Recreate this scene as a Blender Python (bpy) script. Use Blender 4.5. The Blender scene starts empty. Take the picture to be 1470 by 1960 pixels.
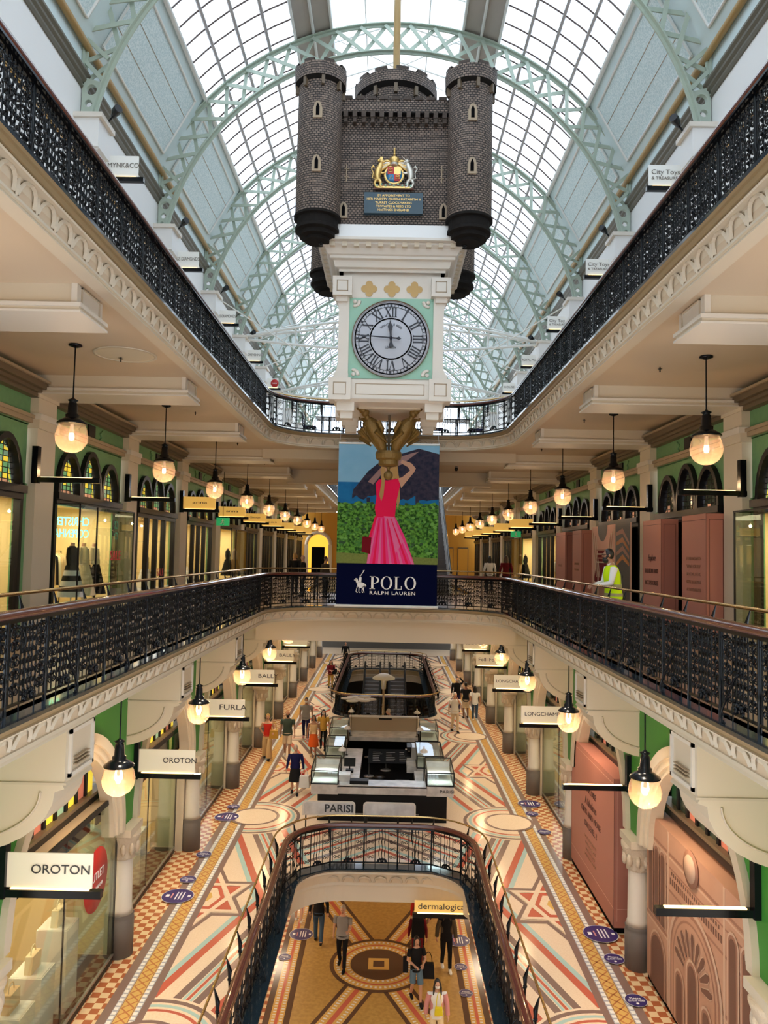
import bpy, bmesh, math, random
from mathutils import Vector, Matrix, Quaternion
random.seed(7)
C = bpy.context.scene.collection
PI = math.pi; sin = math.sin; cos = math.cos; R = math.radians
# ------------------------------------------------------------------ camera, world, exposure
EYE = (0.05, 0.0, 7.94); FPX = 1450.0
u = Vector((744-735, 1060-980, FPX)).normalized()
zv = Vector((sin(R(1.15)), -cos(R(1.15)), 0)); zv = (zv - zv.dot(u)*u).normalized()
xv = u.cross(zv)
def w_of(c): return Vector((c.dot(xv), c.dot(u), c.dot(zv)))
rt, up, bk = w_of(Vector((1, 0, 0))), w_of(Vector((0, -1, 0))), w_of(Vector((0, 0, -1)))
cd = bpy.data.cameras.new('camera'); cam = bpy.data.objects.new('camera', cd); C.objects.link(cam)
cam.matrix_world = Matrix(((rt.x, up.x, bk.x, EYE[0]), (rt.y, up.y, bk.y, EYE[1]), (rt.z, up.z, bk.z, EYE[2]), (0, 0, 0, 1)))
cd.sensor_fit = 'HORIZONTAL'; cd.sensor_width = 36; cd.lens = FPX/1470*36; cd.clip_end = 400
bpy.context.scene.camera = cam
vs = bpy.context.scene.view_settings
vs.view_transform = 'Standard'; vs.look = 'None'; vs.gamma = 1; vs.exposure = 0.0; vs.use_curve_mapping = False
SKY = 4.3; GLOBE_W = 42; SHOP_W = 120
world = bpy.data.worlds.new('sky'); bpy.context.scene.world = world; world.use_nodes = True
wn = world.node_tree; wn.nodes.clear()
wo = wn.nodes.new('ShaderNodeOutputWorld'); wb = wn.nodes.new('ShaderNodeBackground')
tc = wn.nodes.new('ShaderNodeTexCoord'); nz = wn.nodes.new('ShaderNodeTexNoise'); nz.inputs['Scale'].default_value = 2.5
cr = wn.nodes.new('ShaderNodeValToRGB'); cr.color_ramp.elements[0].position = .35; cr.color_ramp.elements[0].color = (.55, .72, .95, 1)
cr.color_ramp.elements[1].position = .6; cr.color_ramp.elements[1].color = (.92, .97, 1, 1)
wn.links.new(tc.outputs['Generated'], nz.inputs['Vector']); wn.links.new(nz.outputs['Fac'], cr.inputs['Fac'])
wn.links.new(cr.outputs['Color'], wb.inputs['Color']); wb.inputs['Strength'].default_value = SKY
wn.links.new(wb.outputs[0], wo.inputs[0])
def light(name, kind, loc, power, col, size=.1, sx=None, rot=None, label=None):
    l = bpy.data.lights.new(name, kind); l.energy = power; l.color = col
    if kind == 'AREA': l.shape = 'RECTANGLE'; l.size = size; l.size_y = sx or size
    elif kind in ('POINT', 'SPOT'): l.shadow_soft_size = size
    o = bpy.data.objects.new(name, l); o.location = loc
    if rot: o.rotation_euler = rot
    C.objects.link(o); return o
WARM = (1.0, .66, .36); SOFT = (1.0, .80, .56)
# ------------------------------------------------------------------ materials
def sock(n, k): return n.inputs[k]
def mat(name, col, rough=.6, metal=0., emit=0., ecol=None, spec=.5, noise=None, bump=0., alpha=None, brick=None, check=None, coat=0):
    m = bpy.data.materials.new(name); m.use_nodes = True; nt = m.node_tree; b = nt.nodes['Principled BSDF']
    b.inputs['Base Color'].default_value = (*col, 1); b.inputs['Roughness'].default_value = rough
    b.inputs['Metallic'].default_value = metal; b.inputs['Specular IOR Level'].default_value = spec
    if coat: b.inputs['Coat Weight'].default_value = coat
    if emit: b.inputs['Emission Color'].default_value = (*(ecol or col), 1); b.inputs['Emission Strength'].default_value = emit
    L = nt.links; src = None
    if noise or bump or brick or check:
        t = nt.nodes.new('ShaderNodeTexCoord'); P = t.outputs['Object']
    if noise:   # (scale, amount, col2)
        n = nt.nodes.new('ShaderNodeTexNoise'); n.inputs['Scale'].default_value = noise[0]; n.inputs['Detail'].default_value = 3; L.new(P, n.inputs['Vector'])
        rp = nt.nodes.new('ShaderNodeValToRGB'); rp.color_ramp.elements[0].position = .5-noise[1]; rp.color_ramp.elements[1].position = .5+noise[1]
        rp.color_ramp.elements[0].color = (*col, 1); rp.color_ramp.elements[1].color = (*noise[2], 1)
        L.new(n.outputs['Fac'], rp.inputs['Fac']); L.new(rp.outputs['Color'], b.inputs['Base Color']); src = n.outputs['Fac']
    if check:   # (scale, col2)
        k = nt.nodes.new('ShaderNodeTexChecker'); k.inputs['Scale'].default_value = check[0]; L.new(P, k.inputs['Vector'])
        k.inputs['Color1'].default_value = (*col, 1); k.inputs['Color2'].default_value = (*check[1], 1); L.new(k.outputs['Color'], b.inputs['Base Color'])
    if brick:   # (mapping vector nodes, row h, width, mortar, col2, mortarcol)
        k = nt.nodes.new('ShaderNodeTexBrick'); k.inputs['Scale'].default_value = 1
        uv = nt.nodes.new('ShaderNodeUVMap'); L.new(uv.outputs[0], k.inputs['Vector'])
        k.inputs['Row Height'].default_value = brick[0]; k.inputs['Brick Width'].default_value = brick[1]; k.inputs['Mortar Size'].default_value = brick[2]
        k.inputs['Color1'].default_value = (*col, 1); k.inputs['Color2'].default_value = (*brick[3], 1); k.inputs['Mortar'].default_value = (*brick[4], 1)
        k.inputs['Mortar Smooth'].default_value = .6
        L.new(k.outputs['Color'], b.inputs['Base Color'])
        iv = nt.nodes.new('ShaderNodeMath'); iv.operation = 'SUBTRACT'; iv.inputs[0].default_value = 1; L.new(k.outputs['Fac'], iv.inputs[1]); src = iv.outputs[0]
    if bump:
        if src is None:
            n = nt.nodes.new('ShaderNodeTexNoise'); n.inputs['Scale'].default_value = 30; L.new(P, n.inputs['Vector']); src = n.outputs['Fac']
        bp = nt.nodes.new('ShaderNodeBump'); bp.inputs['Strength'].default_value = bump; bp.inputs['Distance'].default_value = .02
        L.new(src, bp.inputs['Height']); L.new(bp.outputs[0], b.inputs['Normal'])
    return m
def glassmat(name, tint, gloss_ior=1.5, haze=0., hazecol=(1, 1, 1), rough=.0, boost=1.0):
    m = bpy.data.materials.new(name); m.use_nodes = True; nt = m.node_tree; nt.nodes.clear(); L = nt.links
    o = nt.nodes.new('ShaderNodeOutputMaterial'); tr = nt.nodes.new('ShaderNodeBsdfTransparent'); tr.inputs[0].default_value = (*tint, 1)
    gl = nt.nodes.new('ShaderNodeBsdfGlossy'); gl.inputs['Roughness'].default_value = rough
    lw = nt.nodes.new('ShaderNodeLayerWeight'); lw.inputs['Blend'].default_value = .5; pw = nt.nodes.new('ShaderNodeMath'); pw.operation = 'POWER'; pw.inputs[1].default_value = 4.5
    fr = nt.nodes.new('ShaderNodeMath'); fr.operation = 'MULTIPLY_ADD'; fr.inputs[1].default_value = .9; fr.inputs[2].default_value = .045; L.new(lw.outputs['Facing'], pw.inputs[0]); L.new(pw.outputs[0], fr.inputs[0])
    mx = nt.nodes.new('ShaderNodeMixShader')
    ml = nt.nodes.new('ShaderNodeMath'); ml.operation = 'MULTIPLY'; ml.inputs[1].default_value = boost; ml.use_clamp = True
    L.new(fr.outputs[0], ml.inputs[0]); L.new(ml.outputs[0], mx.inputs[0]); L.new(tr.outputs[0], mx.inputs[1]); L.new(gl.outputs[0], mx.inputs[2])
    out = mx.outputs[0]
    if haze:
        tl = nt.nodes.new('ShaderNodeBsdfTranslucent'); df = nt.nodes.new('ShaderNodeBsdfDiffuse'); ad = nt.nodes.new('ShaderNodeMixShader'); ad.inputs[0].default_value = .4
        t = nt.nodes.new('ShaderNodeTexCoord'); n = nt.nodes.new('ShaderNodeTexNoise'); n.inputs['Scale'].default_value = .45; n.inputs['Detail'].default_value = 5
        L.new(t.outputs['Object'], n.inputs['Vector'])
        rp = nt.nodes.new('ShaderNodeValToRGB'); rp.color_ramp.elements[0].position = .35; rp.color_ramp.elements[1].position = .65
        rp.color_ramp.elements[0].color = (haze*.4,)*3+(1,); rp.color_ramp.elements[1].color = (min(1, haze*1.5),)*3+(1,)
        L.new(n.outputs['Fac'], rp.inputs['Fac'])
        tl.inputs[0].default_value = (*hazecol, 1); df.inputs[0].default_value = (*hazecol, 1)
        L.new(tl.outputs[0], ad.inputs[1]); L.new(df.outputs[0], ad.inputs[2])
        m2 = nt.nodes.new('ShaderNodeMixShader'); L.new(rp.outputs['Color'], m2.inputs[0]); L.new(out, m2.inputs[1]); L.new(ad.outputs[0], m2.inputs[2]); out = m2.outputs[0]
    L.new(out, o.inputs[0]); return m
M = {}
def defm(k, *a, **kw): M[k] = mat(k, *a, **kw); return M[k]
defm('cream', (.66, .575, .45), .55); defm('cream_white', (.72, .67, .60), .5); defm('ceiling_paint', (.64, .51, .37), .6)
defm('white_paint', (.80, .80, .79), .55); defm('relief', (.60, .52, .41), .6); defm('gilt', (.30, .22, .12), .45)
defm('moulding_brown', (.14, .10, .06), .5); defm('moulding_tan', (.38, .29, .19), .5)
defm('green_wall', (.16, .34, .15), .6, noise=(8, .3, (.13, .29, .13))); defm('green_bright', (.045, .25, .03), .5)
defm('black_metal', (.003, .004, .006), .18, 0, spec=.28); defm('black_frame', (.010, .009, .010), .35, spec=.25)
defm('ledge', (.015, .03, .045), .12, spec=.8, coat=.5); defm('mahogany', (.10, .025, .018), .22, spec=.6, coat=.6)
defm('brass', (.75, .52, .22), .25, 1.0); defm('steel_green', (.43, .51, .43), .5); defm('steel_white', (.80, .82, .80), .4)
defm('blue_panel', (.55, .70, .73), .6, noise=(26, .08, (.74, .85, .87))); defm('blue_plain', (.64, .77, .79), .55)
defm('beam_gold', (.42, .27, .10), .4); defm('cornice_dark', (.13, .12, .09), .5)
defm('tile_cream', (.86, .68, .50), .16, noise=(30, .15, (.80, .61, .43))); defm('tile_brown', (.24, .155, .13), .16); defm('tile_red', (.55, .13, .08), .16)
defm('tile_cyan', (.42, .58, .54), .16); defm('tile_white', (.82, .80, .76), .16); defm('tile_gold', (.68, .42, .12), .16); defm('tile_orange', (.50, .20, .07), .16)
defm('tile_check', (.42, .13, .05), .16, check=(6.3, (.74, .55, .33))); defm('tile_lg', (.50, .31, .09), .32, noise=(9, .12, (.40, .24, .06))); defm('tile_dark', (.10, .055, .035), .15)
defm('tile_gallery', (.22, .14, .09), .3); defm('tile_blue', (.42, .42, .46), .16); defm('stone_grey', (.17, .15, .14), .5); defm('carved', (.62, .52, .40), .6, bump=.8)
defm('brick_dark', (.27, .20, .155), .65, brick=(.052, .085, .011, (.15, .11, .09), (.02, .016, .014)), bump=1.0)
defm('castle_dark', (.014, .012, .011), .8, spec=.15); defm('quatrefoil', (.55, .36, .13), .5); defm('mint', (.30, .54, .42), .5)
defm('plaque', (.03, .07, .10), .4); defm('gold', (.80, .55, .20), .35, .8); defm('silver', (.65, .62, .55), .35, .7); defm('bronze', (.20, .12, .03), .42, .35, bump=.5)
defm('dial', (.46, .49, .56), .4); defm('ink', (.008, .010, .022), .4); defm('red', (.5, .02, .02), .4); defm('royal_blue', (.02, .18, .4), .4)
defm('bulb', (1, .8, .55), .5, emit=14, ecol=(1, .72, .42)); defm('sign_face', (.85, .80, .68), .4, emit=.18, ecol=(1, .80, .52)); defm('led', (1, .85, .5), .4, emit=4.5, ecol=(1, .66, .26))
defm('sign_gold', (.75, .5, .16), .4, emit=.4, ecol=(1, .58, .12)); defm('sign_cool', (.80, .82, .80), .4, emit=.12)
defm('text_dark', (.03, .03, .03), .4); defm('text_grey', (.18, .17, .15), .4); defm('text_white', (.9, .9, .92), .4); defm('neon', (.1, .9, .7), .4, emit=2.6, ecol=(.08, .85, .65))
defm('text_red', (.55, .02, .04), .4); defm('exit_green', (.02, .35, .12), .4, emit=.6); defm('pink', (.50, .20, .15), .5); defm('pink_line', (.12, .04, .03), .5); defm('pink_pale', (.66, .36, .28), .5)
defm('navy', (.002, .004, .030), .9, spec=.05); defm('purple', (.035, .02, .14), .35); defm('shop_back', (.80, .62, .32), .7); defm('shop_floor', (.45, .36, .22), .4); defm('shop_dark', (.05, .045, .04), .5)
defm('skin', (.60, .34, .23), .5); defm('skin_tan', (.40, .20, .12), .5); defm('skin_dark', (.22, .11, .07), .5); defm('eye', (.02, .015, .01), .3)
defm('hair_black', (.010, .008, .008), .4); defm('hair_blonde', (.48, .28, .09), .5); defm('hair_grey', (.45, .40, .34), .6); defm('hair_brown', (.07, .035, .018), .5)
for k, c in dict(c_red=(.55, .03, .02), c_beige=(.62, .42, .22), c_olive=(.05, .07, .055), c_khaki=(.70, .55, .38), c_navy=(.012, .012, .06), c_black=(.012, .012, .014), c_white=(.80, .79, .77), c_grey=(.28, .27, .27), c_orange=(.75, .12, .02), c_maroon=(.16, .012, .02), c_denim=(.05, .09, .15), c_shorts=(.12, .20, .28), c_pink=(.62, .28, .28), c_yellow=(.80, .66, .03), c_hivis=(.62, .90, .01), c_refl=(.38, .36, .18), c_mustard=(.55, .32, .06), c_tweed=(.10, .075, .05), c_cream=(.80, .66, .42), c_blue=(.03, .14, .42), c_floral=(.5, .45, .40)).items(): defm(k, c, .8)
defm('marble', (.72, .70, .68), .15, noise=(3, .12, (.55, .53, .52))); defm('kiosk_black', (.006, .006, .007), .4, spec=.2); defm('steel', (.5, .5, .5), .3, .9); defm('bottle', (.02, .03, .02), .2)
defm('pane_yellow', (.65, .48, .03), .3, emit=.8, ecol=(.85, .62, .06)); defm('pane_green', (.2, .5, .2), .3, emit=.25, ecol=(.3, .7, .3)); defm('pane_lime', (.2, .55, .03), .3, emit=.7); defm('pane_salmon', (.5, .16, .10), .3, emit=.5); defm('pane_mint', (.3, .5, .35), .3, emit=.25); defm('pane_pinkglow', (.7, .35, .2), .3, emit=.5)
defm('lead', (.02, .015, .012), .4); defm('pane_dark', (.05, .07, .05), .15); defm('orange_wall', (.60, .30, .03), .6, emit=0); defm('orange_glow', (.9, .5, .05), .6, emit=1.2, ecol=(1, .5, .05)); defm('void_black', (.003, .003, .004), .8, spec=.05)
defm('mural_base', (.50, .26, .17), .5, noise=(1.2, .3, (.58, .33, .22))); defm('mural_dark', (.17, .075, .05), .5); defm('mural_light', (.64, .42, .30), .5); defm('mural_mid', (.36, .17, .11), .5)
defm('print_sky', (.20, .46, .70), .6, noise=(1.2, .25, (.28, .55, .78))); defm('print_sea', (.01, .14, .38), .6, noise=(3, .2, (.015, .19, .46))); defm('print_hedge', (.015, .07, .012), .6, noise=(11, .10, (.13, .36, .05))); defm('print_lawn', (.22, .27, .07), .6, noise=(20, .3, (.15, .20, .05)))
defm('print_thatch', (.015, .022, .05), .7, noise=(7, .2, (.06, .05, .08))); defm('print_thatch2', (.35, .22, .22), .7); defm('print_pink', (.90, .012, .10), .6); defm('print_pink2', (.93, .05, .27), .6); defm('print_pink3', (.85, .18, .42), .6); defm('print_bag', (.18, .003, .012), .6)
for k_ in list(M):
    if k_.startswith(('print_', 'c_')): M[k_].node_tree.nodes['Principled BSDF'].inputs['Specular IOR Level'].default_value = .12
M['globe_glass'] = glassmat('globe_glass', (1, .97, .93), 1.4, haze=.09, hazecol=(1, .76, .58)); M['shop_glass'] = glassmat('shop_glass', (.90, .95, .90), 1.5, boost=1.0)
M['case_glass'] = glassmat('case_glass', (.90, .97, .96), 1.5, haze=.08, hazecol=(.8, .95, .95), boost=1.2); M['roof_glass'] = glassmat('roof_glass', (.74, .80, .86), 1.45, haze=.46, hazecol=(.70, .66, .62)); M['sign_glass'] = glassmat('sign_glass', (.9, .95, .92), 1.5, haze=.2)
# ------------------------------------------------------------------ mesh builder
class MB:
    def __init__(s): s.v = []; s.f = []; s.m = []; s.sm = []; s.mats = []; s.T = None; s.uv = {}
    def mi(s, k):
        if k not in s.mats: s.mats.append(k)
        return s.mats.index(k)
    def add(s, vs_, fs, k, smooth=False, uvs=None):
        b = len(s.v)
        if s.T: vs_ = [s.T @ Vector(p) for p in vs_]
        s.v += [tuple(p) for p in vs_]; i = s.mi(k)
        for j, f in enumerate(fs):
            if uvs: s.uv[len(s.f)] = uvs[j]
            s.f.append(tuple(b+q for q in f)); s.m.append(i); s.sm.append(smooth)
        return s
    def box(s, x0, y0, z0, x1, y1, z1, k):
        v = [(x0, y0, z0), (x1, y0, z0), (x1, y1, z0), (x0, y1, z0), (x0, y0, z1), (x1, y0, z1), (x1, y1, z1), (x0, y1, z1)]
        return s.add(v, [(3, 2, 1, 0), (4, 5, 6, 7), (0, 1, 5, 4), (1, 2, 6, 5), (2, 3, 7, 6), (3, 0, 4, 7)], k)
    def cbox(s, c, d, k): return s.box(c[0]-d[0]/2, c[1]-d[1]/2, c[2]-d[2]/2, c[0]+d[0]/2, c[1]+d[1]/2, c[2]+d[2]/2, k)
    def poly(s, pts, k): return s.add(pts, [tuple(range(len(pts)))], k)
    def prism(s, pl, ax, a, b, k, smooth=False):   # pl: 2-D outline; ax: axis of extrusion
        def P(p, t): return (t, p[0], p[1]) if ax == 0 else (p[0], t, p[1]) if ax == 1 else (p[0], p[1], t)
        n = len(pl); v = [P(p, a) for p in pl]+[P(p, b) for p in pl]
        s.add(v, [(i, (i+1) % n, n+(i+1) % n, n+i) for i in range(n)], k, smooth)
        return s.add(v, [tuple(range(n-1, -1, -1)), tuple(range(n, 2*n))], k)
    def tube(s, pts, r, k, n=6, closed=False, smooth=True, caps=True, flat=1.0):
        pts = [Vector(p) for p in pts]; N = len(pts); rs = r if isinstance(r, (list, tuple)) else [r]*N; v = []; prev = None
        for i, p in enumerate(pts):
            a = pts[(i-1) % N] if (closed or i > 0) else p; b = pts[(i+1) % N] if (closed or i < N-1) else p
            t = (b-a); t = t.normalized() if t.length > 1e-9 else Vector((0, 0, 1))
            if prev is None:
                up_ = Vector((0, 0, 1)) if abs(t.z) < .9 else Vector((0, 1, 0)); x = t.cross(up_).normalized()
            else:
                x = (prev - t*prev.dot(t)); x = x.normalized() if x.length > 1e-6 else t.orthogonal().normalized()
            prev = x; y = t.cross(x); q = rs[i]; qx, qy = (q if isinstance(q, (list, tuple)) else (q, q*flat))
            v += [p + x*qx*cos(2*PI*j/n) + y*qy*sin(2*PI*j/n) for j in range(n)]
        f = []; K = N if closed else N-1
        for i in range(K):
            for j in range(n): f.append((i*n+j, i*n+(j+1) % n, ((i+1) % N)*n+(j+1) % n, ((i+1) % N)*n+j))
        s.add(v, f, k, smooth)
        if caps and not closed: s.add(v[:n], [tuple(range(n-1, -1, -1))], k); s.add(v[-n:], [tuple(range(n))], k)
        return s
    def lathe(s, prof, c, k, n=16, smooth=True, ax=2, a0=0, a1=2*PI, uvscale=None):
        full = abs(a1-a0-2*PI) < 1e-6; m_ = n if full else n+1; v = []
        for (r, h) in prof:
            for j in range(m_):
                a = a0+(a1-a0)*j/n; p = (r*cos(a), r*sin(a), h) if ax == 2 else (r*cos(a), h, r*sin(a)) if ax == 1 else (h, r*cos(a), r*sin(a))
                v.append((c[0]+p[0], c[1]+p[1], c[2]+p[2]))
        f = []; uvs = []; rr = max(p[0] for p in prof)
        for i in range(len(prof)-1):
            for j in range(n):
                f.append((i*m_+j, i*m_+(j+1) % m_, (i+1)*m_+(j+1) % m_, (i+1)*m_+j))
                A, B = 2*PI*j/n*rr, 2*PI*(j+1)/n*rr; uvs.append([(A, prof[i][1]), (B, prof[i][1]), (B, prof[i+1][1]), (A, prof[i+1][1])])
        return s.add(v, f, k, smooth, uvs if uvscale else None)
    def sph(s, c, r, k, n=12, m=8, smooth=True):
        if not isinstance(r, (tuple, list)): r = (r, r, r)
        v = [(c[0], c[1], c[2]-r[2])]; f = []
        for i in range(1, m):
            t = PI*i/m
            for j in range(n): a = 2*PI*j/n; v.append((c[0]+r[0]*sin(t)*cos(a), c[1]+r[1]*sin(t)*sin(a), c[2]-r[2]*cos(t)))
        v.append((c[0], c[1], c[2]+r[2])); L = len(v)-1
        for j in range(n): f.append((0, 1+(j+1) % n, 1+j)); f.append((L, 1+(m-2)*n+j, 1+(m-2)*n+(j+1) % n))
        for i in range(m-2):
            for j in range(n): f.append((1+i*n+j, 1+i*n+(j+1) % n, 1+(i+1)*n+(j+1) % n, 1+(i+1)*n+j))
        return s.add(v, f, k, smooth)
    def sweep(s, prof, path, k, closed=False, smooth=False):   # prof (n,z) into the void; path (x,y,nx,ny)
        v = []; n = len(prof); N = len(path)
        for (x, y, nx, ny) in path: v += [(x+nx*a, y+ny*a, z) for a, z in prof]
        K = N if closed else N-1
        return s.add(v, [(i*n+j, ((i+1) % N)*n+j, ((i+1) % N)*n+j+1, i*n+j+1) for i in range(K) for j in range(n-1)], k, smooth)
    def build(s, name, parent=None, loc=None):
        me = bpy.data.meshes.new(name); me.from_pydata(s.v, [], s.f)
        for k in s.mats: me.materials.append(M[k])
        me.polygons.foreach_set('material_index', s.m); me.polygons.foreach_set('use_smooth', s.sm)
        if s.uv:
            ul = me.uv_layers.new(name='UVMap')
            for p in me.polygons:
                q = s.uv.get(p.index)
                if q:
                    for li, w in zip(p.loop_indices, q): ul.data[li].uv = w
        me.update(); o = bpy.data.objects.new(name, me); C.objects.link(o)
        if parent: o.parent = parent
        if loc: o.location = loc
        return o
def tag(o, label, cat, group=None, kind=None):
    if label: o['label'] = label
    if cat: o['category'] = cat
    if group: o['group'] = group
    if kind: o['kind'] = kind
    return o
def struct(o, label=None, cat=None):
    o['kind'] = 'structure'
    if label: o['label'] = label
    if cat: o['category'] = cat
    return o
def thing(name, label, cat, loc=(0, 0, 0), rz=0, group=None):
    o = bpy.data.objects.new(name, None); o.empty_display_size = .1; C.objects.link(o); o.location = loc; o.rotation_euler = (0, 0, rz)
    return tag(o, label, cat, group)
def copy_tree(o, parent=None):
    c = o.copy(); C.objects.link(c); c.parent = parent
    for ch in list(o.children): copy_tree(ch, c)
    return c
def text(name, s_, size, loc, rot, k, parent=None, width=None, ext=.004, align='CENTER', spacing=1.0, mirror=False, kind=None, shear=0, bold=0):
    cu = bpy.data.curves.new(name, 'FONT'); cu.body = s_; cu.size = size; cu.extrude = ext; cu.align_x = align; cu.align_y = 'CENTER'; cu.space_character = spacing; cu.shear = shear; cu.offset = bold; cu.resolution_u = 3
    t = bpy.data.objects.new(name+'_tmp', cu); C.objects.link(t); bpy.context.view_layer.update()
    me = bpy.data.meshes.new_from_object(t.evaluated_get(bpy.context.evaluated_depsgraph_get())); bpy.data.objects.remove(t); bpy.data.curves.remove(cu)
    me.name = name
    if width and len(me.vertices):
        xs = [v.co.x for v in me.vertices]; f = width/(max(xs)-min(xs))
        for v in me.vertices: v.co.x *= f
    if mirror:
        for v in me.vertices: v.co.x *= -1
    me.materials.clear(); me.materials.append(M[k]); o = bpy.data.objects.new(name, me); C.objects.link(o)
    o.location = loc; o.rotation_euler = rot
    if parent: o.parent = parent
    return o
FACE = (PI/2, 0, 0); FACE_L = (PI/2, 0, PI/2); FACE_R = (PI/2, 0, -PI/2)
ORD = ['nearest', 'second', 'third', 'fourth', 'fifth', 'sixth', 'seventh', 'eighth', 'ninth', 'farthest']
B = 5.33
def arc(cx, cy, r, a0, a1, n): return [(cx+r*cos(a0+(a1-a0)*i/n), cy+r*sin(a0+(a1-a0)*i/n)) for i in range(n+1)]
def upath(w, y0, y1, r, step=99):    # open U path round a void, inward normals
    P = [(-w, y0, 1, 0)]
    y = y0+step
    while y < y1-r: P.append((-w, y, 1, 0)); y += step
    for i in range(11): a = PI-(PI/2)*i/10; P.append((-w+r+r*cos(a), y1-r+r*sin(a), -cos(a), -sin(a)))
    P += [(-x, y, -nx, ny) for x, y, nx, ny in reversed(P)]
    return P
def opath(w, y0, y1, r):
    P = []
    for cx, cy, a0 in ((-w+r, y0+r, PI*1.5), (-w+r, y1-r, PI), (w-r, y1-r, PI/2), (w-r, y0+r, 0)):
        for i in range(9): a = a0-(PI/2)*i/8; P.append((cx+r*cos(a), cy+r*sin(a), -cos(a), -sin(a)))
    return P
GZ, MZ, UZ, LZ = 0.0, 6.22, 11.84, -3.9
W, YE, RC = 3.77, 24.7, 2.0          # upper voids
Y2, Y2E = 32.7, 58.0
YEND = 64.0
# ================================================================== STRUCTURE
def corner_fill(mb, w, yb, r, sgn, z0, z1, k, end=1):
    a = arc(sgn*(w-r), yb-end*r, r, (PI if sgn < 0 else 0), PI/2 if end > 0 else (1.5*PI if sgn < 0 else -PI/2), 8)
    pts = [(sgn*w, yb)] + a
    mb.prism(pts, 2, z0, z1, k)
def slab(name, z0, z1, xo, voids, y0, y1, ktop, kbot, extra=None):
    mb = MB()
    def rect(x0, ya, x1, yb):
        mb.box(x0, ya, z0, x1, yb, z1-.02, kbot); mb.box(x0, ya, z1-.02, x1, yb, z1, ktop)
    y = y0
    for (w, ya, yb, r, nearopen) in voids:
        if ya > y: rect(-xo, y, xo, ya)
        rect(-xo, ya, -w, yb); rect(w, ya, xo, yb); y = yb
        for s_ in (-1, 1):
            for e in ((1,) if nearopen else (1, -1)):
                yy = yb if e > 0 else ya
                corner_fill(mb, w, yy, r, s_, z0, z1-.02, kbot, e); corner_fill(mb, w, yy, r, s_, z1-.02, z1, ktop, e)
    if y < y1: rect(-xo, y, xo, y1)
    if extra: extra(mb)
    return struct(mb.build(name))
YB = -8
slab('ceiling', 5.80, MZ-.03, 9.5, [(W, YB, YE, RC, True), (W, Y2, Y2E, RC, False)], YB, YEND, 'stone_grey', 'ceiling_paint')
slab('ceiling', 11.42, UZ-.03, 9.5, [(W, YB, YE, RC, True), (W, Y2, Y2E, RC, False)], YB, YEND, 'stone_grey', 'ceiling_paint')
slab('ceiling', -.45, -.05, 9.5, [(2.26, YB, 19.73, 1.3, True), (2.5, 37.2, 53.1, 1.3, False)], YB, YEND, 'stone_grey', 'ceiling_paint')
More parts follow.
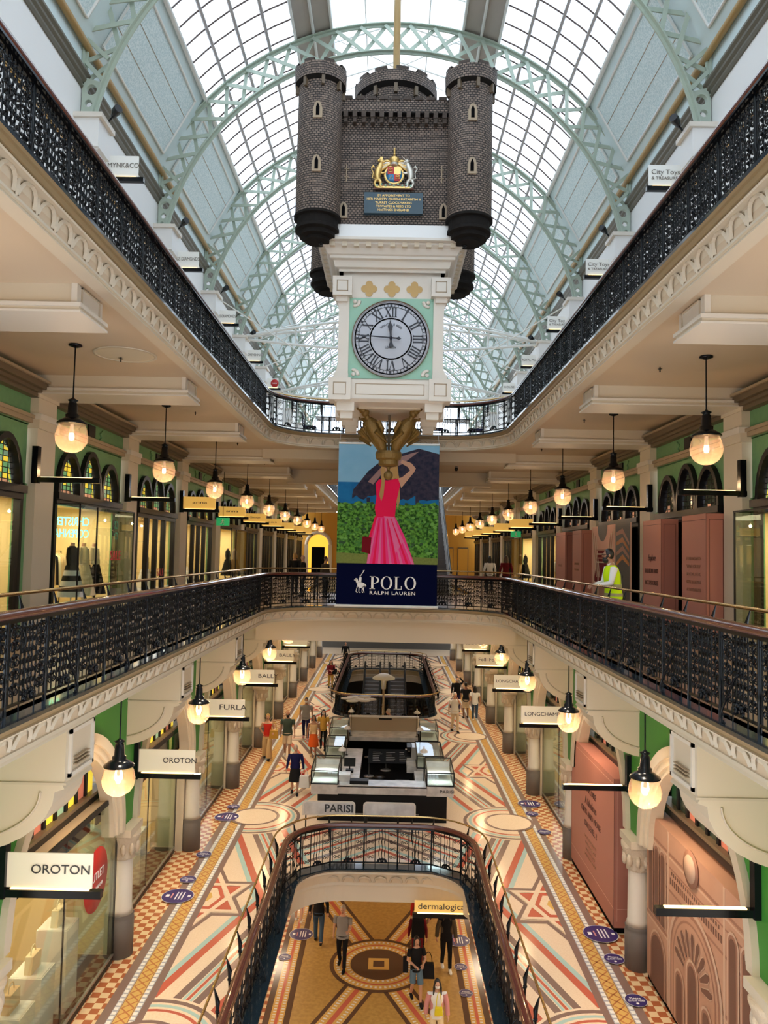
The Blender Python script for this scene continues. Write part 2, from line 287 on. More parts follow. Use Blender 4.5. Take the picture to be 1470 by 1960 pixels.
# ---- ground floor with its tile mosaic
def clip(poly, x0, x1, y0, y1):
    def cut(P, f, inter):
        out = []
        for i in range(len(P)):
            a, b = P[i-1], P[i]; fa, fb = f(a), f(b)
            if fa >= 0 and fb < 0 or fa < 0 and fb >= 0: t = fa/(fa-fb); out.append((a[0]+(b[0]-a[0])*t, a[1]+(b[1]-a[1])*t))
            if fb >= 0: out.append(b)
        return out
    for f in (lambda p: p[0]-x0, lambda p: x1-p[0], lambda p: p[1]-y0, lambda p: y1-p[1]):
        poly = cut(poly, f, None)
        if len(poly) < 3: return []
    return poly
def ground_pattern(mb):
    z = [0.0]
    def fl(P, lay, k, s_):
        if P:
            P = [(s_*p[0], p[1], .002*lay) for p in P]
            mb.poly(P, k)
    XI = 3.94
    def pieces(P):     # floor strips available on the right half
        out = []
        for (x0, ya, yb) in ((2.5, YB, 19.75), (0, 19.75, 37.2), (2.75, 37.2, 53.1), (0, 53.1, 60)):
            q = clip(P, x0, XI, ya, yb)
            if q: out.append(q)
        return out
    cs = [12.45+10.66*i for i in range(-1, 5)]
    for s_ in (-1, 1):
        # longitudinal border
        for (a, b, k) in ((4.70, 4.54, 'tile_brown'), (4.54, 4.44, 'tile_blue'), (4.44, 4.16, 'tile_gold'), (4.16, 4.07, 'tile_blue'), (4.07, 3.93, 'tile_brown')):
            fl([(b, YB), (a, YB), (a, 60), (b, 60)], 2, k, s_)
        fl([(4.7, YB), (5.8, YB), (5.8, 60), (4.7, 60)], 1, 'tile_check', s_)
        y = 8.0
        while y < 60:
            for xa in (4.445, 4.075): fl([(xa+.01, y), (xa+.085, y), (xa+.085, y+.085), (xa+.01, y+.085)], 3, 'tile_white', s_)
            y += .13
        y = 8.0
        while y < 46:        # lattice of the gold band
            for q in (1, -1):
                xa, xb = (4.19, 4.41) if q > 0 else (4.41, 4.19)
                fl([(xa, y), (xb, y+.22), (xb, y+.26), (xa, y+.04)][::q], 3, 'tile_orange', s_)
            y += .22
        for xx in (4.42, 4.17): fl([(xx, YB), (xx+.012, YB), (xx+.012, 60), (xx, 60)], 4, 'tile_brown', s_)
        for (a_, w_, k_) in ((20.9, .16, 'tile_red'), (21.15, .16, 'tile_cyan'), (21.75, .2, 'tile_brown'), (22.15, .10, 'tile_cyan'), (22.3, .14, 'tile_red'), (22.6, .10, 'tile_cyan'), (22.85, .2, 'tile_brown'), (23.6, .22, 'tile_red'), (23.85, .16, 'tile_cyan')):
            q = clip([(0, a_), (2.75, a_-2.5), (2.75, a_-2.5-w_), (0, a_-w_)], 0, 2.75, 19.78, 22.8)
            if q: fl(q, .5, k_, s_)
        for c in cs:
            for e in (-1, 1):          # diagonal bands radiating from each roundel
                d = Vector((-1, 3*e)).normalized(); p = Vector((3*e, 1)).normalized()
                for (a, b, k, ly) in ((-.84, -.72, 'tile_cyan', 1), (-.72, -.55, 'tile_red', 1), (-.27, -.12, 'tile_brown', 1), (-.10, -.045, 'tile_cyan', 1), (-.03, .03, 'tile_red', 1), (.045, .10, 'tile_cyan', 1), (.12, .27, 'tile_brown', 1), (.55, .72, 'tile_red', 1), (.72, .84, 'tile_cyan', 1)):
                    o = Vector((3.8, c)); Q = [o+p*a+d*.2, o+p*b+d*.2, o+p*b+d*6.5, o+p*a+d*6.5]; Q = [tuple(q) for q in Q]
                    lim = (c, c+5.33) if e > 0 else (c-5.33, c)
                    Q = clip(Q, 0, XI, lim[0], lim[1]) if Q else []
                    for q in (pieces(Q) if Q else []): fl(q, ly, k, s_)
            def ring(r, lay, k, cx=3.8, half=False):
                P = [(cx+r*cos(t*PI/18), c+r*sin(t*PI/18)) for t in range(36)]
                if half: 
                    for q in pieces(P): fl(q, lay, k, s_)
                else: fl(P, lay, k, s_)
            for (r, k, ly) in ((1.42, 'tile_cream', 2), (1.36, 'tile_brown', 3), (1.26, 'tile_cream', 4), (1.2, 'tile_cyan', 5), (1.12, 'tile_cream', 6), (1.06, 'tile_red', 7), (.99, 'tile_cream', 8)): ring(r, ly, k, half=True)
            ring(.74, 9, 'tile_brown'); ring(.65, 10, 'tile_cream')
        for c in [q+5.33 for q in cs]:   # six pointed stars half way, cut by the border
            def tri(sc, sg): return [(3.98+.0*sc, c+sg*1.57*sc), (3.98-.97*sc, c-sg*.80*sc), (3.98+.97*sc, c-sg*.80*sc)]
            def line(P, w_, lay, k):
                for i in range(3):
                    a, b = Vector(P[i]), Vector(P[(i+1) % 3]); t = (b-a).normalized(); n = Vector((-t.y, t.x))*w_
                    for q in pieces([tuple(a-t*.0+n), tuple(b+n), tuple(b-n), tuple(a-n)]): fl(q, lay+.35*i, k, s_)
            for sg in (1, -1):
                for q in pieces(tri(1.08, sg)): fl(q, 2+.2*sg, 'tile_brown', s_)
            for sg in (1, -1):
                for q in pieces(tri(.93, sg)): fl(q, 3+.2*sg, 'tile_cream', s_)
            for sg in (1, -1):
                for q in pieces(tri(.74, sg)): fl(q, 4+.2*sg, 'tile_red', s_)
            hx = lambda r: [(3.98+r*.62*cos(t*PI/3), c+r*sin(t*PI/3)) for t in range(6)]
            for (r, k, ly) in ((.86, 'tile_cream', 5), (.70, 'tile_red', 6), (.54, 'tile_cream', 7), (.25, 'tile_gold', 8)):
                for q in pieces(hx(r)): fl(q, ly, k, s_)
            for sg in (1, -1): line(tri(.82, sg), .055, 9+.15*sg, 'tile_cream')
slab('floor', -.05, 0.0, 9.5, [(2.26, YB, 19.73, 1.3, True), (2.5, 37.2, 53.1, 1.3, False)], YB, YEND, 'tile_cream', 'stone_grey', extra=ground_pattern)
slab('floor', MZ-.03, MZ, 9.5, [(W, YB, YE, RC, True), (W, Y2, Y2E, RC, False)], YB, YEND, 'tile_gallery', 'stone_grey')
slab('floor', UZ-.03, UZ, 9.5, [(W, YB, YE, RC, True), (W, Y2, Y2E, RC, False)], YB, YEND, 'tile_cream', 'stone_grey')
# ---- lower ground floor
mb = MB(); mb.box(-5, 6, LZ-.1, 5, 60, LZ, 'tile_lg')
cy = 22.55
def lg(P, lay, k): mb.poly([(x, y, LZ+.002*lay) for x, y in P], k)
for s_ in (-1, 1):
    for a, b, k in ((2.9, 2.74, 'tile_dark'), (2.74, 2.6, 'tile_gold'), (2.6, 2.52, 'tile_red'), (2.52, 2.38, 'tile_gold'), (2.38, 2.22, 'tile_dark')):
        lg([(s_*a, 6), (s_*b, 6), (s_*b, 60), (s_*a, 60)][::s_], 1, k)
    lg([(s_*2.9, 6), (s_*5, 6), (s_*5, 60), (s_*2.9, 60)], 1, 'tile_check')
    y = 15
    while y < 30:
        for xa in (2.65, 2.45): lg([(s_*xa-.04, y), (s_*xa+.04, y), (s_*xa+.04, y+.05), (s_*xa-.04, y+.05)], 3, 'tile_white')
        y += .12
def bandk(P0, P1, wd, lay, k):
    a, b = Vector(P0), Vector(P1); t = (b-a).normalized(); n = Vector((-t.y, t.x))*wd; lg([tuple(a+n), tuple(a-n), tuple(b-n), tuple(b+n)], lay, k)
for sx in (-1, 1):
    for sy in (-1, 1):
        P1 = (sx*2.25, cy+sy*5.2); 
        for wd, k, ly in ((.42, 'tile_dark', 1), (.30, 'tile_gold', 2), (.07, 'tile_red', 3)): bandk((0, cy), P1, wd, ly, k)
        t = Vector((sx*2.25, sy*5.2)).normalized(); n = Vector((-t.y, t.x))
        for i in range(34):
            for q in (-.19, .19):
                p = Vector((0, cy))+t*(1.1+i*.12)+n*q; bandk(tuple(p), tuple(p+t*.05), .045, 4, 'tile_white')
for r, k, ly in ((1.42, 'tile_dark', 5), (1.30, 'tile_gold', 6), (1.08, 'tile_red', 7), (1.02, 'tile_gold', 8), (.82, 'tile_dark', 9)):
    lg([(r*cos(t*PI/20), cy+r*sin(t*PI/20)) for t in range(40)], ly, k)
for r in (1.19, .90):
    for i in range(int(r*48)):
        a = 2*PI*i/int(r*48); p = (r*cos(a), cy+r*sin(a)); bandk(p, (p[0]-sin(a)*.06, p[1]+cos(a)*.06), .045, 10, 'tile_white')
lg([(-.3, cy-.3), (.3, cy-.3), (.3, cy+.3), (-.3, cy+.3)], 10, 'tile_gold'); lg([(-.16, cy-.16), (.16, cy-.16), (.16, cy+.16), (-.16, cy+.16)], 11, 'tile_dark')
struct(mb.build('floor'))
mb = MB(); 
for s_ in (-1, 1): mb.box(min(s_*4.6, s_*5), 6, LZ, max(s_*4.6, s_*5), 60, -.45, 'cream')
mb.box(-5, 60, LZ, 5, 60.3, -.45, 'shop_dark'); struct(mb.build('wall_lower'))
# ---- fascias: cream mouldings with blind arcade, dark glass-edged ledge
tn = [0]
def fascia(path, zt, closed=False, h=.48, arches=True, depth=.21, corbel=True):
    tn[0] += 1; mb = MB(); d = depth
    mb.sweep([(-.12, zt), (d, zt), (d, zt-.045)], path, 'ledge', closed)
    mb.sweep([(d, zt-.045), (d-.02, zt-.07), (d-.05, zt-.075), (d-.075, zt-.12), (d-.10, zt-.13), (d-.10, zt-.15)], path, 'gilt', closed)
    mb.sweep([(d-.10, zt-.15), (d-.08, zt-.155), (d-.09, zt-.175), (.03, zt-.18), (-.03, zt-h+.10), (.02, zt-h+.09), (.03, zt-h+.05), (.0, zt-h+.04), (.015, zt-h), (-.18, zt-h)], path, 'cream', closed)
    if arches:   # blind arcade: rings + corbel leaves
        L = [0]; pts = path+([path[0]] if closed else [])
        for i in range(1, len(pts)): L.append(L[-1]+math.dist(pts[i][:2], pts[i-1][:2]))
        step = .44; s0 = .2
        while s0 < L[-1]-.2:
            def at(s):
                s = max(0, min(L[-1]-1e-6, s)); i = max(j for j in range(len(L)-1) if L[j] <= s); t = (s-L[i])/max(1e-9, L[i+1]-L[i]); a, b = pts[i], pts[i+1]
                return [a[q]+(b[q]-a[q])*t for q in range(4)]
            def P(s, o, z): q = at(s); n_ = math.hypot(q[2], q[3]); return (q[0]+q[2]/n_*o, q[1]+q[3]/n_*o, z)
            if at(s0)[1] > 5:
                zb = zt-h+.10; hh = h-.30
                ring = [P(s0-.175*cos(a), .0+.06*sin(a)+.0, zb+.02+hh*sin(a)) for a in [PI*i/8 for i in range(9)]]
                mb.tube(ring, .028, 'relief', 4, smooth=False, caps=False)
                if corbel: mb.tube([P(s0-.22, .035, zb+hh*.9), P(s0-.22, .02, zb+hh*.3), P(s0-.22, .015, zb-.02)], [.018, .03, .012], 'relief', 4, smooth=False)
            s0 += step
    return struct(mb.build('trim_%d' % tn[0]))
PM = upath(W, YB, YE, RC); P2 = opath(W, Y2, Y2E, RC)
fascia(PM, MZ, corbel=False); fascia(PM, UZ); fascia(P2, MZ, True, arches=False); fascia(P2, UZ, True)
PG = upath(2.26, YB, 19.73, 1.3); PG2 = opath(2.5, 37.2, 53.1, 1.3)
def gfascia(path, closed):
    tn[0] += 1; mb = MB(); d = .27
    mb.sweep([(-.14, .005), (d, .005), (d, -.04)], path, 'ledge', closed)
    mb.sweep([(d, -.04), (d-.03, -.07), (d-.02, -.10), (.15, -.14), (.03, -.40), (.05, -.46), (0, -.48), (0, -.88), (-.4, -.88)], path, 'cream', closed)
    return struct(mb.build('trim_%d' % tn[0]))
gfascia(PG, False); gfascia(PG2, True)
mb = MB()
for i in range(9): 
    x = -1.6+.4*i; mb.tube([(x-.15, 19.66, -.36), (x-.12, 19.60, -.25), (x, 19.57, -.2), (x+.12, 19.6, -.25), (x+.15, 19.66, -.36)], .03, 'relief', 5)
mb.box(-4.6, 19.75, -.88, 4.6, 20.3, -.4, 'cream'); struct(mb.build('trim_20'))
# deep cross beams under the bridges
mb = MB(); mb.box(-4.3, 25.2, 5.02, 4.3, 25.7, 5.85, 'cream'); mb.box(-4.3, 31.8, 5.02, 4.3, 32.4, 5.85, 'cream')
mb.box(-4.3, 31.9, 10.9, 4.3, 32.5, 11.5, 'cream'); mb.box(-4.35, 31.85, 10.86, 4.35, 32.55, 10.9, 'relief'); mb.box(-4.3, 25.6, 11.1, 4.3, 26.6, 11.5, 'cream'); struct(mb.build('trim_21'))
# beams of the two galleries
def beams_upper():
    mb = MB()
    for s_ in (-1, 1):
        for k in range(-2, 10):
            y = 9.75+B*k-.0; 
            if y+.93 > YEND: continue
            x0, x1 = s_*4.15, s_*7.25; a, b = min(x0, x1), max(x0, x1)
            mb.box(a, y+.06, 11.15, b, y+.87, 11.45, 'cream')
            for i, (o, za, zb) in enumerate(((.0, 11.10, 11.15), (.03, 11.05, 11.10), (0, 11.02, 11.05))):
                mb.box(min(s_*(4.05+o), x1), y+o-.02, za, max(s_*(4.05+o), x1), y+.95-o, zb, 'cream_white' if i != 1 else 'cream')
            # end block
            mb.box(min(s_*4.12, s_*4.2), y+.03, 11.12, max(s_*4.12, s_*4.2), y+.90, 11.44, 'cream_white')
            for (z0, z1) in ((11.17, 11.19), (11.38, 11.40)): mb.box(min(s_*4.10, s_*4.12), y+.15, z0, max(s_*4.10, s_*4.12), y+.78, z1, 'relief')
            for yy in (y+.15, y+.76): mb.box(min(s_*4.10, s_*4.12), yy, 11.17, max(s_*4.10, s_*4.12), yy+.02, 11.40, 'relief')
    return struct(mb.build('trim_22'))
beams_upper()
def beams_lower():
    mb = MB()
    for s_ in (-1, 1):
        for k in range(-2, 10):
            y = 9.75+B*k; 
            if y+.93 > YEND: continue
            pl = [(4.0, 5.85), (4.0, 4.98), (4.03, 4.93), (4.0, 4.88), (4.12, 4.84)]
            pl += [(4.12+1.3*(1-cos(a)), 4.84-.80*sin(a)) for a in [PI/2*i/8 for i in range(1, 9)]]
            pl += [(5.45, 4.0), (5.9, 4.0), (5.9, 5.85)]
            mb.prism([(s_*p[0], p[1]) for p in pl], 1, y, y+.93, 'cream')
            # framed end panel and quarter-round side panel
            xa, xb = s_*3.965, s_*4.0
            mb.box(min(xa, xb), y+.08, 5.0, max(xa, xb), y+.85, 5.05, 'cream_white'); mb.box(min(xa, xb), y+.08, 5.55, max(xa, xb), y+.85, 5.6, 'cream_white')
            for yy in (y+.08, y+.80): mb.box(min(xa, xb), yy, 5.0, max(xa, xb), yy+.05, 5.6, 'cream_white')
            for j in range(3): mb.box(min(s_*3.95, xb), y+.25, 5.12+.045*j, max(s_*3.95, xb), y+.68, 5.135+.045*j, 'moulding_tan')
            mb.box(min(s_*3.97, s_*5.9), y-.02, 4.93, max(s_*3.97, s_*5.9), y, 4.96, 'relief')
            q = [(4.30+1.05*(1-cos(a)), y-.012, 4.84-.62*sin(a)) for a in [PI/2*i/10 for i in range(11)]]; mb.tube([(s_*p[0], p[1], p[2]) for p in q], .016, 'relief', 4)
    return struct(mb.build('trim_23'))
beams_lower()
# end walls
mb = MB(); mb.box(-9.5, YEND, LZ, 9.5, YEND+.4, MZ-.03, 'shop_dark'); mb.box(-9.5, YEND, MZ, 9.5, YEND+.4, UZ-.5, 'orange_wall'); struct(mb.build('wall_far'))
mb = MB()
mb.tube([(-5.9+1.0*cos(a), YEND-.03, 8.6+1.0*sin(a)) for a in [PI*i/14 for i in range(15)]], .16, 'cream', 6)
for x in (-6.9, -4.9): mb.box(x-.16, YEND-.15, MZ, x+.16, YEND, 8.6, 'cream')
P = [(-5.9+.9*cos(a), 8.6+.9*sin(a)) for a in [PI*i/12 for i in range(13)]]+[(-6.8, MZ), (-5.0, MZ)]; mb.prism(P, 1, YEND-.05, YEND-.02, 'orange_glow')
mb.box(-6.45, YEND-.1, MZ, -5.35, YEND-.05, 8.4, 'void_black'); struct(mb.build('door_1'))
mb = MB()
for x, w_ in ((5.0, 1.0), (6.3, .9)): mb.box(x-w_/2, YEND-.06, MZ, x+w_/2, YEND-.01, 8.6, 'moulding_brown'); mb.box(x-w_/2+.06, YEND-.07, MZ, x+w_/2-.06, YEND-.06, 8.5, 'orange_wall')
struct(mb.build('door_2'))
mb = MB(); mb.box(-9.5, YB-.3, LZ, 9.5, YB, 18, 'cream'); struct(mb.build('wall_back'))
# ---- roof
RI, CI, RO, CO = 6.55, 15.7, 7.38, 15.75
def Rp(r, a, c=CO): return (r*cos(a), c+r*sin(a))
A0, A1, A2 = R(42.4), R(66.8), R(75.2)
def roof():
    y0, y1 = YB, YEND
    mb = MB()
    for s_ in (-1, 1):   # solid parts of the vault
        p0, p1 = (6.64, 18.6), Rp(RO, A0)
        t = Vector((p1[0]-p0[0], p1[1]-p0[1])).normalized(); n = Vector((t.y, -t.x))   # outward
        q = lambda f, o: (s_*(p0[0]+(p1[0]-p0[0])*f+n.x*o), p0[1]+(p1[1]-p0[1])*f+n.y*o)
        mb.prism([q(0, 0), q(1, 0), q(1, .15), q(0, .15)][::s_], 1, y0, y1, 'blue_plain')
        for k in range(-4, 10):
            ya = 15.53+B*k+.45; yb = ya+B-.9
            if ya < y0 or yb > y1: continue
            mb.prism([q(.16, -.015), q(.86, -.015), q(.86, 0), q(.16, 0)][::s_], 1, ya, yb, 'blue_panel')
            for f in (.39, .63): mb.prism([q(f, -.022), q(f+.006, -.022), q(f+.006, -.01), q(f, -.01)][::s_], 1, ya, yb, 'moulding_tan')
            for f in (.155, .86): x, z_ = q(f, -.03); mb.tube([(x, ya, z_), (x, yb, z_)], .035, 'steel_white', 5)
            for yy in (ya, yb): a, b = q(.155, -.03), q(.86, -.03); mb.tube([(a[0], yy, a[1]), (b[0], yy, b[1])], .035, 'steel_white', 5)
        x, z_ = q(1, -.05); mb.tube([(x, y0, z_), (x, y1, z_)], .07, 'steel_white', 6)
        mb.tube([(s_*6.55, y0, 18.55), (s_*6.55, y1, 18.55)], .08, 'beam_gold', 8)
        mb.prism([(s_*6.8, 17.66), (s_*6.63, 17.66), (s_*6.60, 17.72), (s_*6.60, 17.77), (s_*6.55, 17.82), (s_*6.55, 17.88), (s_*6.50, 17.93), (s_*6.50, 17.98), (s_*6.8, 18.06)], 1, y0, y1, 'cornice_dark')
        mb.box(min(s_*6.65, s_*6.9), y0, 18.06, max(s_*6.65, s_*6.9), y1, 18.66, 'blue_plain')
        # two solid strips beside the lantern
        ang = [A1+(A2-A1)*i/3 for i in range(4)]; P = [Rp(RO, a) for a in ang]+[Rp(RO+.1, a) for a in reversed(ang)]
        mb.prism([(s_*x, z) for x, z in P], 1, y0, y1, 'moulding_tan' if 0 else 'strip')
        for a in (A1, (A1+A2)/2, A2): x, z_ = Rp(RO-.04, a); mb.tube([(s_*x, y0, z_), (s_*x, y1, z_)], .045, 'steel_white', 5)
        x, z_ = Rp(RO, A2); mb.box(min(s_*x, s_*(x+.06)), y0, z_, max(s_*x, s_*(x+.06)), y1, z_+.55, 'steel_white')
    struct(mb.build('ceiling'))
    mb = MB()   # glazing bars
    for s_ in (-1, 1):
        for a in [A0+(A1-A0)*i/4 for i in (1, 2, 3)]: x, z_ = Rp(RO-.02, a); mb.tube([(s_*x, y0, z_), (s_*x, y1, z_)], .05, 'steel_grey', 5)
    y = y0
    i = 0
    while y < y1:
        for s_ in (-1, 1):
            P = [Rp(RO, A0+(A1-A0)*j/6) for j in range(7)]
            mb.tube([(s_*x, y, z) for x, z in P], .026, 'bar_dark', 4, smooth=False)
        y += B/8
    zt = Rp(RO, A2)[1]+.55; xt = Rp(RO, A2)[0]
    y = y0
    while y < y1:
        for s_ in (-1, 1): mb.tube([(s_*xt, y, zt), (0, y, zt+.62)], .03, 'steel_white', 4)
        y += B/3
    for yy in [15.53+B*k for k in range(-3, 9)]:
        mb.tube([(-xt, yy+1.2, zt), (xt, yy+3.9, zt)], .02, 'steel_white', 4); mb.tube([(xt, yy+1.2, zt), (-xt, yy+3.9, zt)], .02, 'steel_white', 4)
    mb.tube([(0, y0, zt+.62), (0, y1, zt+.62)], .04, 'steel_white', 5)
    for s_ in (-1, 1): mb.tube([(s_*xt*.5, y0, zt+.31), (s_*xt*.5, y1, zt+.31)], .025, 'steel_white', 4)
    struct(mb.build('trim_24'))
    mb = MB()
    for s_ in (-1, 1):
        P = [Rp(RO+.03, A0+(A1-A0)*j/6) for j in range(7)]
        for j in range(6): a, b = P[j], P[j+1]; mb.poly([(s_*a[0], y0, a[1]), (s_*b[0], y0, b[1]), (s_*b[0], y1, b[1]), (s_*a[0], y1, a[1])], 'roof_glass')
        mb.poly([(s_*xt, y0, zt+.03), (0, y0, zt+.65), (0, y1, zt+.65), (s_*xt, y1, zt+.03)], 'roof_glass')
    struct(mb.build('window_roof'))
defm('steel_grey', (.42, .40, .40), .5); defm('strip', (.46, .42, .37), .6, noise=(2, .3, (.40, .37, .34))); defm('bar_dark', (.12, .09, .085), .5)
roof()
# upper storey side walls
for s_, nm in ((-1, 'wall_left'), (1, 'wall_right')):
    mb = MB(); mb.box(min(s_*6.66, s_*7.0), YB, UZ, max(s_*6.66, s_*7.0), YEND, 18.0, 'white_paint')
    for k in range(-3, 10):
        y = 15.53+B*k; mb.box(min(s_*6.5, s_*6.7), y-.3, UZ, max(s_*6.5, s_*6.7), y+.3, 16.9, 'white_paint')
        mb.box(min(s_*6.14, s_*6.7), y-.32, 16.25, max(s_*6.14, s_*6.7), y+.32, 16.85, 'white_paint'); mb.box(min(s_*6.06, s_*6.7), y-.38, 16.85, max(s_*6.06, s_*6.7), y+.38, 16.95, 'cream_white')
        mb.prism([(s_*6.5, 15.9), (s_*6.14, 16.25), (s_*6.5, 16.25)], 1, y-.25, y+.25, 'white_paint')
    struct(mb.build(nm))
def plate(name, outline, holes, th, k):   # outline in XZ with round holes, thickness along Y
    cu = bpy.data.curves.new(name, 'CURVE'); cu.dimensions = '2D'; cu.fill_mode = 'BOTH'; cu.extrude = th/2
    for pts in [outline]+[[(cx+r*cos(2*PI*i/20), cz+r*sin(2*PI*i/20)) for i in range(20)] for cx, cz, r in holes]:
        sp = cu.splines.new('POLY'); sp.points.add(len(pts)-1); sp.use_cyclic_u = True
        for i, p in enumerate(pts): sp.points[i].co = (p[0], p[1], 0, 1)
    t = bpy.data.objects.new(name+'_tmp', cu); C.objects.link(t); bpy.context.view_layer.update()
    me = bpy.data.meshes.new_from_object(t.evaluated_get(bpy.context.evaluated_depsgraph_get())); bpy.data.objects.remove(t)
    for v in me.vertices: v.co = Vector((v.co.x, -v.co.z, v.co.y))
    me.materials.clear(); me.materials.append(M[k]); o = bpy.data.objects.new(name, me); C.objects.link(o); return o
def roof_arch():
    t = thing('roof_arch', '', 'roof arch', (0, 0, 0))
    def chord(nm, r, c, a0):
        mb = MB(); N = 48; ang = [a0+(PI-2*a0)*i/N for i in range(N+1)]
        for (d0, d1, yw) in ((-.015, .015, .11), (-.08, .08, .02)):
            for i in range(N):
                q = [(rr*cos(aa), c+rr*sin(aa)) for rr, aa in ((r+d0, ang[i]), (r+d0, ang[i+1]), (r+d1, ang[i+1]), (r+d1, ang[i]))]
                v = [(x, -yw, z) for x, z in q]+[(x, yw, z) for x, z in q]; mb.add(v, [(0, 1, 2, 3), (7, 6, 5, 4), (0, 4, 5, 1), (2, 6, 7, 3)], 'steel_green')
        for i in range(N*2):     # rivets
            a = a0+(PI-2*a0)*(i+.5)/(N*2); mb.cbox((r*cos(a), -.03, c+r*sin(a)), (.025, .02, .025), 'steel_green')
        mb.build(nm, t)
    chord('inner_chord', RI, CI, R(11.5)); chord('outer_chord', RO-.08, CO, R(25.5))
    for s_ in (-1, 1): b = MB(); b.box(min(s_*6.60, s_*6.64), -.11, 17.7, max(s_*6.60, s_*6.64), .11, 18.9, 'steel_green'); b.box(min(s_*6.55, s_*6.64), -.02, 17.7, max(s_*6.55, s_*6.64), .02, 18.9, 'steel_green'); b.build('leg_post', t)
    mb = MB(); n = 23; a0, a1 = R(26), R(154)
    for s_ in (-1, 1):
        for (p, q, yy) in (((6.22, 17.85), (6.60, 18.25), -.05), ((6.10, 18.25), (6.60, 17.85), .05), ((6.10, 18.3), (6.60, 18.75), -.05), ((5.92, 18.62), (6.60, 18.3), .05)):
            p, q = Vector((s_*p[0], p[1])), Vector((s_*q[0], q[1])); d = (q-p).normalized(); m_ = Vector((-d.y, d.x))*.045; mb.prism([tuple(p+m_), tuple(q+m_), tuple(q-m_), tuple(p-m_)], 1, yy-.015, yy+.015, 'steel_green')
    for i in range(n):
        for (fa, fb, yy) in ((i, i+1, -.05), (i+1, i, .05)):
            A = a0+(a1-a0)*fa/n; Bb = a0+(a1-a0)*fb/n
            p = Vector(((RI+.03)*cos(A), CI+(RI+.03)*sin(A))); q = Vector(((RO-.12)*cos(Bb), CO+(RO-.12)*sin(Bb))); d = (q-p).normalized(); m_ = Vector((-d.y, d.x))*.05
            mb.prism([tuple(p+m_), tuple(q+m_), tuple(q-m_), tuple(p-m_)], 1, yy-.015, yy+.015, 'steel_green')
    mb.build('lattice', t)
    for s_ in (-1, 1):
        out = [(6.64, 16.95), (6.41, 16.95)]+[(RI*cos(a), CI+RI*sin(a)) for a in (R(13), R(15), R(17), R(18.5))]+[(6.64, 17.9)]
        pl = plate('foot_plate', [(s_*x, z) for x, z in out], [(s_*6.44, 17.62, .115), (s_*6.49, 17.32, .08), (s_*6.52, 17.09, .055)], .10, 'steel_green'); pl.parent = t
    return t
arch0 = roof_arch()
for k in range(0, 9):
    a = arch0 if k == 0 else copy_tree(arch0)
    a.location = (0, 15.53+B*k-(0 if k else 0), 0)
    a['label'] = 'pale green riveted lattice steel arch under the glass roof, %s from the viewer' % ORD[k]; a['group'] = 'roof arches'
# ------------------------------------------------------------------ ground and middle facades
def arch_poly(yc, r, zs, zt, y0, y1, n=14):    # spandrel piece with arched opening, (y,z)
    return [(y0, zs), (y0, zt), (y1, zt), (y1, zs)]+[(yc+r*cos(a), zs+r*sin(a)) for a in [PI*i/n for i in range(n+1)]]
def facade_ground(s_):
    mb = MB(); X = lambda a: s_*a
    for k in range(-4, 9):
        ca = 15.28+B*k; cb = ca+B; yc = (ca+cb)/2; r = 2.12
        if ca > YEND-B: continue
        P = arch_poly(yc, r, 2.5, 5.82, ca, cb); mb.prism(P if s_ > 0 else P, 0, min(X(5.03), X(5.14)), max(X(5.03), X(5.14)), 'green_bright')
        # moulded archivolt: three steps
        for (ra, rb, xx) in ((1.93, 2.06, 5.02), (2.03, 2.18, 4.98), (2.15, 2.33, 4.93)):
            A = [PI*i/24 for i in range(25)]
            Q = [(yc+rb*cos(a), 2.5+rb*sin(a)) for a in A]+[(yc+ra*cos(a), 2.5+ra*sin(a)) for a in reversed(A)]
            Q = [(y, min(z, 5.8)) for y, z in Q]; mb.prism(Q, 0, min(X(xx), X(xx+.24)), max(X(xx), X(xx+.24)), 'cream')
        # column: plinth, shaft, carved capital, fluted pilaster above
        c = (X(5.07), ca, 0)
        mb.lathe([(0, 0), (.25, 0), (.25, .70), (.23, .74), (.25, .78), (.21, .84)], c, 'stone_grey', 14)
        mb.lathe([(.21, .84), (.235, .80), (.20, .9), (.185, 1.85)], c, 'cream_white', 14)
        mb.lathe([(.19, 1.85), (.23, 1.87), (.22, 1.92), (.27, 2.15), (.33, 2.30), (.33, 2.36), (0, 2.36)], c, 'carved', 12)
        for j in range(10):
            a = 2*PI*j/10; mb.sph((c[0]+.26*cos(a), c[1]+.26*sin(a), 2.08), (.06, .06, .13), 'carved', 6, 5)
        mb.box(min(X(4.82), X(5.35)), ca-.36, 2.36, max(X(4.82), X(5.35)), ca+.36, 2.5, 'cream')
        for q in (-1, 1): mb.tube([(X(4.99), ca+q*.40, 2.5), (X(5.0), ca+q*.50, 3.1), (X(5.0), ca+q*.72, 3.7)], .035, 'cream_white', 5)
        mb.box(min(X(5.25), X(5.9)), ca-.2, 0, max(X(5.25), X(5.9)), ca+.2, 2.4, 'cream')
    return struct(mb.build('wall_left' if s_ < 0 else 'wall_right'))
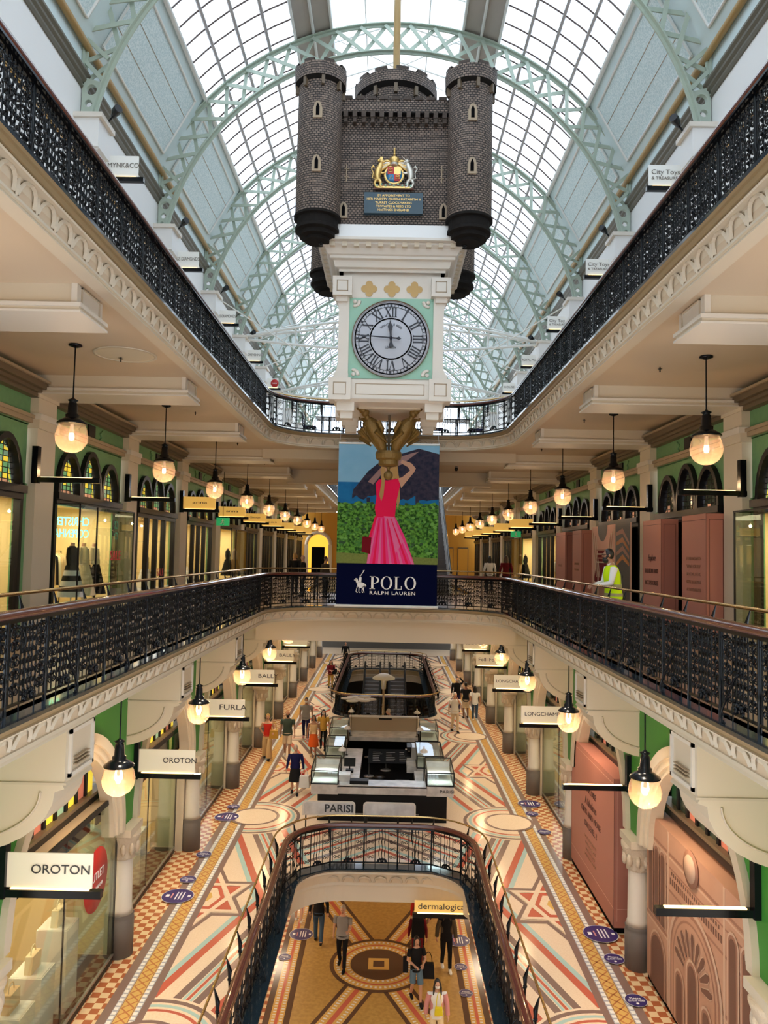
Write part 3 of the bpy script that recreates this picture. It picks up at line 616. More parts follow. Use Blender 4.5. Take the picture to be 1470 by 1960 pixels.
def facade_mid(s_):
    mb = MB(); X = lambda a: s_*a
    def bx(xa, ya, za, xb, yb, zb, k): mb.box(min(X(xa), X(xb)), ya, za, max(X(xa), X(xb)), yb, zb, k)
    for k in range(-4, 9):
        pa = 9.75+B*(k+1); pb = pa+.93; na = pa+B    # pilaster pa..pb, bay pb..na
        if na > YEND: continue
        bx(7.08, pa+.05, MZ, 7.5, pb-.05, 11.42, 'cream'); bx(7.0, pa+.0, 10.50, 7.5, pb, 10.62, 'cream_white'); bx(7.03, pa+.0, 10.32, 7.5, pb, 10.50, 'cream'); bx(7.05, pa, 10.95, 7.5, pb, 11.2, 'cream')
        y0, y1 = pb-.05, na+.05; yc = (y0+y1)/2; w_ = (y1-y0)
        # green frieze + wall with a wide opening holding the tri-arched window
        bx(7.25, y0, 10.38, 7.4, y1, 11.42, 'green_wall')
        bx(7.08, y0, 10.95, 7.4, y1, 11.03, 'moulding_brown'); bx(7.0, y0, 11.03, 7.4, y1, 11.10, 'moulding_brown'); bx(6.9, y0, 11.10, 7.4, y1, 11.22, 'moulding_brown'); bx(6.85, y0, 11.22, 7.4, y1, 11.27, 'moulding_tan')
        bx(7.16, y0, 10.42, 7.4, y1, 10.51, 'moulding_tan'); bx(7.12, y0, 10.51, 7.4, y1, 10.58, 'moulding_tan')
        bx(7.2, yc-.2, 10.62, 7.26, yc+.2, 10.90, 'black_frame')
        for q in (-.55, .55): mb.tube([(X(7.23), yc+q, 10.62), (X(7.23), yc+q*1.25, 10.7), (X(7.23), yc+q*1.05, 10.78), (X(7.23), yc+q*1.35, 10.88)], .025, 'green_wall', 4)
        # green band between arches
        n = 3; ww = 3.7/3; zs = 9.12
        for j in range(3):
            a = yc-1.85+ww*j; hy = 1.0 if j == 1 else .84
            A = [PI*i/10 for i in range(11)]
            P = [(a-(.32 if j == 0 else 0), zs), (a-(.32 if j == 0 else 0), 10.40), (a+ww+(.32 if j == 2 else 0), 10.40), (a+ww+(.32 if j == 2 else 0), zs)]+[(a+ww/2+(ww/2-.02)*cos(t), zs+(hy+.12)*sin(t)) for t in A]
            mb.prism(P, 0, min(X(7.25), X(7.38)), max(X(7.25), X(7.38)), 'green_wall')
        for yy in (y0, y1-.32): bx(7.25, yy, MZ, 7.38, yy+.32, 9.2, 'green_wall')
    return struct(mb.build('wall_left' if s_ < 0 else 'wall_right'))
for s_ in (-1, 1): facade_ground(s_); facade_mid(s_)
# ================================================================== SHOP WINDOWS
wc = [0]
def lerp(a, b, t): return a+(b-a)*t
def mid_window(s_, k, lit=True, kind='shop'):
    wc[0] += 1; X = lambda a: s_*a
    pb = 9.75+B*(k+1)+.93-.05; na = 9.75+B*(k+2)+.05; yc = (pb+na)/2
    mb = MB()
    def bx(xa, ya, za, xb, yb, zb, kk, m_=None): (m_ or mb).box(min(X(xa), X(xb)), ya, za, max(X(xa), X(xb)), yb, zb, kk)
    ww = 3.7/3; zs = 9.12
    sg = MB()
    for j in range(3):
        a = yc-1.85+ww*j; hy = 1.0 if j == 1 else .84; c = a+ww/2
        A = [PI*i/12 for i in range(13)]
        r0, r1 = ww/2+.01, ww/2-.10
        Q = [(c+r0*cos(t), zs+(hy+.14)*sin(t)) for t in A]+[(c+r1*cos(t), zs+(hy+.02)*sin(t)) for t in reversed(A)]
        mb.prism(Q, 0, min(X(7.14), X(7.36)), max(X(7.14), X(7.36)), 'black_frame')
        # leaded panes
        cols, rows = 5, 8; kk = random.Random(j*7+k)
        for ci in range(cols):
            for ri in range(rows):
                ya, yb_ = c-r1+2*r1*ci/cols, c-r1+2*r1*(ci+1)/cols; za, zb = zs+(hy+.02)*ri/rows, zs+(hy+.02)*(ri+1)/rows
                mx = max(abs(ya-c), abs(yb_-c)); mn = min(abs(ya-c), abs(yb_-c)) if (ya-c)*(yb_-c) > 0 else 0
                top = lambda y: zs+(hy+.02)*math.sqrt(max(0, 1-((y-c)/r1)**2))
                if max(top(ya), top(yb_)) < za+.01: continue
                P = [(X(7.30), ya, min(za, top(ya))), (X(7.30), yb_, min(za, top(yb_))), (X(7.30), yb_, min(zb, top(yb_))), (X(7.30), ya, min(zb, top(ya)))]
                if lit: m_ = 'pane_pinkglow' if ri == 0 else kk.choice(['pane_yellow', 'pane_green', 'pane_yellow', 'pane_mint', 'pane_green'] if (ci+ri//2) % 2 else ['pane_green', 'pane_mint', 'pane_yellow'])
                else: m_ = 'pane_dark' if ri > 1 or kk.random() < .6 else 'pane_pinkglow'
                sg.poly(P, m_)
        for ci in range(1, cols): y = c-r1+2*r1*ci/cols; sg.tube([(X(7.29), y, zs), (X(7.29), y, top(y))], .011, 'lead', 3, caps=False)
        for ri in range(1, rows):
            z = zs+(hy+.02)*ri/rows; e = r1*math.sqrt(max(0, 1-((z-zs)/(hy+.02))**2)); sg.tube([(X(7.29), c-e, z), (X(7.29), c+e, z)], .011, 'lead', 3, caps=False)
    # transom, jambs, mullions of the shopfront
    bx(7.08, yc-1.95, 8.98, 7.36, yc+1.95, 9.13, 'black_frame'); bx(7.14, yc-1.92, 8.86, 7.3, yc+1.92, 8.98, 'black_frame')
    for yy in (yc-1.95, yc+1.83): bx(7.16, yy, MZ, 7.3, yy+.12, 9.0, 'black_frame')
    bx(7.14, yc-1.9, MZ, 7.3, yc+1.9, MZ+.14, 'black_frame')
    if kind == 'box':   # projecting glass showcase
        for (xa, ya) in ((6.70, yc-1.75), (6.70, yc+1.75), (6.70, yc-.75)): mb.box(X(xa)-.015, ya-.015, MZ+.05, X(xa)+.015, ya+.015, 8.9, 'black_frame')
        bx(6.68, yc-1.77, 8.87, 7.2, yc-1.74, 8.9, 'black_frame'); bx(6.68, yc+1.74, 8.87, 7.2, yc+1.77, 8.9, 'black_frame'); bx(6.68, yc-1.77, 8.87, 6.71, yc+1.77, 8.9, 'black_frame')
        bx(6.7, yc-1.75, MZ, 7.2, yc+1.75, MZ+.3, 'shop_floor')
    else:
        for yy in (yc-.95, yc-.1, yc+.75): bx(7.16, yy, MZ, 7.3, yy+.13, 8.9, 'black_frame')
    w = mb.build('window_%d' % wc[0]); struct(w)
    sg.build('stained_glass', w)
    g = MB()
    if kind == 'box':
        g.box(min(X(6.70), X(6.71)), yc-1.75, MZ+.06, max(X(6.70), X(6.71)), yc+1.75, 8.88, 'shop_glass')
        for yy in (yc-1.75, yc+1.74): g.box(min(X(6.71), X(7.2)), yy, MZ+.06, max(X(6.71), X(7.2)), yy+.01, 8.88, 'shop_glass')
    else: g.box(min(X(7.22), X(7.23)), yc-1.85, MZ+.14, max(X(7.22), X(7.23)), yc+1.85, 8.9, 'shop_glass')
    g.build('glass', w)
    return yc
def room(s_, xf, xb, y0, y1, z0, z1, back='shop_back', nm='wall_shop'):
    mb = MB(); X = lambda a: s_*a
    def bx(xa, ya, za, x2, yb, zb, kk): mb.box(min(X(xa), X(x2)), ya, za, max(X(xa), X(x2)), yb, zb, kk)
    bx(xb, y0, z0, xb+.05, y1, z1, back); bx(xf, y0-.03, z0, xb, y0, z1, back); bx(xf, y1, z0, xb, y1+.03, z1, back); bx(xf, y0, z1, xb, y1, z1+.05, back); bx(xf, y0, z0+.002, xb, y1, z0+.02, 'shop_floor')
    return struct(mb.build(nm))
SIDE = {-1: 'left', 1: 'right'}
# ------------------------------------------------------------------ goods
def mannequin(label, x, y, z, top='c_cream', skirt='c_cream', face=0, stripes=False, h=1.62, head=False, group='shop window mannequins'):
    t = thing('mannequin', label, 'mannequin', (x, y, z), face, group)
    b = MB(); b.tube([(0, 0, 0), (0, 0, .9)], .015, 'steel', 6); b.lathe([(0, 0), (.16, 0), (.16, .015), (0, .02)], (0, 0, 0), 'steel', 14); b.build('stand', t)
    s = h/1.62
    b = MB(); b.tube([(0, 0, .85*s), (0, 0, 1.0*s), (0, 0, 1.15*s), (0, .01, 1.3*s), (0, .01, 1.38*s)], [(.16, .11), (.13, .09), (.155, .115), (.18, .10), (.07, .06)], top, 14)
    for q in (-1, 1): b.tube([(q*.17, 0, 1.34*s), (q*.22, 0, 1.15*s), (q*.23, -.02, .98*s)], [.055, .05, .04], top, 8)
    b.build('bodice', t)
    b = MB(); b.tube([(0, .01, 1.36*s), (0, .0, 1.45*s)], [.055, .045], 'skin', 10)
    if head: b.sph((0, -.01, 1.57*s), (.075, .095, .12), 'cream_white', 12, 9)
    b.build('neck', t)
    b = MB(); n = 6
    for i in range(n):
        za, zb = .98-.66*i/n, .98-.66*(i+1)/n; ra, rb = .13+.17*i/n, .13+.17*(i+1)/n
        b.lathe([(ra, za*s), (rb, zb*s)], (0, 0, 0), ('c_black' if (i % 2 == 0) else 'c_white') if stripes else skirt, 14)
    b.build('skirt', t); return t
def garment_rail(label, x, y, z, cols, rz=0, group='clothes rails'):
    t = thing('clothes_rail', label, 'clothes rail', (x, y, z), rz, group)
    b = MB(); b.tube([(-.7, 0, 0), (-.7, 0, 1.6), (.7, 0, 1.6), (.7, 0, 0)], .014, 'black_metal', 6)
    for q in (-.7, .7): b.tube([(q, -.22, .02), (q, .22, .02)], .014, 'black_metal', 6)
    b.build('frame', t)
    for i, c in enumerate(cols):
        g = MB(); xx = -.55+1.1*i/max(1, len(cols)-1); g.tube([(xx, 0, 1.55), (xx, 0, 1.45), (xx, 0, 1.3), (xx, 0, .75)], [(.02, .05), (.03, .2), (.045, .22), (.05, .25)], c, 8); g.build('garment', t)
    return t
def handbag(label, x, y, z, c, w=.26, h=.2, rz=0, group='handbags on display'):
    t = thing('handbag', label, 'handbag', (x, y, z), rz, group)
    b = MB(); b.prism([(-w/2, 0), (w/2, 0), (w/2*.86, h), (-w/2*.86, h)], 1, -.06, .06, c); b.prism([(-w/2*.88, h*.45), (w/2*.88, h*.45), (w/2*.86, h+.005), (-w/2*.86, h+.005)], 1, -.068, -.06, c); b.build('body', t)
    b = MB(); b.tube([(-w*.25, 0, h)]+[(w*.25*cos(a), 0, h+.13*sin(a)) for a in [PI-PI*i/8 for i in range(9)]], .010, c, 5); b.build('strap', t); return t
def plinth(label, x, y, z, w, d, h, k='cream_white', group='display plinths'):
    mb = MB(); mb.box(-w/2, -d/2, 0, w/2, d/2, h, k); mb.box(-w/2+.02, -d/2+.02, h, w/2-.02, d/2-.02, h+.01, k); o = mb.build('display_plinth', loc=(x, y, z)); return tag(o, label, 'plinth', group)
def shelf_unit(label, x, y, z, s_, cols, group='lit shelf units', wd=1.2, ht=2.1):
    t = thing('shelf_unit', label, 'shelves', (x, y, z), 0, group)
    b = MB()
    for q in (-wd/2, wd/2-.03): b.box(-.15, q, 0, .15, q+.03, ht, 'c_cream')
    for j in range(5): b.box(-.15, -wd/2, .25+j*.42, .15, wd/2, .28+j*.42, 'c_cream')
    b.build('frame', t)
    for j in range(5):
        g = MB(); yy = -wd/2+.08
        while yy < wd/2-.15:
            w_ = random.uniform(.08, .2); g.box(-.1, yy, .281+j*.42, .1, yy+w_, .281+j*.42+random.uniform(.08, .26), random.choice(cols)); yy += w_+.05
        g.build('shelf_stock', t)
    return t
mid_signs = {}
for s_ in (-1, 1):
    for k in range(-1, 9):
        if 9.75+B*(k+2) > YEND: continue
        sd = SIDE[s_]
        kind = 'box' if (s_ < 0 and k in (0, 3)) or (s_ > 0 and k in (-1, 4)) else 'shop'
        yc = mid_window(s_, k, lit=(s_ < 0 and k < 6) or (s_ > 0 and k in (-1,)), kind=kind)
        dim = (s_ > 0 and k in (0, 1, 2))
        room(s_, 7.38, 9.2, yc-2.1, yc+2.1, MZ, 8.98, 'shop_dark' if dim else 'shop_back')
        if not dim: light('shop_light', 'AREA', (s_*8.0, yc, 8.9), SHOP_W*(.8 if k > 5 else 1), SOFT, 1.2, 3.2)
        if dim or k > 6: continue
        cols = [('c_black', 'c_white', True), ('c_cream', 'c_cream', False), ('c_cream', 'c_black', False)] if (s_ < 0 and k == 0) else [(random.choice(['c_black', 'c_cream', 'c_grey', 'c_maroon', 'c_olive', 'c_white']), random.choice(['c_black', 'c_cream', 'c_tweed', 'c_beige', 'c_white']), False) for _ in range(2)]
        xm = 6.95 if kind == 'box' else 7.6; zf = MZ+.3 if kind == 'box' else MZ+.02
        for j, (a, b_, st) in enumerate(cols):
            yy = yc-1.45+.62*j if len(cols) == 3 else yc-1.2+1.5*j
            nm = {('c_black', True): 'black dress with striped hem', ('c_cream', False): 'cream dress'}.get((a, st), a[2:]+' top')
            if len(cols) == 3: nm = ['black dress with striped skirt', 'long cream dress', 'cream top over a black skirt'][j]
            mannequin('mannequin in %s, %s shop window on the %s middle gallery%s' % (nm, ORD[k+1], sd, '' if len(cols) == 3 else (', nearer one' if j == 0 else ', farther one')), s_*xm, yy, zf, a, b_, PI/2*s_*-1, st, h=1.75 if kind != 'box' else 1.7)
        garment_rail('black rail of hanging clothes inside the %s shop on the %s middle gallery' % (ORD[k+1], sd), s_*8.4, yc+.6, MZ+.02, [random.choice(['c_black', 'c_cream', 'c_grey', 'c_beige', 'c_tweed', 'c_maroon', 'c_white']) for _ in range(8)], PI/2)
        shelf_unit('lit cream shelves of goods behind the %s window, %s middle gallery' % (ORD[k+1], sd), s_*9.0, yc-1.2, MZ+.02, s_, ['c_black', 'c_beige', 'c_cream', 'c_tweed', 'c_mustard'])
# reflected neon name in the first left window, built as glowing mirrored letters; sale stickers
t = thing('neon_reflection', 'teal mirrored reflection of a neon shop name, glowing in the left middle gallery window', 'sign', (-7.95, 18.6, 8.45))
a = text('lettering', 'CHRISTENSEN', .3, (0, 0, .12), (PI/2, 0, R(35)), 'neon', t, 1.15, mirror=True); a = text('lettering', 'COPENHAGEN', .3, (0, 0, -.18), (PI/2, 0, R(35)), 'neon', t, 1.15, mirror=True)
for nm, y, z in (('red sale lettering on the first left middle gallery showcase glass', 18.6, 7.75), ('red sale lettering on the second left middle gallery window', 24.0, 7.2)):
    o = text('sale_sticker', 'SALE', .34, (-6.66 if y < 20 else -7.17, y, z), FACE_L, 'text_red'); tag(o, nm, 'sticker')
# ------------------------------------------------------------------ pink hoardings and mural on the right, middle gallery
def hoard(label, x0, x1, y0, y1, z0, z1, lines, big=False):
    t = thing('hoarding', label, 'hoarding', (x0, (y0+y1)/2, z0), 0, 'pink hoarding boxes'); hh = z1-z0; hw = (y1-y0)/2
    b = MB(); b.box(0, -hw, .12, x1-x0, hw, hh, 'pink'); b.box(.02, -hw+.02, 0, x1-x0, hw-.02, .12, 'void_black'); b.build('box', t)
    b = MB()
    for yy in (-hw+.0, hw-.01): b.box(-.004, yy, .12, 0, yy+.012, hh, 'pink_line')
    lk = 'pink_pale' if big else 'pink_line'
    b.box(.06, -hw-.004, .25, .07, -hw, hh-.12, lk); b.box(x1-x0-.07, -hw-.004, .25, x1-x0-.06, -hw, hh-.12, lk); b.box(.06, -hw-.004, hh-.13, x1-x0-.06, -hw, hh-.12, lk); b.box(.06, -hw-.004, .5, x1-x0-.06, -hw, .51, lk)
    b.box(-.004, -hw, hh-.13, 0, hw, hh-.12, lk); b.box(-.004, -hw, .5, 0, hw, .51, lk); b.build('line_border', t)
    for (s2, sz, zz, wd, kk) in lines: text('lettering', s2, sz, (-.008, 0, zz), FACE_R, kk, t, wd, shear=.4 if s2 == 'Explore' else 0)
    return t
hoard('pink hoarding box reading fashion and accessories, farther of the near pair', 6.72, 7.14, 18.62, 19.95, MZ, 8.93, [('Explore', .22, 1.75, .55, 'pink_line'), ('FASHION AND', .16, 1.42, .95, 'pink_line'), ('ACCESSORIES', .16, 1.12, .95, 'pink_line')])
hoard('pink hoarding box listing shop names in small type, nearest on middle gallery', 6.72, 7.14, 15.98, 17.3, MZ, 8.93, [(q, .1, 1.75-.17*i, .75, 'mural_mid') for i, q in enumerate(('FERRAGAMO', 'VAN CLEEF', 'ROLEX', 'OSCA JOHNSON', 'ALLEN EDMONDS'))])
hoard('pink hoarding box beyond the mural, nearer of the far pair', 6.72, 7.14, 26.3, 27.6, MZ, 8.9, [('FOUNTAIN', .1, 1.5, .6, 'mural_mid'), ('OF YOUTH', .1, 1.3, .6, 'mural_mid')])
hoard('pink hoarding box beyond the mural, farther of the far pair', 6.72, 7.14, 28.7, 30.3, MZ, 8.9, [('BEAUTY', .12, 1.4, .6, 'mural_mid')])
t = thing('mural_panel', 'printed mural of draped cream arches and maroon seats behind the guard', 'mural', (6.85, 23.4, MZ)); b = MB()
b.box(0, -1.95, .05, .06, 2.05, 2.75, 'mural_light'); b.build('board', t); b = MB()
def mq(P, k, l=1): b.poly([(-.002*l, y, z) for y, z in P], k)
mq([(2.05, .05), (-.55, .05), (-.55, 2.75), (2.05, 2.75)], 'pink_pale'); mq([(-.6, .05), (-1.95, .05), (-1.95, 2.75), (-.6, 2.75)], 'shop_dark')
mq([(1.5, .05), (.1, .05), (.2, 1.3), (1.4, 1.3)], 'mural_mid', 2); mq([(1.75, 1.0), (1.45, .9), (.1, 1.0), (-.1, 1.1), (.3, 2.0), (1.3, 2.0)], 'c_maroon', 3)
mq([(1.2+.45*0, 2.75)]+[(.78+.55*cos(q), 2.75-.5*sin(q)) for q in [PI*i/10 for i in range(11)]], 'shop_dark', 3)
for q in range(5): mq([(2.0-.12*q, 2.6-.05*q), (1.5-.1*q, 1.1), (1.44-.1*q, 1.1), (1.95-.12*q, 2.6-.05*q)], 'cream' if q % 2 == 0 else 'mural_mid', 4); mq([(-.5+.12*q, 2.6-.05*q), (0+.08*q, 1.2), (.05+.08*q, 1.2), (-.45+.12*q, 2.6-.05*q)], 'cream' if q % 2 == 0 else 'mural_mid', 4)
for q in (1.75, 1.25, .35, -.2): mq([(q+.07, .05), (q-.07, .05), (q-.05, 1.25), (q, 1.4), (q+.05, 1.25)], 'cream', 5)
for q in range(4): mq([(1.4, 2.0-.13*q), (.2, 2.0-.13*q), (.2, 1.96-.13*q), (1.4, 1.96-.13*q)], 'cream' if q % 2 else 'mural_mid', 5)
for q in range(4): mq([(-.7, 2.5-.3*q), (-1.3, 2.6-.25*q), (-1.9, 2.2-.2*q), (-1.9, 2.1-.2*q), (-1.3, 2.45-.25*q), (-.7, 2.4-.3*q)], 'tile_orange' if q % 2 else 'mural_mid', 2)
b.build('print', t)
# ------------------------------------------------------------------ ground floor shops
def ground_window(s_, k, xf=5.45, lit=True, frame='black_frame', case=True):
    wc[0] += 1; X = lambda a: s_*a; y0 = 15.28+B*k+.28; y1 = 15.28+B*(k+1)-.28; yc = (y0+y1)/2
    mb = MB()
    def bx(xa, ya, za, xb, yb, zb, kk): mb.box(min(X(xa), X(xb)), ya, za, max(X(xa), X(xb)), yb, zb, kk)
    # arched tympanum with coloured lights
    r = 2.15; zc_ = 2.5; r = 2.05; A = [PI*i/20 for i in range(21)]
    bx(5.34, y0-.0, 3.2, 5.7, y1+.0, 3.36, 'black_frame'); bx(5.3, y0, 3.36, 5.5, y1, 3.42, 'moulding_brown')
    for i, t_ in enumerate([-1.9+.42*i for i in range(10)]):
        top = 2.5+math.sqrt(max(0.01, r*r-t_*t_)); bx(5.38, yc+t_-.06, 3.3, 5.46, yc+t_+.03, max(3.3, top), 'black_frame')
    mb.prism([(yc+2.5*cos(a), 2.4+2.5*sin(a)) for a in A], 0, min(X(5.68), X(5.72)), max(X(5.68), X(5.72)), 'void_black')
    w = None
    pn = MB(); cl = ['pane_salmon', 'pane_yellow', 'pane_lime', 'pane_salmon', 'pane_yellow', 'pane_mint', 'pane_yellow', 'pane_salmon', 'pane_yellow'] 
    for i in range(9):
        ya, yb = yc-1.84+.42*i, yc-1.84+.42*i+.30; top = 2.5+math.sqrt(max(0.01, r*r-min(abs(ya-yc), abs(yb-yc))**2))
        if top > 3.5: pn.box(min(X(5.42), X(5.45)), ya, 3.38, max(X(5.42), X(5.45)), yb, min(top, 4.4), cl[i] if lit else ('pane_dark' if i % 3 else 'pane_salmon'))
    if case:
        zt = 3.2
        bx(xf, y0, zt-.04, 6.0, y1, zt+.02, 'moulding_tan'); bx(xf-.01, y0, zt-.06, xf+.03, y1, zt+.03, 'black_frame')
        bx(xf, y0, 0, 6.0, y1, .12, 'black_frame'); bx(xf-.01, y0, .12, xf+.03, y1, .16, 'steel')
        for yy in (y0, y1-.04): bx(xf, yy, .1, xf+.03, yy+.04, zt, 'black_frame')
        bx(xf, yc-.015, .1, xf+.02, yc+.015, zt, 'black_frame')
    w = struct(mb.build('window_%d' % wc[0])); pn.build('coloured_panes', w)
    if case:
        g = MB(); g.box(min(X(xf), X(xf+.012)), y0, .14, max(X(xf), X(xf+.012)), y1, 3.18, 'shop_glass')
        for yy in (y0, y1-.012): g.box(min(X(xf), X(5.9)), yy, .14, max(X(xf), X(5.9)), yy+.012, 3.18, 'shop_glass')
        g.build('glass', w)
    return yc
for s_ in (-1, 1):
    for k in range(-1, 8):
        xf = 5.1 if k == -1 else (5.42 if k == 0 else 5.3)
        hb = s_ > 0 and k in (-1, 0)
        yc = ground_window(s_, k, xf, lit=(s_ < 0 or k > 1), case=not hb)
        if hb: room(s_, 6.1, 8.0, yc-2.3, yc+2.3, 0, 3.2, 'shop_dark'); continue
        room(s_, 6.05, 8.4, yc-2.3, yc+2.3, 0, 3.15)
        light('shop_light', 'AREA', (s_*6.5, yc, 3.1), SHOP_W*(1 if k < 5 else .7), SOFT, 1.6, 3.6)
        sd = SIDE[s_]
        if k == -1: continue
        shelf_unit('lit cream shelves behind the %s shop window, %s ground arcade' % (ORD[k+1], sd), s_*7.9, yc-1.0, .02, s_, ['c_black', 'c_beige', 'c_cream', 'c_mustard', 'c_maroon'], wd=1.6)
        if k < 6:
            for j in range(2):
                yy = yc-1.2+1.5*j; h = .9+.3*j; c = random.choice(['c_black', 'c_beige', 'c_mustard', 'c_maroon', 'c_cream']); w2 = ['nearer', 'farther'][j]
                plinth('white plinth, %s of two in the %s window of the %s ground arcade' % (w2, ORD[k+1], sd), s_*(xf+.38), yy, .125, .4, .4, h)
                handbag('%s handbag on the %s plinth, %s window of the %s ground arcade' % (c[2:], w2, ORD[k+1], sd), s_*(xf+.38), yy, .135+h, c, rz=PI/2)
# first window on the left: mannequin, stepped plinths with bags, round red sticker, rug
YW = 12.6
mannequin('mannequin in a cream and green patterned dress in the nearest left ground window', -5.75, 11.15, .14, 'c_floral', 'c_cream', PI/2, head=True, h=1.75)
for j, (x, y, h) in enumerate(((-5.45, 10.9, .55), (-5.5, 11.75, .85), (-5.55, 12.55, 1.0), (-5.5, 13.35, 1.35))):
    plinth('white plinth in the nearest left ground window, %s in height order' % ['lowest', 'second lowest', 'second tallest', 'tallest'][j], x, y, .125, .52, .5, h)
    handbag('%s handbag on the %s plinth of the nearest left ground window' % (['yellow', 'tan', 'cream', 'pale yellow'][j], ['lowest', 'second lowest', 'second tallest', 'tallest'][j]), x, y, .135+h, ['c_mustard', 'c_beige', 'c_cream', 'c_cream'][j], .34, .27, rz=PI/2)
t = thing('round_sticker', 'round red offer sticker on the nearest left shop window', 'sticker', (-5.085, 13.9, 2.0)); b = MB(); b.lathe([(0, 0), (.55, 0), (.55, .006), (0, .006)], (0, 0, 0), 'red', 28, ax=0); b.build('disc', t)
text('lettering', 'OUTLET', .2, (.012, 0, .05), FACE_L, 'text_white', t, .7); text('lettering', 'UP TO 50% OFF', .08, (.012, 0, -.16), FACE_L, 'text_white', t, .6)
b = MB(); b.box(-4.98, 15.9, 0, -4.72, 16.2, .01, 'brass'); 
# ground right: pink hoarding and the facade mural
t = hoard('large salmon hoarding box reading explore gifts and more on level two, ground right', 4.98, 5.6, 16.55, 20.3, 0, 3.22, [('EXPLORE', .2, 2.35, .9, 'pink_line'), ('A fabulous', .26, 2.05, 1.0, 'pink_line'), ('GIFTS AND MORE', .2, 1.78, 1.7, 'pink_line'), ('ON LEVEL 2', .2, 1.5, 1.1, 'pink_line')]+[('STORES AND SERVICES', .09, 1.2-.14*i, 1.0-.1*(i % 3), 'mural_mid') for i in range(4)], big=True)
t = thing('mural_panel', 'salmon hoarding printed with an arched sandstone facade, nearest ground right', 'mural', (5.12, 12.55, 0)); b = MB()
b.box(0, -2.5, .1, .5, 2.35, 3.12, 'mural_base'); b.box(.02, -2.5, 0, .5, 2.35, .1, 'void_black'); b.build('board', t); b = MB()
def hl(y0, y1, z0, z1, k, l=1): b.box(-.003*l, y0, z0, 0, y1, z1, k)
def win(yc, z0, w_, h, k='mural_dark', l=4):
    for e, kk, ll in ((.09, 'mural_light', l), (.05, 'mural_mid', l+1), (0, k, l+2)):
        P = [(yc-w_/2-e, z0), (yc+w_/2+e, z0)]+[(yc+(w_/2+e)*cos(q), z0+h-w_/2+(w_/2+e)*sin(q)) for q in [PI*i/10 for i in range(11)]]
        b.poly([(-.003*ll, y, z) for y, z in P], kk)
for z_, h_, k_ in ((2.72, .05, 'mural_mid'), (2.66, .03, 'mural_light'), (2.5, .03, 'mural_mid'), (2.1, .04, 'mural_mid'), (1.25, .05, 'mural_mid'), (1.2, .03, 'mural_light')): hl(-2.5, 2.35, z_, z_+h_, k_, 1)
for yy in (1.25, -1.0): hl(yy-.03, yy+.03, .1, 3.1, 'mural_light', 2)
for i in range(24): hl(1.15-.088*i, 1.11-.088*i, 2.25, 2.36, 'mural_dark', 2); 
for i in range(22): hl(1.1-.09*i, 1.06-.09*i, 2.42, 2.48, 'mural_dark', 2)
for i in range(3): win(2.1-.3*i, 1.35, .16, 1.25); win(2.1-.3*i, .1, .001, .01)
for i in range(3): win(-1.3-.42*i, 1.2, .2, 1.3); win(-1.3-.42*i, .12, .22, .85)
win(1.75, .1, .62, .95); 
for e, kk in ((1.08, 'mural_light'), (1.0, 'mural_mid'), (.94, 'mural_base'), (.86, 'mural_mid'), (.82, 'mural_base')):
    P = [(.12-e, .1), (.12+e, .1)]+[(.12+e*cos(q), 1.15+e*sin(q)) for q in [PI*i/20 for i in range(21)]]; b.poly([(-.003*(3+(1.1-e)*12), y, z) for y, z in P], kk)
for i in range(9):
    a = PI*(.08+.84*i/8); c = Vector((.12, 1.12)); d = Vector((cos(a), sin(a))); n_ = Vector((-d.y, d.x))
    for w2, kk, l in ((.085, 'mural_light', 9), (.065, 'mural_dark', 10)):
        P = [c+d*.36+n_*w2*.4, c+d*.66+n_*w2, c+d*.76+n_*w2*.5, c+d*.76-n_*w2*.5, c+d*.66-n_*w2, c+d*.36-n_*w2*.4]; b.poly([(-.003*l, p.x, p.y) for p in P], kk)
for yy, w_, h_ in ((-.42, .24, .8), (.12, .3, 1.22), (.66, .24, .8)): win(yy, .15, w_, h_, l=11)
b.lathe([(0, 0), (.3, 0), (.3, .02), (0, .03)], (-.03, .2, 2.88), 'mural_mid', 20, ax=0); b.lathe([(0, 0), (.22, 0), (.22, .02), (0, .03)], (-.045, .2, 2.88), 'mural_light', 20, ax=0)
b.build('print', t)
# ------------------------------------------------------------------ blade signs
def blade_sign(label, s_, xe, xw, y, z, h, word=None, sz=.16, lit=True, k='sign_face', post=1, ww=None, tcol='text_dark', tx=None, panel=True, cat='shop sign', sub=None, disc=None, group='hanging shop signs'):
    t = thing('blade_sign', label, cat, (0, y, z), 0, group); X = lambda a: s_*a; x0, x1 = min(X(xe), X(xw)), max(X(xe), X(xw))
    b = MB(); b.box(x0-.02, -.05, -.10, x1+.1 if s_ > 0 else x1+.05, .05, 0, 'black_metal')
    if post: px = X(xw+.02); b.box(px-.06, -.07, -.12, px+.06, .07, .62, 'black_metal')
    b.build('bracket', t)
    b = MB(); b.box(x0+.1, -.03, 0.0, x1-.12, .03, .012, 'led'); b.build('light_strip', t)
    if panel:
        b = MB(); b.box(x0+.03, -.012, .02, x1-.08, .012, h, k); b.build('panel', t)
        if word: text('lettering', word, sz, ((tx if tx is not None else (x0+x1)/2), -.02, h*(.55 if not sub else .66)), FACE, tcol, t, ww)
        if sub: text('lettering', sub, sz*.62, ((tx if tx is not None else (x0+x1)/2), -.02, h*.38), FACE, tcol, t, ww)
        if disc: d = MB(); d.lathe([(0, 0), (disc, 0), (disc, -.012), (0, -.012)], ((tx or 0), -.014, h*.5), 'red', 24, ax=1); d.build('disc', t); text('lettering', 'Leica', .1, ((tx or 0), -.03, h*.5), FACE, 'text_white', t, .2)
    return t
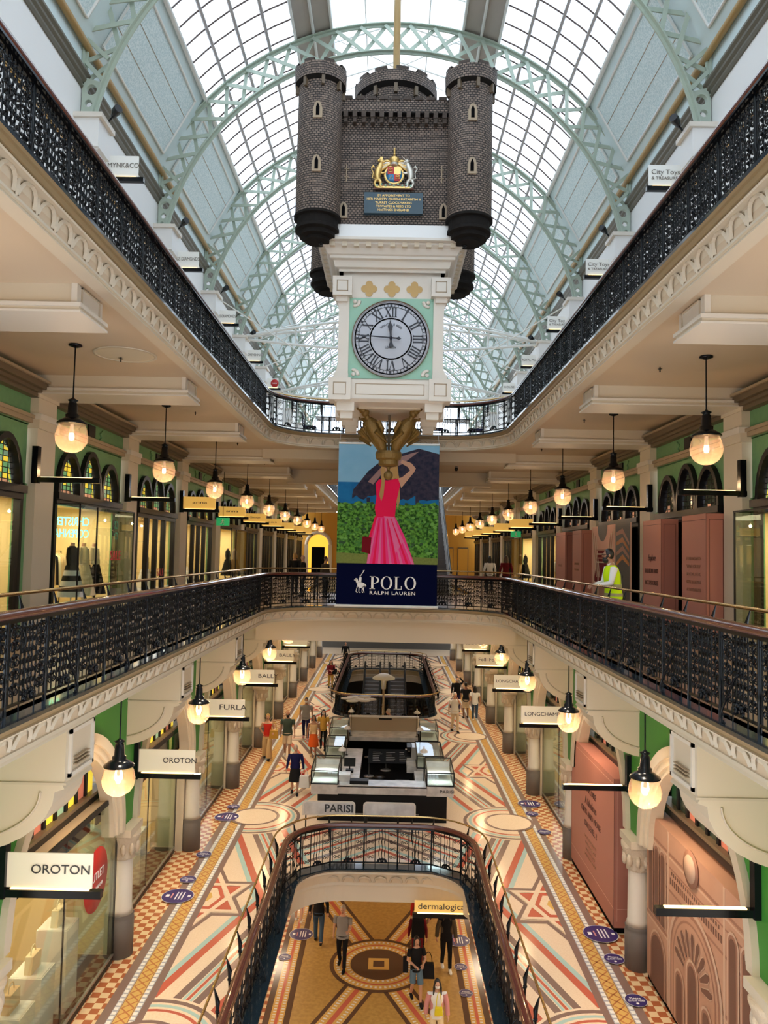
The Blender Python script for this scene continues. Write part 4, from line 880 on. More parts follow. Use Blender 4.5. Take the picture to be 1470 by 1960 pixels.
gs = [(-1, 10.3, 'OROTON', .17, .78, 'text_dark', -4.42), (-1, 16.3, 'OROTON', .15, .68, 'text_dark', -4.3), (-1, 21.6, 'FURLA', .20, .74, 'text_dark', -4.32), (-1, 26.95, 'BALLY', .19, .68, 'text_dark', -4.2), (-1, 32.3, 'BALLY', .19, .68, 'text_dark', -4.25), (-1, 37.6, None, 0, 0, '', 0),
      (1, 21.6, 'LONGCHAMP', .14, .95, 'text_dark', 4.52), (1, 26.95, 'LONGCHAMP', .14, .95, 'text_dark', 4.5), (1, 32.3, 'Folli Follie', .2, .9, 'text_dark', 4.5), (1, 37.6, 'PANDORA', .14, .8, 'text_dark', 4.5)]
nms = {11.0: 'nearest', 16.3: 'second', 21.6: 'third', 26.95: 'fourth', 32.3: 'fifth', 37.6: 'sixth'}
gs = [(g_[0], 10.3+B*i, *g_[2:6], g_[6]*.955) for g_, i in zip(gs, (0, 1, 2, 3, 4, 5, 2, 3, 4, 5))]
for s_, y, wd, sz, ww, tc_, tx in gs:
    blade_sign('%s sign on a black lit bracket, %s along the %s ground arcade' % (('white ' + wd) if wd else 'white blank', ORD[round((y-10.3)/B)], SIDE[s_]), s_, 3.72, 4.98, y, 3.40, .47, wd, sz, ww=ww, tcol=tc_ or 'text_dark', tx=tx, post=0 if y > 17 else 1)
for i in (0, 1): blade_sign('empty black sign bracket with light strip, %s along the right ground arcade' % ORD[i], 1, 3.68, 4.98, 10.3+B*i, 3.36, .5, panel=False)
def sg2(k): return 16.2+B*k
for s_ in (-1, 1):
    for k in range(0, 9):
        y = 15.55+B*k; panel = (s_ < 0 and k >= 2) or (s_ > 0 and k >= 4)
        if y > YEND-1: continue
        wd = {2: 'anna', 3: 'anna', 4: 'George', 5: 'cos'}.get(k) if s_ < 0 else None
        blade_sign('%s on a black bracket, %s along the %s middle gallery' % ('gold lit sign' if panel else 'empty sign rail', ORD[k], SIDE[s_]), s_, 5.78, 7.0, y-.55, 9.32, .42, wd, .14, k='sign_gold', ww=.5 if wd else None, panel=panel, tx=s_*6.4)
up_ = [(-1, 0, 'MYNK&CO.', None, .72), (-1, 1, 'GS DIAMONDS', None, .66), (-1, 2, 'GS DIAMONDS', None, .66), (-1, 3, 'CREVENNA', None, .6), (-1, 4, None, 'leica', 0), (1, 0, 'City Toys', '& TREASURES', .62), (1, 1, 'City Toys', '& TREASURES', .62), (1, 2, 'City Toys', '& TREASURES', .62), (1, 3, 'ROYAL MUSE', None, .7), (1, 4, 'HOUSE', None, .5)]
for s_, k, wd, sub, ww in up_:
    blade_sign('pale %s sign with lit bar, %s top gallery, %s from viewer' % (wd or 'red disc', SIDE[s_], ORD[k]), s_, 5.58, 6.62, 16.3+B*k, 16.13, .49, wd, .15, k='sign_cool', ww=ww, tcol='text_grey', sub=sub if sub != 'leica' else None, disc=.2 if sub == 'leica' else None, tx=s_*(5.98 if ww > .6 else 5.92) if sub != 'leica' else -5.85, post=0)
blade_sign('yellow lit dermalogica sign on the lower ground floor', 1, .83, 2.3, 19.15, -.86, .3, 'dermalogica', .2, k='sign_gold', ww=1.15, tx=1.52, post=0)
# exit signs
for (x, y, z, nm) in ((-4.95, 28.6, 4.35, 'green exit sign above the left ground arcade'), (4.9, 33.2, 4.6, 'green exit sign above the right ground arcade'), (-6.4, 29.3, 8.9, 'green exit sign in the left middle gallery'), (6.4, 38, 8.9, 'green exit sign in the right middle gallery')):
    t = thing('exit_sign', nm, 'sign', (x, y, z)); b = MB(); b.box(-.25, -.03, 0, .25, .03, .3, 'exit_green'); b.build('panel', t)
    b = MB(); b.sph((.0, -.04, .24), .025, 'text_white', 8, 6); b.tube([(0, -.04, .21), (-.01, -.04, .13)], .02, 'text_white', 5); b.tube([(-.01, -.04, .13), (.05, -.04, .09), (.04, -.04, .03)], .014, 'text_white', 4); b.tube([(-.01, -.04, .13), (-.05, -.04, .07), (-.10, -.04, .07)], .014, 'text_white', 4); b.tube([(.0, -.04, .2), (.06, -.04, .17)], .01, 'text_white', 4); b.tube([(0, -.04, .2), (-.06, -.04, .16)], .01, 'text_white', 4); b.build('running_figure', t)
    b = MB(); b.tube([(0, 0, .3), (0, 0, .9 if z < 8 else 2.1)], .01, 'black_metal', 4); b.build('hanger', t)
# ------------------------------------------------------------------ pendant lamps
def pendant(label, x, y, zg, ztop, group):
    t = thing('pendant_lamp', label, 'pendant lamp', (x, y, zg), 0, group); h = ztop-zg
    b = MB(); b.lathe([(0, h), (.11, h), (.115, h-.03), (.03, h-.06), (0, h-.06)], (0, 0, 0), 'black_metal', 14); b.build('ceiling_rose', t)
    b = MB(); b.tube([(0, 0, h-.04), (0, 0, .62)], .013, 'black_metal', 6); b.build('rod', t)
    b = MB(); b.lathe([(.0, .70), (.03, .66), (.09, .63), (.055, .60), (.075, .57), (.085, .40), (.115, .38), (.11, .33), (.15, .31), (.245, .245), (.25, .22), (.235, .215), (0, .26)], (0, 0, 0), 'black_metal', 18); b.build('cap', t)
    b = MB(); b.lathe([(.20, .225), (.245, .13), (.27, .0), (.25, -.11), (.19, -.2), (.10, -.258), (0, -.275)], (0, 0, 0), 'globe_glass', 20); b.build('globe', t)
    b = MB(); b.lathe([(0, .08), (.035, .06), (.045, 0), (.035, -.05), (0, -.06)], (0, 0, 0), 'bulb', 10); b.lathe([(.03, .22), (.03, .06)], (0, 0, 0), 'cream_white', 8); b.build('bulb', t)
    return t
p0 = None
def put_lamp(label, x, y, zg, ztop, group, protos={}):
    key = round(ztop-zg, 2)
    if key not in protos: protos[key] = pendant(label, x, y, zg, ztop, group); t = protos[key]
    else: t = copy_tree(protos[key]); t.location = (x, y, zg)
    t['label'] = label; t['group'] = group; return t
for s_ in (-1, 1):
    for k in range(0, 10):
        y = 12.8+B*k
        if y > YEND-2: continue
        put_lamp('clear globe pendant lamp on a black rod, %s along the %s middle gallery' % (ORD[k], SIDE[s_]), s_*5.4, y, 9.82, 11.42, 'globe lamps of the middle gallery')
        light('lamp_glow', 'POINT', (s_*5.4, y, 9.76), GLOBE_W, WARM, .07)
    for k in range(0, 6):
        put_lamp('clear globe pendant lamp on a black rod, %s along the %s ground arcade' % (ORD[k], SIDE[s_]), s_*4.37, 12.8+B*k, 4.1, 5.80, 'globe lamps of the ground arcade')
        light('lamp_glow', 'POINT', (s_*4.37, 12.8+B*k, 4.04), GLOBE_W*1.5, WARM, .07)
    for k in range(-1, 9): light('floor_fill', 'AREA', (s_*4.0, 13.6+B*k, 5.70), 23, (1, .84, .64), .3, .3).data.spread = R(85); light('floor_fill', 'AREA', (s_*4.0, 12.2+B*k, 5.70), 23, (1, .84, .64), .3, .3).data.spread = R(85)  # added fill lights under the middle slab, only to brighten the ground floor
    for k in (-2, -1): light('lamp_glow', 'POINT', (s_*5.4, 12.8+B*k, 9.76), GLOBE_W, WARM, .07); light('lamp_glow', 'POINT', (s_*4.37, 12.8+B*k, 4.04), GLOBE_W, WARM, .07)
for y in (13, 18, 23, 28, 33, 38):
    for s_ in (-1, 1): light('downlight', 'AREA', (s_*3.9, y, -.95), 60, SOFT, 1.2, 1.2)
# ================================================================== BALUSTRADES
def scroll(mb, cx, cz, r, sx, sz, k='black_metal', y=0, tr=.0095, turns=1.25, n=9):
    P = [(cx+sx*(r*(1-.72*i/n))*cos(2*PI*turns*i/n), y, cz+sz*(r*(1-.72*i/n))*sin(2*PI*turns*i/n)) for i in range(n+1)]
    mb.tube(P, tr, k, 3, caps=False)
UL = .888
def iron_unit(dense):
    mb = MB(); k = 'black_metal'; z0, z1 = .10, .96
    mb.box(0, -.012, z0-.02, UL, .012, z0+.01, k); mb.box(0, -.012, z1-.03, UL, .012, z1, k); mb.box(0, -.008, .86, UL, .008, .875, k)
    mb.tube([(0, 0, 0), (0, 0, .3), (0, 0, .36), (0, 0, .42), (0, 0, .97)], [.022, .022, .034, .022, .022], k, 6)
    bars = [.055, .30, .645] if not dense else [.055, .165, .30, .37, .645, .755]
    for x in bars: mb.tube([(x, 0, 0 if x in (.30, .645) else z0), (x, 0, z1)], .009, k, 4, caps=False)
    for x in (.40, .475, .55):
        mb.tube([(x+.012*sin(q*1.9), 0, z0+(z1-z0)*q/10) for q in range(11)], [.009 if q % 3 else .014 for q in range(11)], k, 4, caps=False)
    cols = (.175, .765)
    for cx in cols:
        rows = 5 if dense else 4
        for i in range(rows):
            zc = z0+.09+(.74/rows)*(i+.5)-.04
            for sx in (-1, 1): scroll(mb, cx+sx*.052, zc, .048, -sx, 1 if i % 2 else -1)
            if dense:
                for sx in (-1, 1): scroll(mb, cx+sx*.02+.0, zc+.07, .036, sx, -1, n=6, tr=.011); mb.sph((cx+sx*.09, -.01, zc+.05), (.02, .012, .028), k, 5, 4); mb.sph((cx+sx*.04, -.012, zc+.075), (.022, .012, .018), k, 5, 4)
                mb.sph((cx, -.012, zc), (.02, .012, .02), k, 6, 4)
        for e in (-.11, .11): mb.tube([(cx+e, 0, z0), (cx+e, 0, .86)], .007, k, 3, caps=False)
    if dense:
        for x in (.34, .44, .51, .6): 
            for i in range(7): scroll(mb, x, z0+.08+.11*i, .036, 1 if i % 2 else -1, 1, n=6, tr=.011); mb.sph((x+.02, -.012, z0+.13+.11*i), (.018, .012, .022), k, 5, 4)
    for i in range(7): a = PI*i/6; mb.sph((.475+.11*cos(a), -.03, z0+.02+.08*sin(a)), (.035, .02, .03), k, 6, 4)
    mb.sph((.475, -.05, z0+.05), (.05, .03, .045), k, 7, 5)
    return mb
um = {}
for d in (False, True):
    o = iron_unit(d).build('iron_panel'); um[d] = o.data; bpy.data.objects.remove(o)
def sub_rail(path, s0=None):
    L = [0]
    for i in range(1, len(path)): L.append(L[-1]+math.dist(path[i][:2], path[i-1][:2]))
    return L
def railing(name, label, path, zt, dense, group, brass=(.33, 1.19), cap='mahogany', braces=True, ystart=4.5, closed=False):
    path = [p for p in path]
    t = thing(name, label, 'balustrade', (path[0][0], path[0][1], zt), 0, group); ox, oy = path[0][0], path[0][1]
    lp = [(x-ox, y-oy, nx, ny) for x, y, nx, ny in path]
    b = MB(); b.sweep([(-.07, .985), (-.085, 1.01), (-.075, 1.05), (-.03, 1.07), (.03, 1.07), (.075, 1.05), (.085, 1.01), (.07, .985), (-.07, .985)], lp, cap, closed, True)
    b.sweep([(-.07, .955), (-.07, .99), (.07, .99), (.07, .955), (-.07, .955)], lp, 'black_metal', closed); b.build('handrail', t)
    if brass:
        pts = [(x-nx*brass[0], y-ny*brass[0], brass[1]) for x, y, nx, ny in lp]; b = MB(); b.tube(pts, .022, 'brass', 8, closed=closed); b.build('brass_rail', t)
    L = sub_rail(path+([path[0]] if closed else [])); P = path+([path[0]] if closed else [])
    n = max(1, round(L[-1]/UL)); st = L[-1]/n
    def at(s):
        s = max(0, min(L[-1]-1e-6, s)); i = max(j for j in range(len(L)-1) if L[j] <= s); q = (s-L[i])/max(1e-9, L[i+1]-L[i]); a, b_ = P[i], P[i+1]; return [a[r_]+(b_[r_]-a[r_])*q for r_ in range(4)]
    for i in range(n):
        a, c = at(i*st), at((i+1)*st); o = bpy.data.objects.new('iron_panel', um[dense]); C.objects.link(o); o.parent = t
        o.location = (a[0]-ox, a[1]-oy, 0); dx, dy = c[0]-a[0], c[1]-a[1]; o.rotation_euler = (0, 0, math.atan2(dy, dx)); o.scale = (math.hypot(dx, dy)/UL, 1, 1)
        if brass:
            px, py, nx, ny = a[0]-ox, a[1]-oy, a[2], a[3]
            bk_ = MB(); q_ = brass[0]-.07; bk_.tube([(px, py, .74), (px-nx*q_, py-ny*q_, .76)], .012, 'black_metal', 5); bk_.sph((px-nx*q_, py-ny*q_, .78), .038, 'black_metal', 7, 5)
            bk_.tube([(px-nx*q_, py-ny*q_, .55), (px-nx*q_, py-ny*q_, .74), (px-nx*q_, py-ny*q_, .92), (px-nx*(q_+.05), py-ny*(q_+.05), 1.10), (px-nx*brass[0], py-ny*brass[0], brass[1]-.02)], [.006, .022, .040, .014, .008], 'black_metal', 6); bk_.build('rail_bracket', t)
    if braces:
        for i in range(0, n, 2):
            px, py, nx, ny = at((i+.5)*st); px -= ox; py -= oy; g = MB()
            f = lambda o_, z: (px+nx*o_, py+ny*o_, z)
            g.tube([f(0, .52), f(.05, .47), f(.17, .18), f(.20, .09), f(.19, .03), f(.15, .01)], .014, 'black_metal', 5)
            g.tube([f(.15+.0-.055*cos(q)*(1-q/11)+.0, .06+.055*sin(q)*(1-q/11)) for q in [PI*1.2*j/6 for j in range(8)]], .012, 'black_metal', 4)
            g.tube([f(.03+.045*cos(q)*(1-q/11), .53+.045*sin(q)*(1-q/11)) for q in [PI*1.2*j/6 for j in range(8)]], .008, 'black_metal', 4); g.build('scroll_brace', t)
    return t
def split(path, y0, yb):
    l = [(path[0][0], y0, 1, 0), (path[0][0], yb, 1, 0)]; r = [(-path[0][0], yb, -1, 0), (-path[0][0], y0, -1, 0)]
    f = [p for p in path if p[1] >= yb-.001]; return l, f, r
NM = {'l': 'along the left edge', 'f': 'round the far curved end', 'r': 'along the right edge'}
for zt, flr, y0 in ((MZ, 'middle gallery', 5.0), (UZ, 'top gallery', 5.0)):
    for q, pth in zip('lfr', split(PM, y0, YE-RC)):
        railing('balustrade', 'black iron balustrade with timber rail %s of the %s opening' % (NM[q], flr), pth, zt, q != 'f' or zt == MZ, 'balustrades', braces=(zt == MZ and q != 'x'))
for q, pth in zip('lfr', split(PG, 8.6, 19.73-1.3)):
    railing('balustrade', 'black iron balustrade with timber rail %s of the ground opening' % NM[q], pth, 0, False, 'balustrades', brass=(.28, 1.16))
railing('balustrade', 'dark iron balustrade round the second ground floor opening beyond the kiosk', PG2, 0, False, 'balustrades', braces=False, closed=True, brass=(.25, 1.15))
for s_ in (-1, 1): railing('balustrade', 'iron balustrade along the %s edge of the second top gallery opening' % SIDE[s_], [(s_*W, 34.7, -s_, 0), (s_*W, 56, -s_, 0)] if s_ < 0 else [(W, 56, -1, 0), (W, 34.7, -1, 0)], UZ, False, 'balustrades', braces=False)
railing('balustrade', 'iron balustrade round the near end of the second middle gallery opening', [p for p in P2 if p[1] < Y2+RC+.01][0:9] and ([(-W+RC, Y2, 0, 1), (W-RC, Y2, 0, 1)]), MZ, False, 'balustrades', braces=False)
# ================================================================== THE HANGING CASTLE CLOCK
K = (0, 18.2, 0)
clk = thing('hanging_clock', 'huge suspended clock with white clock case under a dark brick toy castle', 'clock', K)
def brickbox(mb, x0, x1, y, z0, z1, sgn, axis='y'):   # vertical face with brick uv
    if axis == 'y': v = [(x0, y, z0), (x1, y, z0), (x1, y, z1), (x0, y, z1)]
    else: v = [(y, x0, z0), (y, x1, z0), (y, x1, z1), (y, x0, z1)]
    mb.add(v, [(0, 1, 2, 3)], 'brick_dark', uvs=[[(x0, z0), (x1, z0), (x1, z1), (x0, z1)]])
b = MB(); H_ = 1.45
for sg in (-1, 1):
    brickbox(b, -H_, H_, sg*H_, 15.2, 18.0, 1); brickbox(b, -H_, H_, sg*H_, 15.2, 18.0, 1, 'x')
    for ax in ('y', 'x'):
        brickbox(b, -H_, H_, sg*(H_+.14), 17.92, 18.22, 1, ax)
b.box(-H_-.139, -H_-.139, 17.90, H_+.139, H_+.139, 17.93, 'castle_dark'); b.box(-H_-.135, -H_-.135, 18.1, H_+.135, H_+.135, 18.2, 'castle_dark'); b.box(-H_+.01, -H_+.01, 15.2, H_-.01, H_-.01, 15.22, 'castle_dark')
for i in range(12):
    x = -1.22+2.44*(i+.5)/12
    for sg in (-1, 1): b.box(x-.04, sg*(H_+.07)-.09, 17.66, x+.04, sg*(H_+.07)+.08, 17.78, 'brick_dark'); b.box(x-.05, sg*(H_+.07)-.11, 17.78, x+.05, sg*(H_+.07)+.1, 17.92, 'brick_dark')
for i in range(9):
    x = -1.2+2.4*(i+.5)/9
    for sg in (-1, 1): b.box(x-.09, sg*(H_+.06)-.1, 18.2, x+.09, sg*(H_+.06)+.1, 18.28, 'brick_dark'); b.box(sg*(H_+.06)-.1, x-.09, 18.2, sg*(H_+.06)+.1, x+.09, 18.28, 'brick_dark')
b.build('castle_wall', clk)
def slit(mb, ang, cx, cy, r, z, w_=.055, h=.30):
    T = Matrix.Translation((cx, cy, z)) @ Matrix.Rotation(ang, 4, 'Z'); mb.T = T
    mb.prism([(-w_-.045, -.05), (w_+.045, -.05), (w_+.045, h*.62)]+[(w_*1.6*cos(q), h*.62+h*.45*sin(q)) for q in [PI*i/6 for i in range(7)]]+[(-w_-.045, h*.62)], 1, -r-.035, -r+.05, 'moulding_tan')
    mb.prism([(-w_*.7, 0), (w_*.7, 0), (w_*.7, h*.62), (0, h*.95), (-w_*.7, h*.62)], 1, -r-.042, -r-.03, 'void_black'); mb.T = None
for cx, cy in ((-1.69, -1.69), (1.69, -1.69), (-1.69, 1.69), (1.69, 1.69)):
    b = MB(); b.lathe([(.50, 15.35), (.49, 18.38)], (cx, cy, 0), 'brick_dark', 28, uvscale=1)
    b.lathe([(.575, 18.36), (.585, 18.66)], (cx, cy, 0), 'brick_dark', 28, uvscale=1); b.lathe([(.49, 18.30), (.575, 18.36)], (cx, cy, 0), 'castle_dark', 28); b.lathe([(.585, 18.66), (.50, 18.66), (.50, 18.5), (0, 18.5)], (cx, cy, 0), 'brick_dark', 28)
    for i in range(8):
        a = 2*PI*i/8+.2; b.lathe([(.585, 18.66), (.585, 18.73), (.50, 18.73), (.50, 18.66)], (cx, cy, 0), 'brick_dark', 3, a0=a, a1=a+.42, smooth=False)
        b.T = Matrix.Translation((cx, cy, 0)) @ Matrix.Rotation(a, 4, 'Z'); b.box(.48, -.035, 18.16, .56, .035, 18.36, 'moulding_brown'); b.T = None
    b.lathe([(.50, 15.40), (.53, 15.38), (.53, 15.33), (.46, 15.31), (.46, 15.14), (.49, 15.12), (.49, 15.05), (.40, 15.02), (.40, 14.93), (.28, 14.91), (.28, 14.84), (0, 14.84)], (cx, cy, 0), 'castle_dark', 24, smooth=False)
    for a in (0,): slit(b, a if cy < 0 else PI, cx, cy, .49, 17.45); slit(b, 0 if cy < 0 else PI, cx, cy, .49, 16.25)
    b.build('turret', clk)
b = MB(); b.lathe([(.92, 18.2), (.92, 19.0)], (0, .0, 0), 'brick_dark', 36, uvscale=1); b.lathe([(.92, 18.95), (1.02, 19.05)], (0, 0, 0), 'castle_dark', 36); b.lathe([(1.02, 19.05), (1.02, 19.32)], (0, 0, 0), 'brick_dark', 36, uvscale=1); b.lathe([(1.02, 19.32), (.9, 19.32), (.9, 19.1), (0, 19.1)], (0, 0, 0), 'brick_dark', 36)
for i in range(12): a = 2*PI*i/12; b.lathe([(1.02, 19.32), (1.02, 19.40), (.9, 19.40), (.9, 19.32)], (0, 0, 0), 'brick_dark', 3, a0=a, a1=a+.3, smooth=False); b.T = Matrix.Rotation(a, 4, 'Z'); b.box(.9, -.04, 18.78, .99, .04, 19.0, 'moulding_brown'); b.T = None
b.build('keep', clk)
for x in (-1.13, 1.13): b = MB(); slit(b, 0, x, 0, H_, 15.55, .05, .3); b.build('arrow_slit', clk)
for x in (-1.08, 1.08): b = MB(); b.box(x-.012, -H_-.02, 16.35, x+.012, -H_-.005, 16.75, 'moulding_tan'); b.box(x-.05, -H_-.02, 16.45, x+.05, -H_-.005, 16.47, 'moulding_tan'); b.box(x-.05, -H_-.02, 16.64, x+.05, -H_-.005, 16.66, 'moulding_tan'); b.build('cross_slit', clk)
b = MB(); b.box(-.66, -H_-.12, 15.58, .66, -H_, 16.06, 'plaque'); pq = b.build('plaque', clk)
for i, s2 in enumerate(('BY APPOINTMENT TO', 'HER MAJESTY QUEEN ELIZABETH II', 'TURRET CLOCKMAKERS', 'THWAITES & REED LTD', 'HASTINGS ENGLAND')):
    text('lettering', s2, .072, (0, -H_-.125, 15.985-.083*i), FACE, 'gold', pq, [.72, 1.2, .82, .78, .70][i])
# royal arms
ar = bpy.data.objects.new('coat_of_arms', None); C.objects.link(ar); ar.parent = clk; ar.location = (0, -H_-.04, 16.18)
b = MB()
sh = lambda f: [(-.17*f, .50), (.17*f, .50), (.17*f, .30), (.12*f, .18), (0, .10-(f-1)*.1), (-.12*f, .18), (-.17*f, .30)]
b.lathe([(0, 0), (.235, 0), (.235, -.04), (0, -.05)], (0, 0, .31), 'royal_blue', 24, ax=1); b.lathe([(.235, -.04), (.21, -.065), (.185, -.05)], (0, 0, .31), 'gold', 24, ax=1)
for (x0, x1, z0, z1, k) in ((-.15, 0, .31, .48, 'red'), (0, .15, .31, .48, 'gold'), (-.13, 0, .16, .31, 'royal_blue'), (0, .13, .16, .31, 'red')): b.box(x0, -.07, z0, x1, -.045, z1, k)
for (cx, cz) in ((-.08, .39), (.08, .24)):
    for j in range(3): b.tube([(cx-.045, -.078, cz-.035+.035*j), (cx, -.082, cz-.025+.035*j), (cx+.045, -.078, cz-.035+.035*j)], .009, 'gold', 4)
b.tube([(-.10, -.078, .19), (-.06, -.08, .27), (-.03, -.078, .19)], .008, 'gold', 4); b.build('shield', ar)
def beast(k, sx, horn):
    b = MB(); f = lambda x, z, y=-.06: (sx*x, y, z)
    b.tube([f(.36, .16), f(.38, .26), f(.36, .38), f(.32, .48), f(.30, .56)], [.05, .075, .08, .07, .045], k, 10)
    b.sph(f(.285, .60, -.07), (.06, .05, .055), k, 10, 8); b.sph(f(.235, .585, -.08), (.035, .03, .03), k, 8, 6)
    b.tube([f(.33, .45), f(.25, .44), f(.19, .47)], [.035, .025, .02], k, 7); b.tube([f(.34, .36), f(.26, .33), f(.20, .35)], [.035, .025, .02], k, 7)
    b.tube([f(.36, .20), f(.30, .12), f(.31, .03), f(.25, .01)], [.05, .04, .025, .02], k, 8); b.tube([f(.40, .18), f(.44, .10), f(.41, .02), f(.36, .0)], [.045, .035, .025, .02], k, 8)
    b.tube([f(.42, .2), f(.49, .22), f(.47, .34), f(.52, .44), f(.47, .50), f(.44, .46)], [.014, .014, .014, .014, .03, .01], k, 6)
    if horn: b.tube([f(.26, .64), f(.17, .74)], [.012, .003], k, 5)
    else:
        for j in range(7): a = PI*.2+PI*1.3*j/7; b.sph(f(.31+.055*cos(a), .585+.06*sin(a), -.06), .032, k, 6, 5)
        b.box(min(sx*.26, sx*.32), -.09, .65, max(sx*.26, sx*.32), -.05, .70, 'gold')
    b.build('unicorn' if horn else 'lion', ar)
beast('gold', -1, False); beast('silver', 1, True)
b = MB(); b.lathe([(.10, .56), (.12, .62), (.11, .68), (.04, .73), (0, .74)], (0, -.05, 0), 'gold', 12); b.sph((0, -.05, .78), .03, 'gold', 8, 6); b.tube([(0, -.05, .54), (0, -.06, .5)], [.1, .08], 'silver', 10)
for sx in (-1, 1):
    for j in range(5): b.tube([(sx*.06, -.05, .58), (sx*(.16+.04*j), -.06, .62-.06*j), (sx*(.22+.03*j), -.06, .56-.06*j+.06), (sx*(.2+.03*j), -.06, .5-.05*j+.06)], [.02, .035, .025, .012], 'silver' if j % 2 else 'gold', 6)
for j in range(3): b.sph((-.0+.0*j, -.06, .82+.04*j), (.025, .02, .03), 'gold', 6, 5)
b.build('crown_and_mantling', ar)
b = MB(); b.prism([(-.46, -.03), (.46, -.03), (.42, .06), (.2, .10), (-.2, .10), (-.42, .06)], 1, -.05, .0, 'mural_dark'); b.prism([(-.40, -.01), (.40, -.01), (.36, .03), (-.36, .03)], 1, -.07, -.05, 'gold')
for j in range(9): b.sph((-.38+.095*j, -.07, .045+.03*(j % 2)), (.03, .02, .025), 'mint', 6, 4)
b.build('motto_scroll', ar)
# white cornice
b = MB()
def ring(h0, z0, h1, z1, k='cream_white', mb=None):
    mb = mb or b; v = []
    for h, z in ((h0, z0), (h1, z1)): v += [(-h, -h, z), (h, -h, z), (h, h, z), (-h, h, z)]
    mb.add(v, [(0, 1, 5, 4), (1, 2, 6, 5), (2, 3, 7, 6), (3, 0, 4, 7)], k)
st_ = [(1.60, 15.30), (1.70, 14.98), (1.70, 14.92), (1.60, 14.90), (1.60, 14.86), (1.52, 14.80), (1.46, 14.68), (1.42, 14.66), (1.42, 14.60), (1.34, 14.58), (1.30, 14.44), (1.22, 14.42), (1.22, 14.36)]
for (a, c) in zip(st_, st_[1:]): ring(a[0], a[1], c[0], c[1], 'white_paint' if a is st_[0] else 'cream_white')
b.box(-1.6, -1.6, 15.28, 1.6, 1.6, 15.30, 'white_paint')
for i in range(11):
    x = -1.35+2.7*i/10
    for sg in (-1, 1): b.box(x-.055, sg*1.57-.06, 14.80, x+.055, sg*1.57+.06, 14.90, 'cream'); b.box(sg*1.57-.06, x-.055, 14.80, sg*1.57+.06, x+.055, 14.90, 'cream')
for sx in (-1, 1): b.sph((sx*1.6, -1.64, 14.84), (.06, .06, .05), 'black_metal', 8, 6)
b.build('cornice', clk)
# case
b = MB(); b.box(-1.12, -1.12, 11.55, 1.12, 1.12, 14.4, 'cream_white')
for sx in (-1, 1):
    for sy in (-1, 1):
        def blk(h0, h1, z0, z1, k='cream_white'): b.box(min(sx*h0, sx*h1), min(sy*h0, sy*h1), z0, max(sx*h0, sx*h1), max(sy*h0, sy*h1), z1, k)
        blk(.90, 1.34, 13.78, 14.22); blk(.96, 1.20, 11.8, 13.8); blk(.88, 1.38, 11.38, 11.88); blk(1.0, 1.26, 13.66, 13.78); blk(.95, 1.28, 11.88, 12.0)
        b.prism([(sx*1.2, 13.78), (sx*1.3, 13.78), (sx*1.28, 13.7), (sx*1.22, 13.6), (sx*1.2, 13.45)], 1, min(sy*.96, sy*1.2), max(sy*.96, sy*1.2), 'cream_white'); b.prism([(sx*1.2, 11.9), (sx*1.3, 11.9), (sx*1.28, 12.0), (sx*1.22, 12.1), (sx*1.2, 12.25)], 1, min(sy*.96, sy*1.2), max(sy*.96, sy*1.2), 'cream_white')
        blk(.80, 1.20, 11.16, 11.38); blk(.84, 1.12, 11.0, 11.16)
    # sunk squares on the blocks
    for (cz, w_) in ((14.0, .13), (11.63, .145)):
        cx = sx*(1.12 if cz > 13 else 1.13); yf = -1.345 if cz > 13 else -1.385
        for (dx0, dx1, dz0, dz1) in ((-w_, w_, w_-.02, w_), (-w_, w_, -w_, -w_+.02), (-w_, -w_+.02, -w_, w_), (w_-.02, w_, -w_, w_)): b.box(cx+dx0, yf, cz+dz0, cx+dx1, yf+.01, cz+dz1, 'moulding_tan')
for sg in (-1, 1): b.box(-1.0, min(sg*1.1, sg*1.26), 11.42, 1.0, max(sg*1.1, sg*1.26), 11.86, 'cream_white'); b.box(min(sg*1.1, sg*1.26), -1.0, 11.42, max(sg*1.1, sg*1.26), 1.0, 11.86, 'cream_white')
for (x0, x1, z0, z1) in ((-.78, .78, 11.76, 11.775), (-.78, .78, 11.52, 11.535), (-.78, -.765, 11.52, 11.775), (.765, .78, 11.52, 11.775)): b.box(x0, -1.268, z0, x1, -1.26, z1, 'moulding_tan')
ring(1.3, 11.42, 1.22, 11.36); ring(1.22, 11.36, .7, 11.34)
b.box(-.72, -.72, 11.30, .72, .72, 11.4, 'cream'); b.build('clock_case', clk)
b = MB(); b.box(-.97, -1.14, 11.92, .97, -1.12, 13.78, 'mint')
for sx in (-1, 1): b.box(min(sx*1.12, sx*1.14), -.97, 11.92, max(sx*1.12, sx*1.14), .97, 13.78, 'mint')
b.build('mint_panel', clk)
for x in (-.52, 0, .52):
    b = MB(); 
    for i, (dx, dz) in enumerate(((.1, 0), (-.1, 0), (0, .1), (0, -.1), (0, 0))):
        r_ = .085 if i < 4 else .075; y_ = -1.13-.0015*i; b.poly([(x+dx+r_*cos(2*PI*j/18), y_, 14.0+dz+r_*sin(2*PI*j/18)) for j in range(18)], 'quatrefoil')
    b.build('quatrefoil', clk)
for sx in (-1, 1):
    for sz in (-1, 1):
        b = MB()
        for j in range(5): a = PI*.5*j/4; b.sph((sx*(.84-.10*cos(a)), -1.15, 12.85+sz*(.84-.10*sin(a))), (.05, .025, .035), 'cream_white', 7, 5)
        b.sph((sx*.84, -1.15, 12.85+sz*.84), (.05, .03, .05), 'cream_white', 8, 6); b.build('corner_ornament', clk)
dl = bpy.data.objects.new('dial', None); C.objects.link(dl); dl.parent = clk; dl.location = (0, -1.15, 12.83)
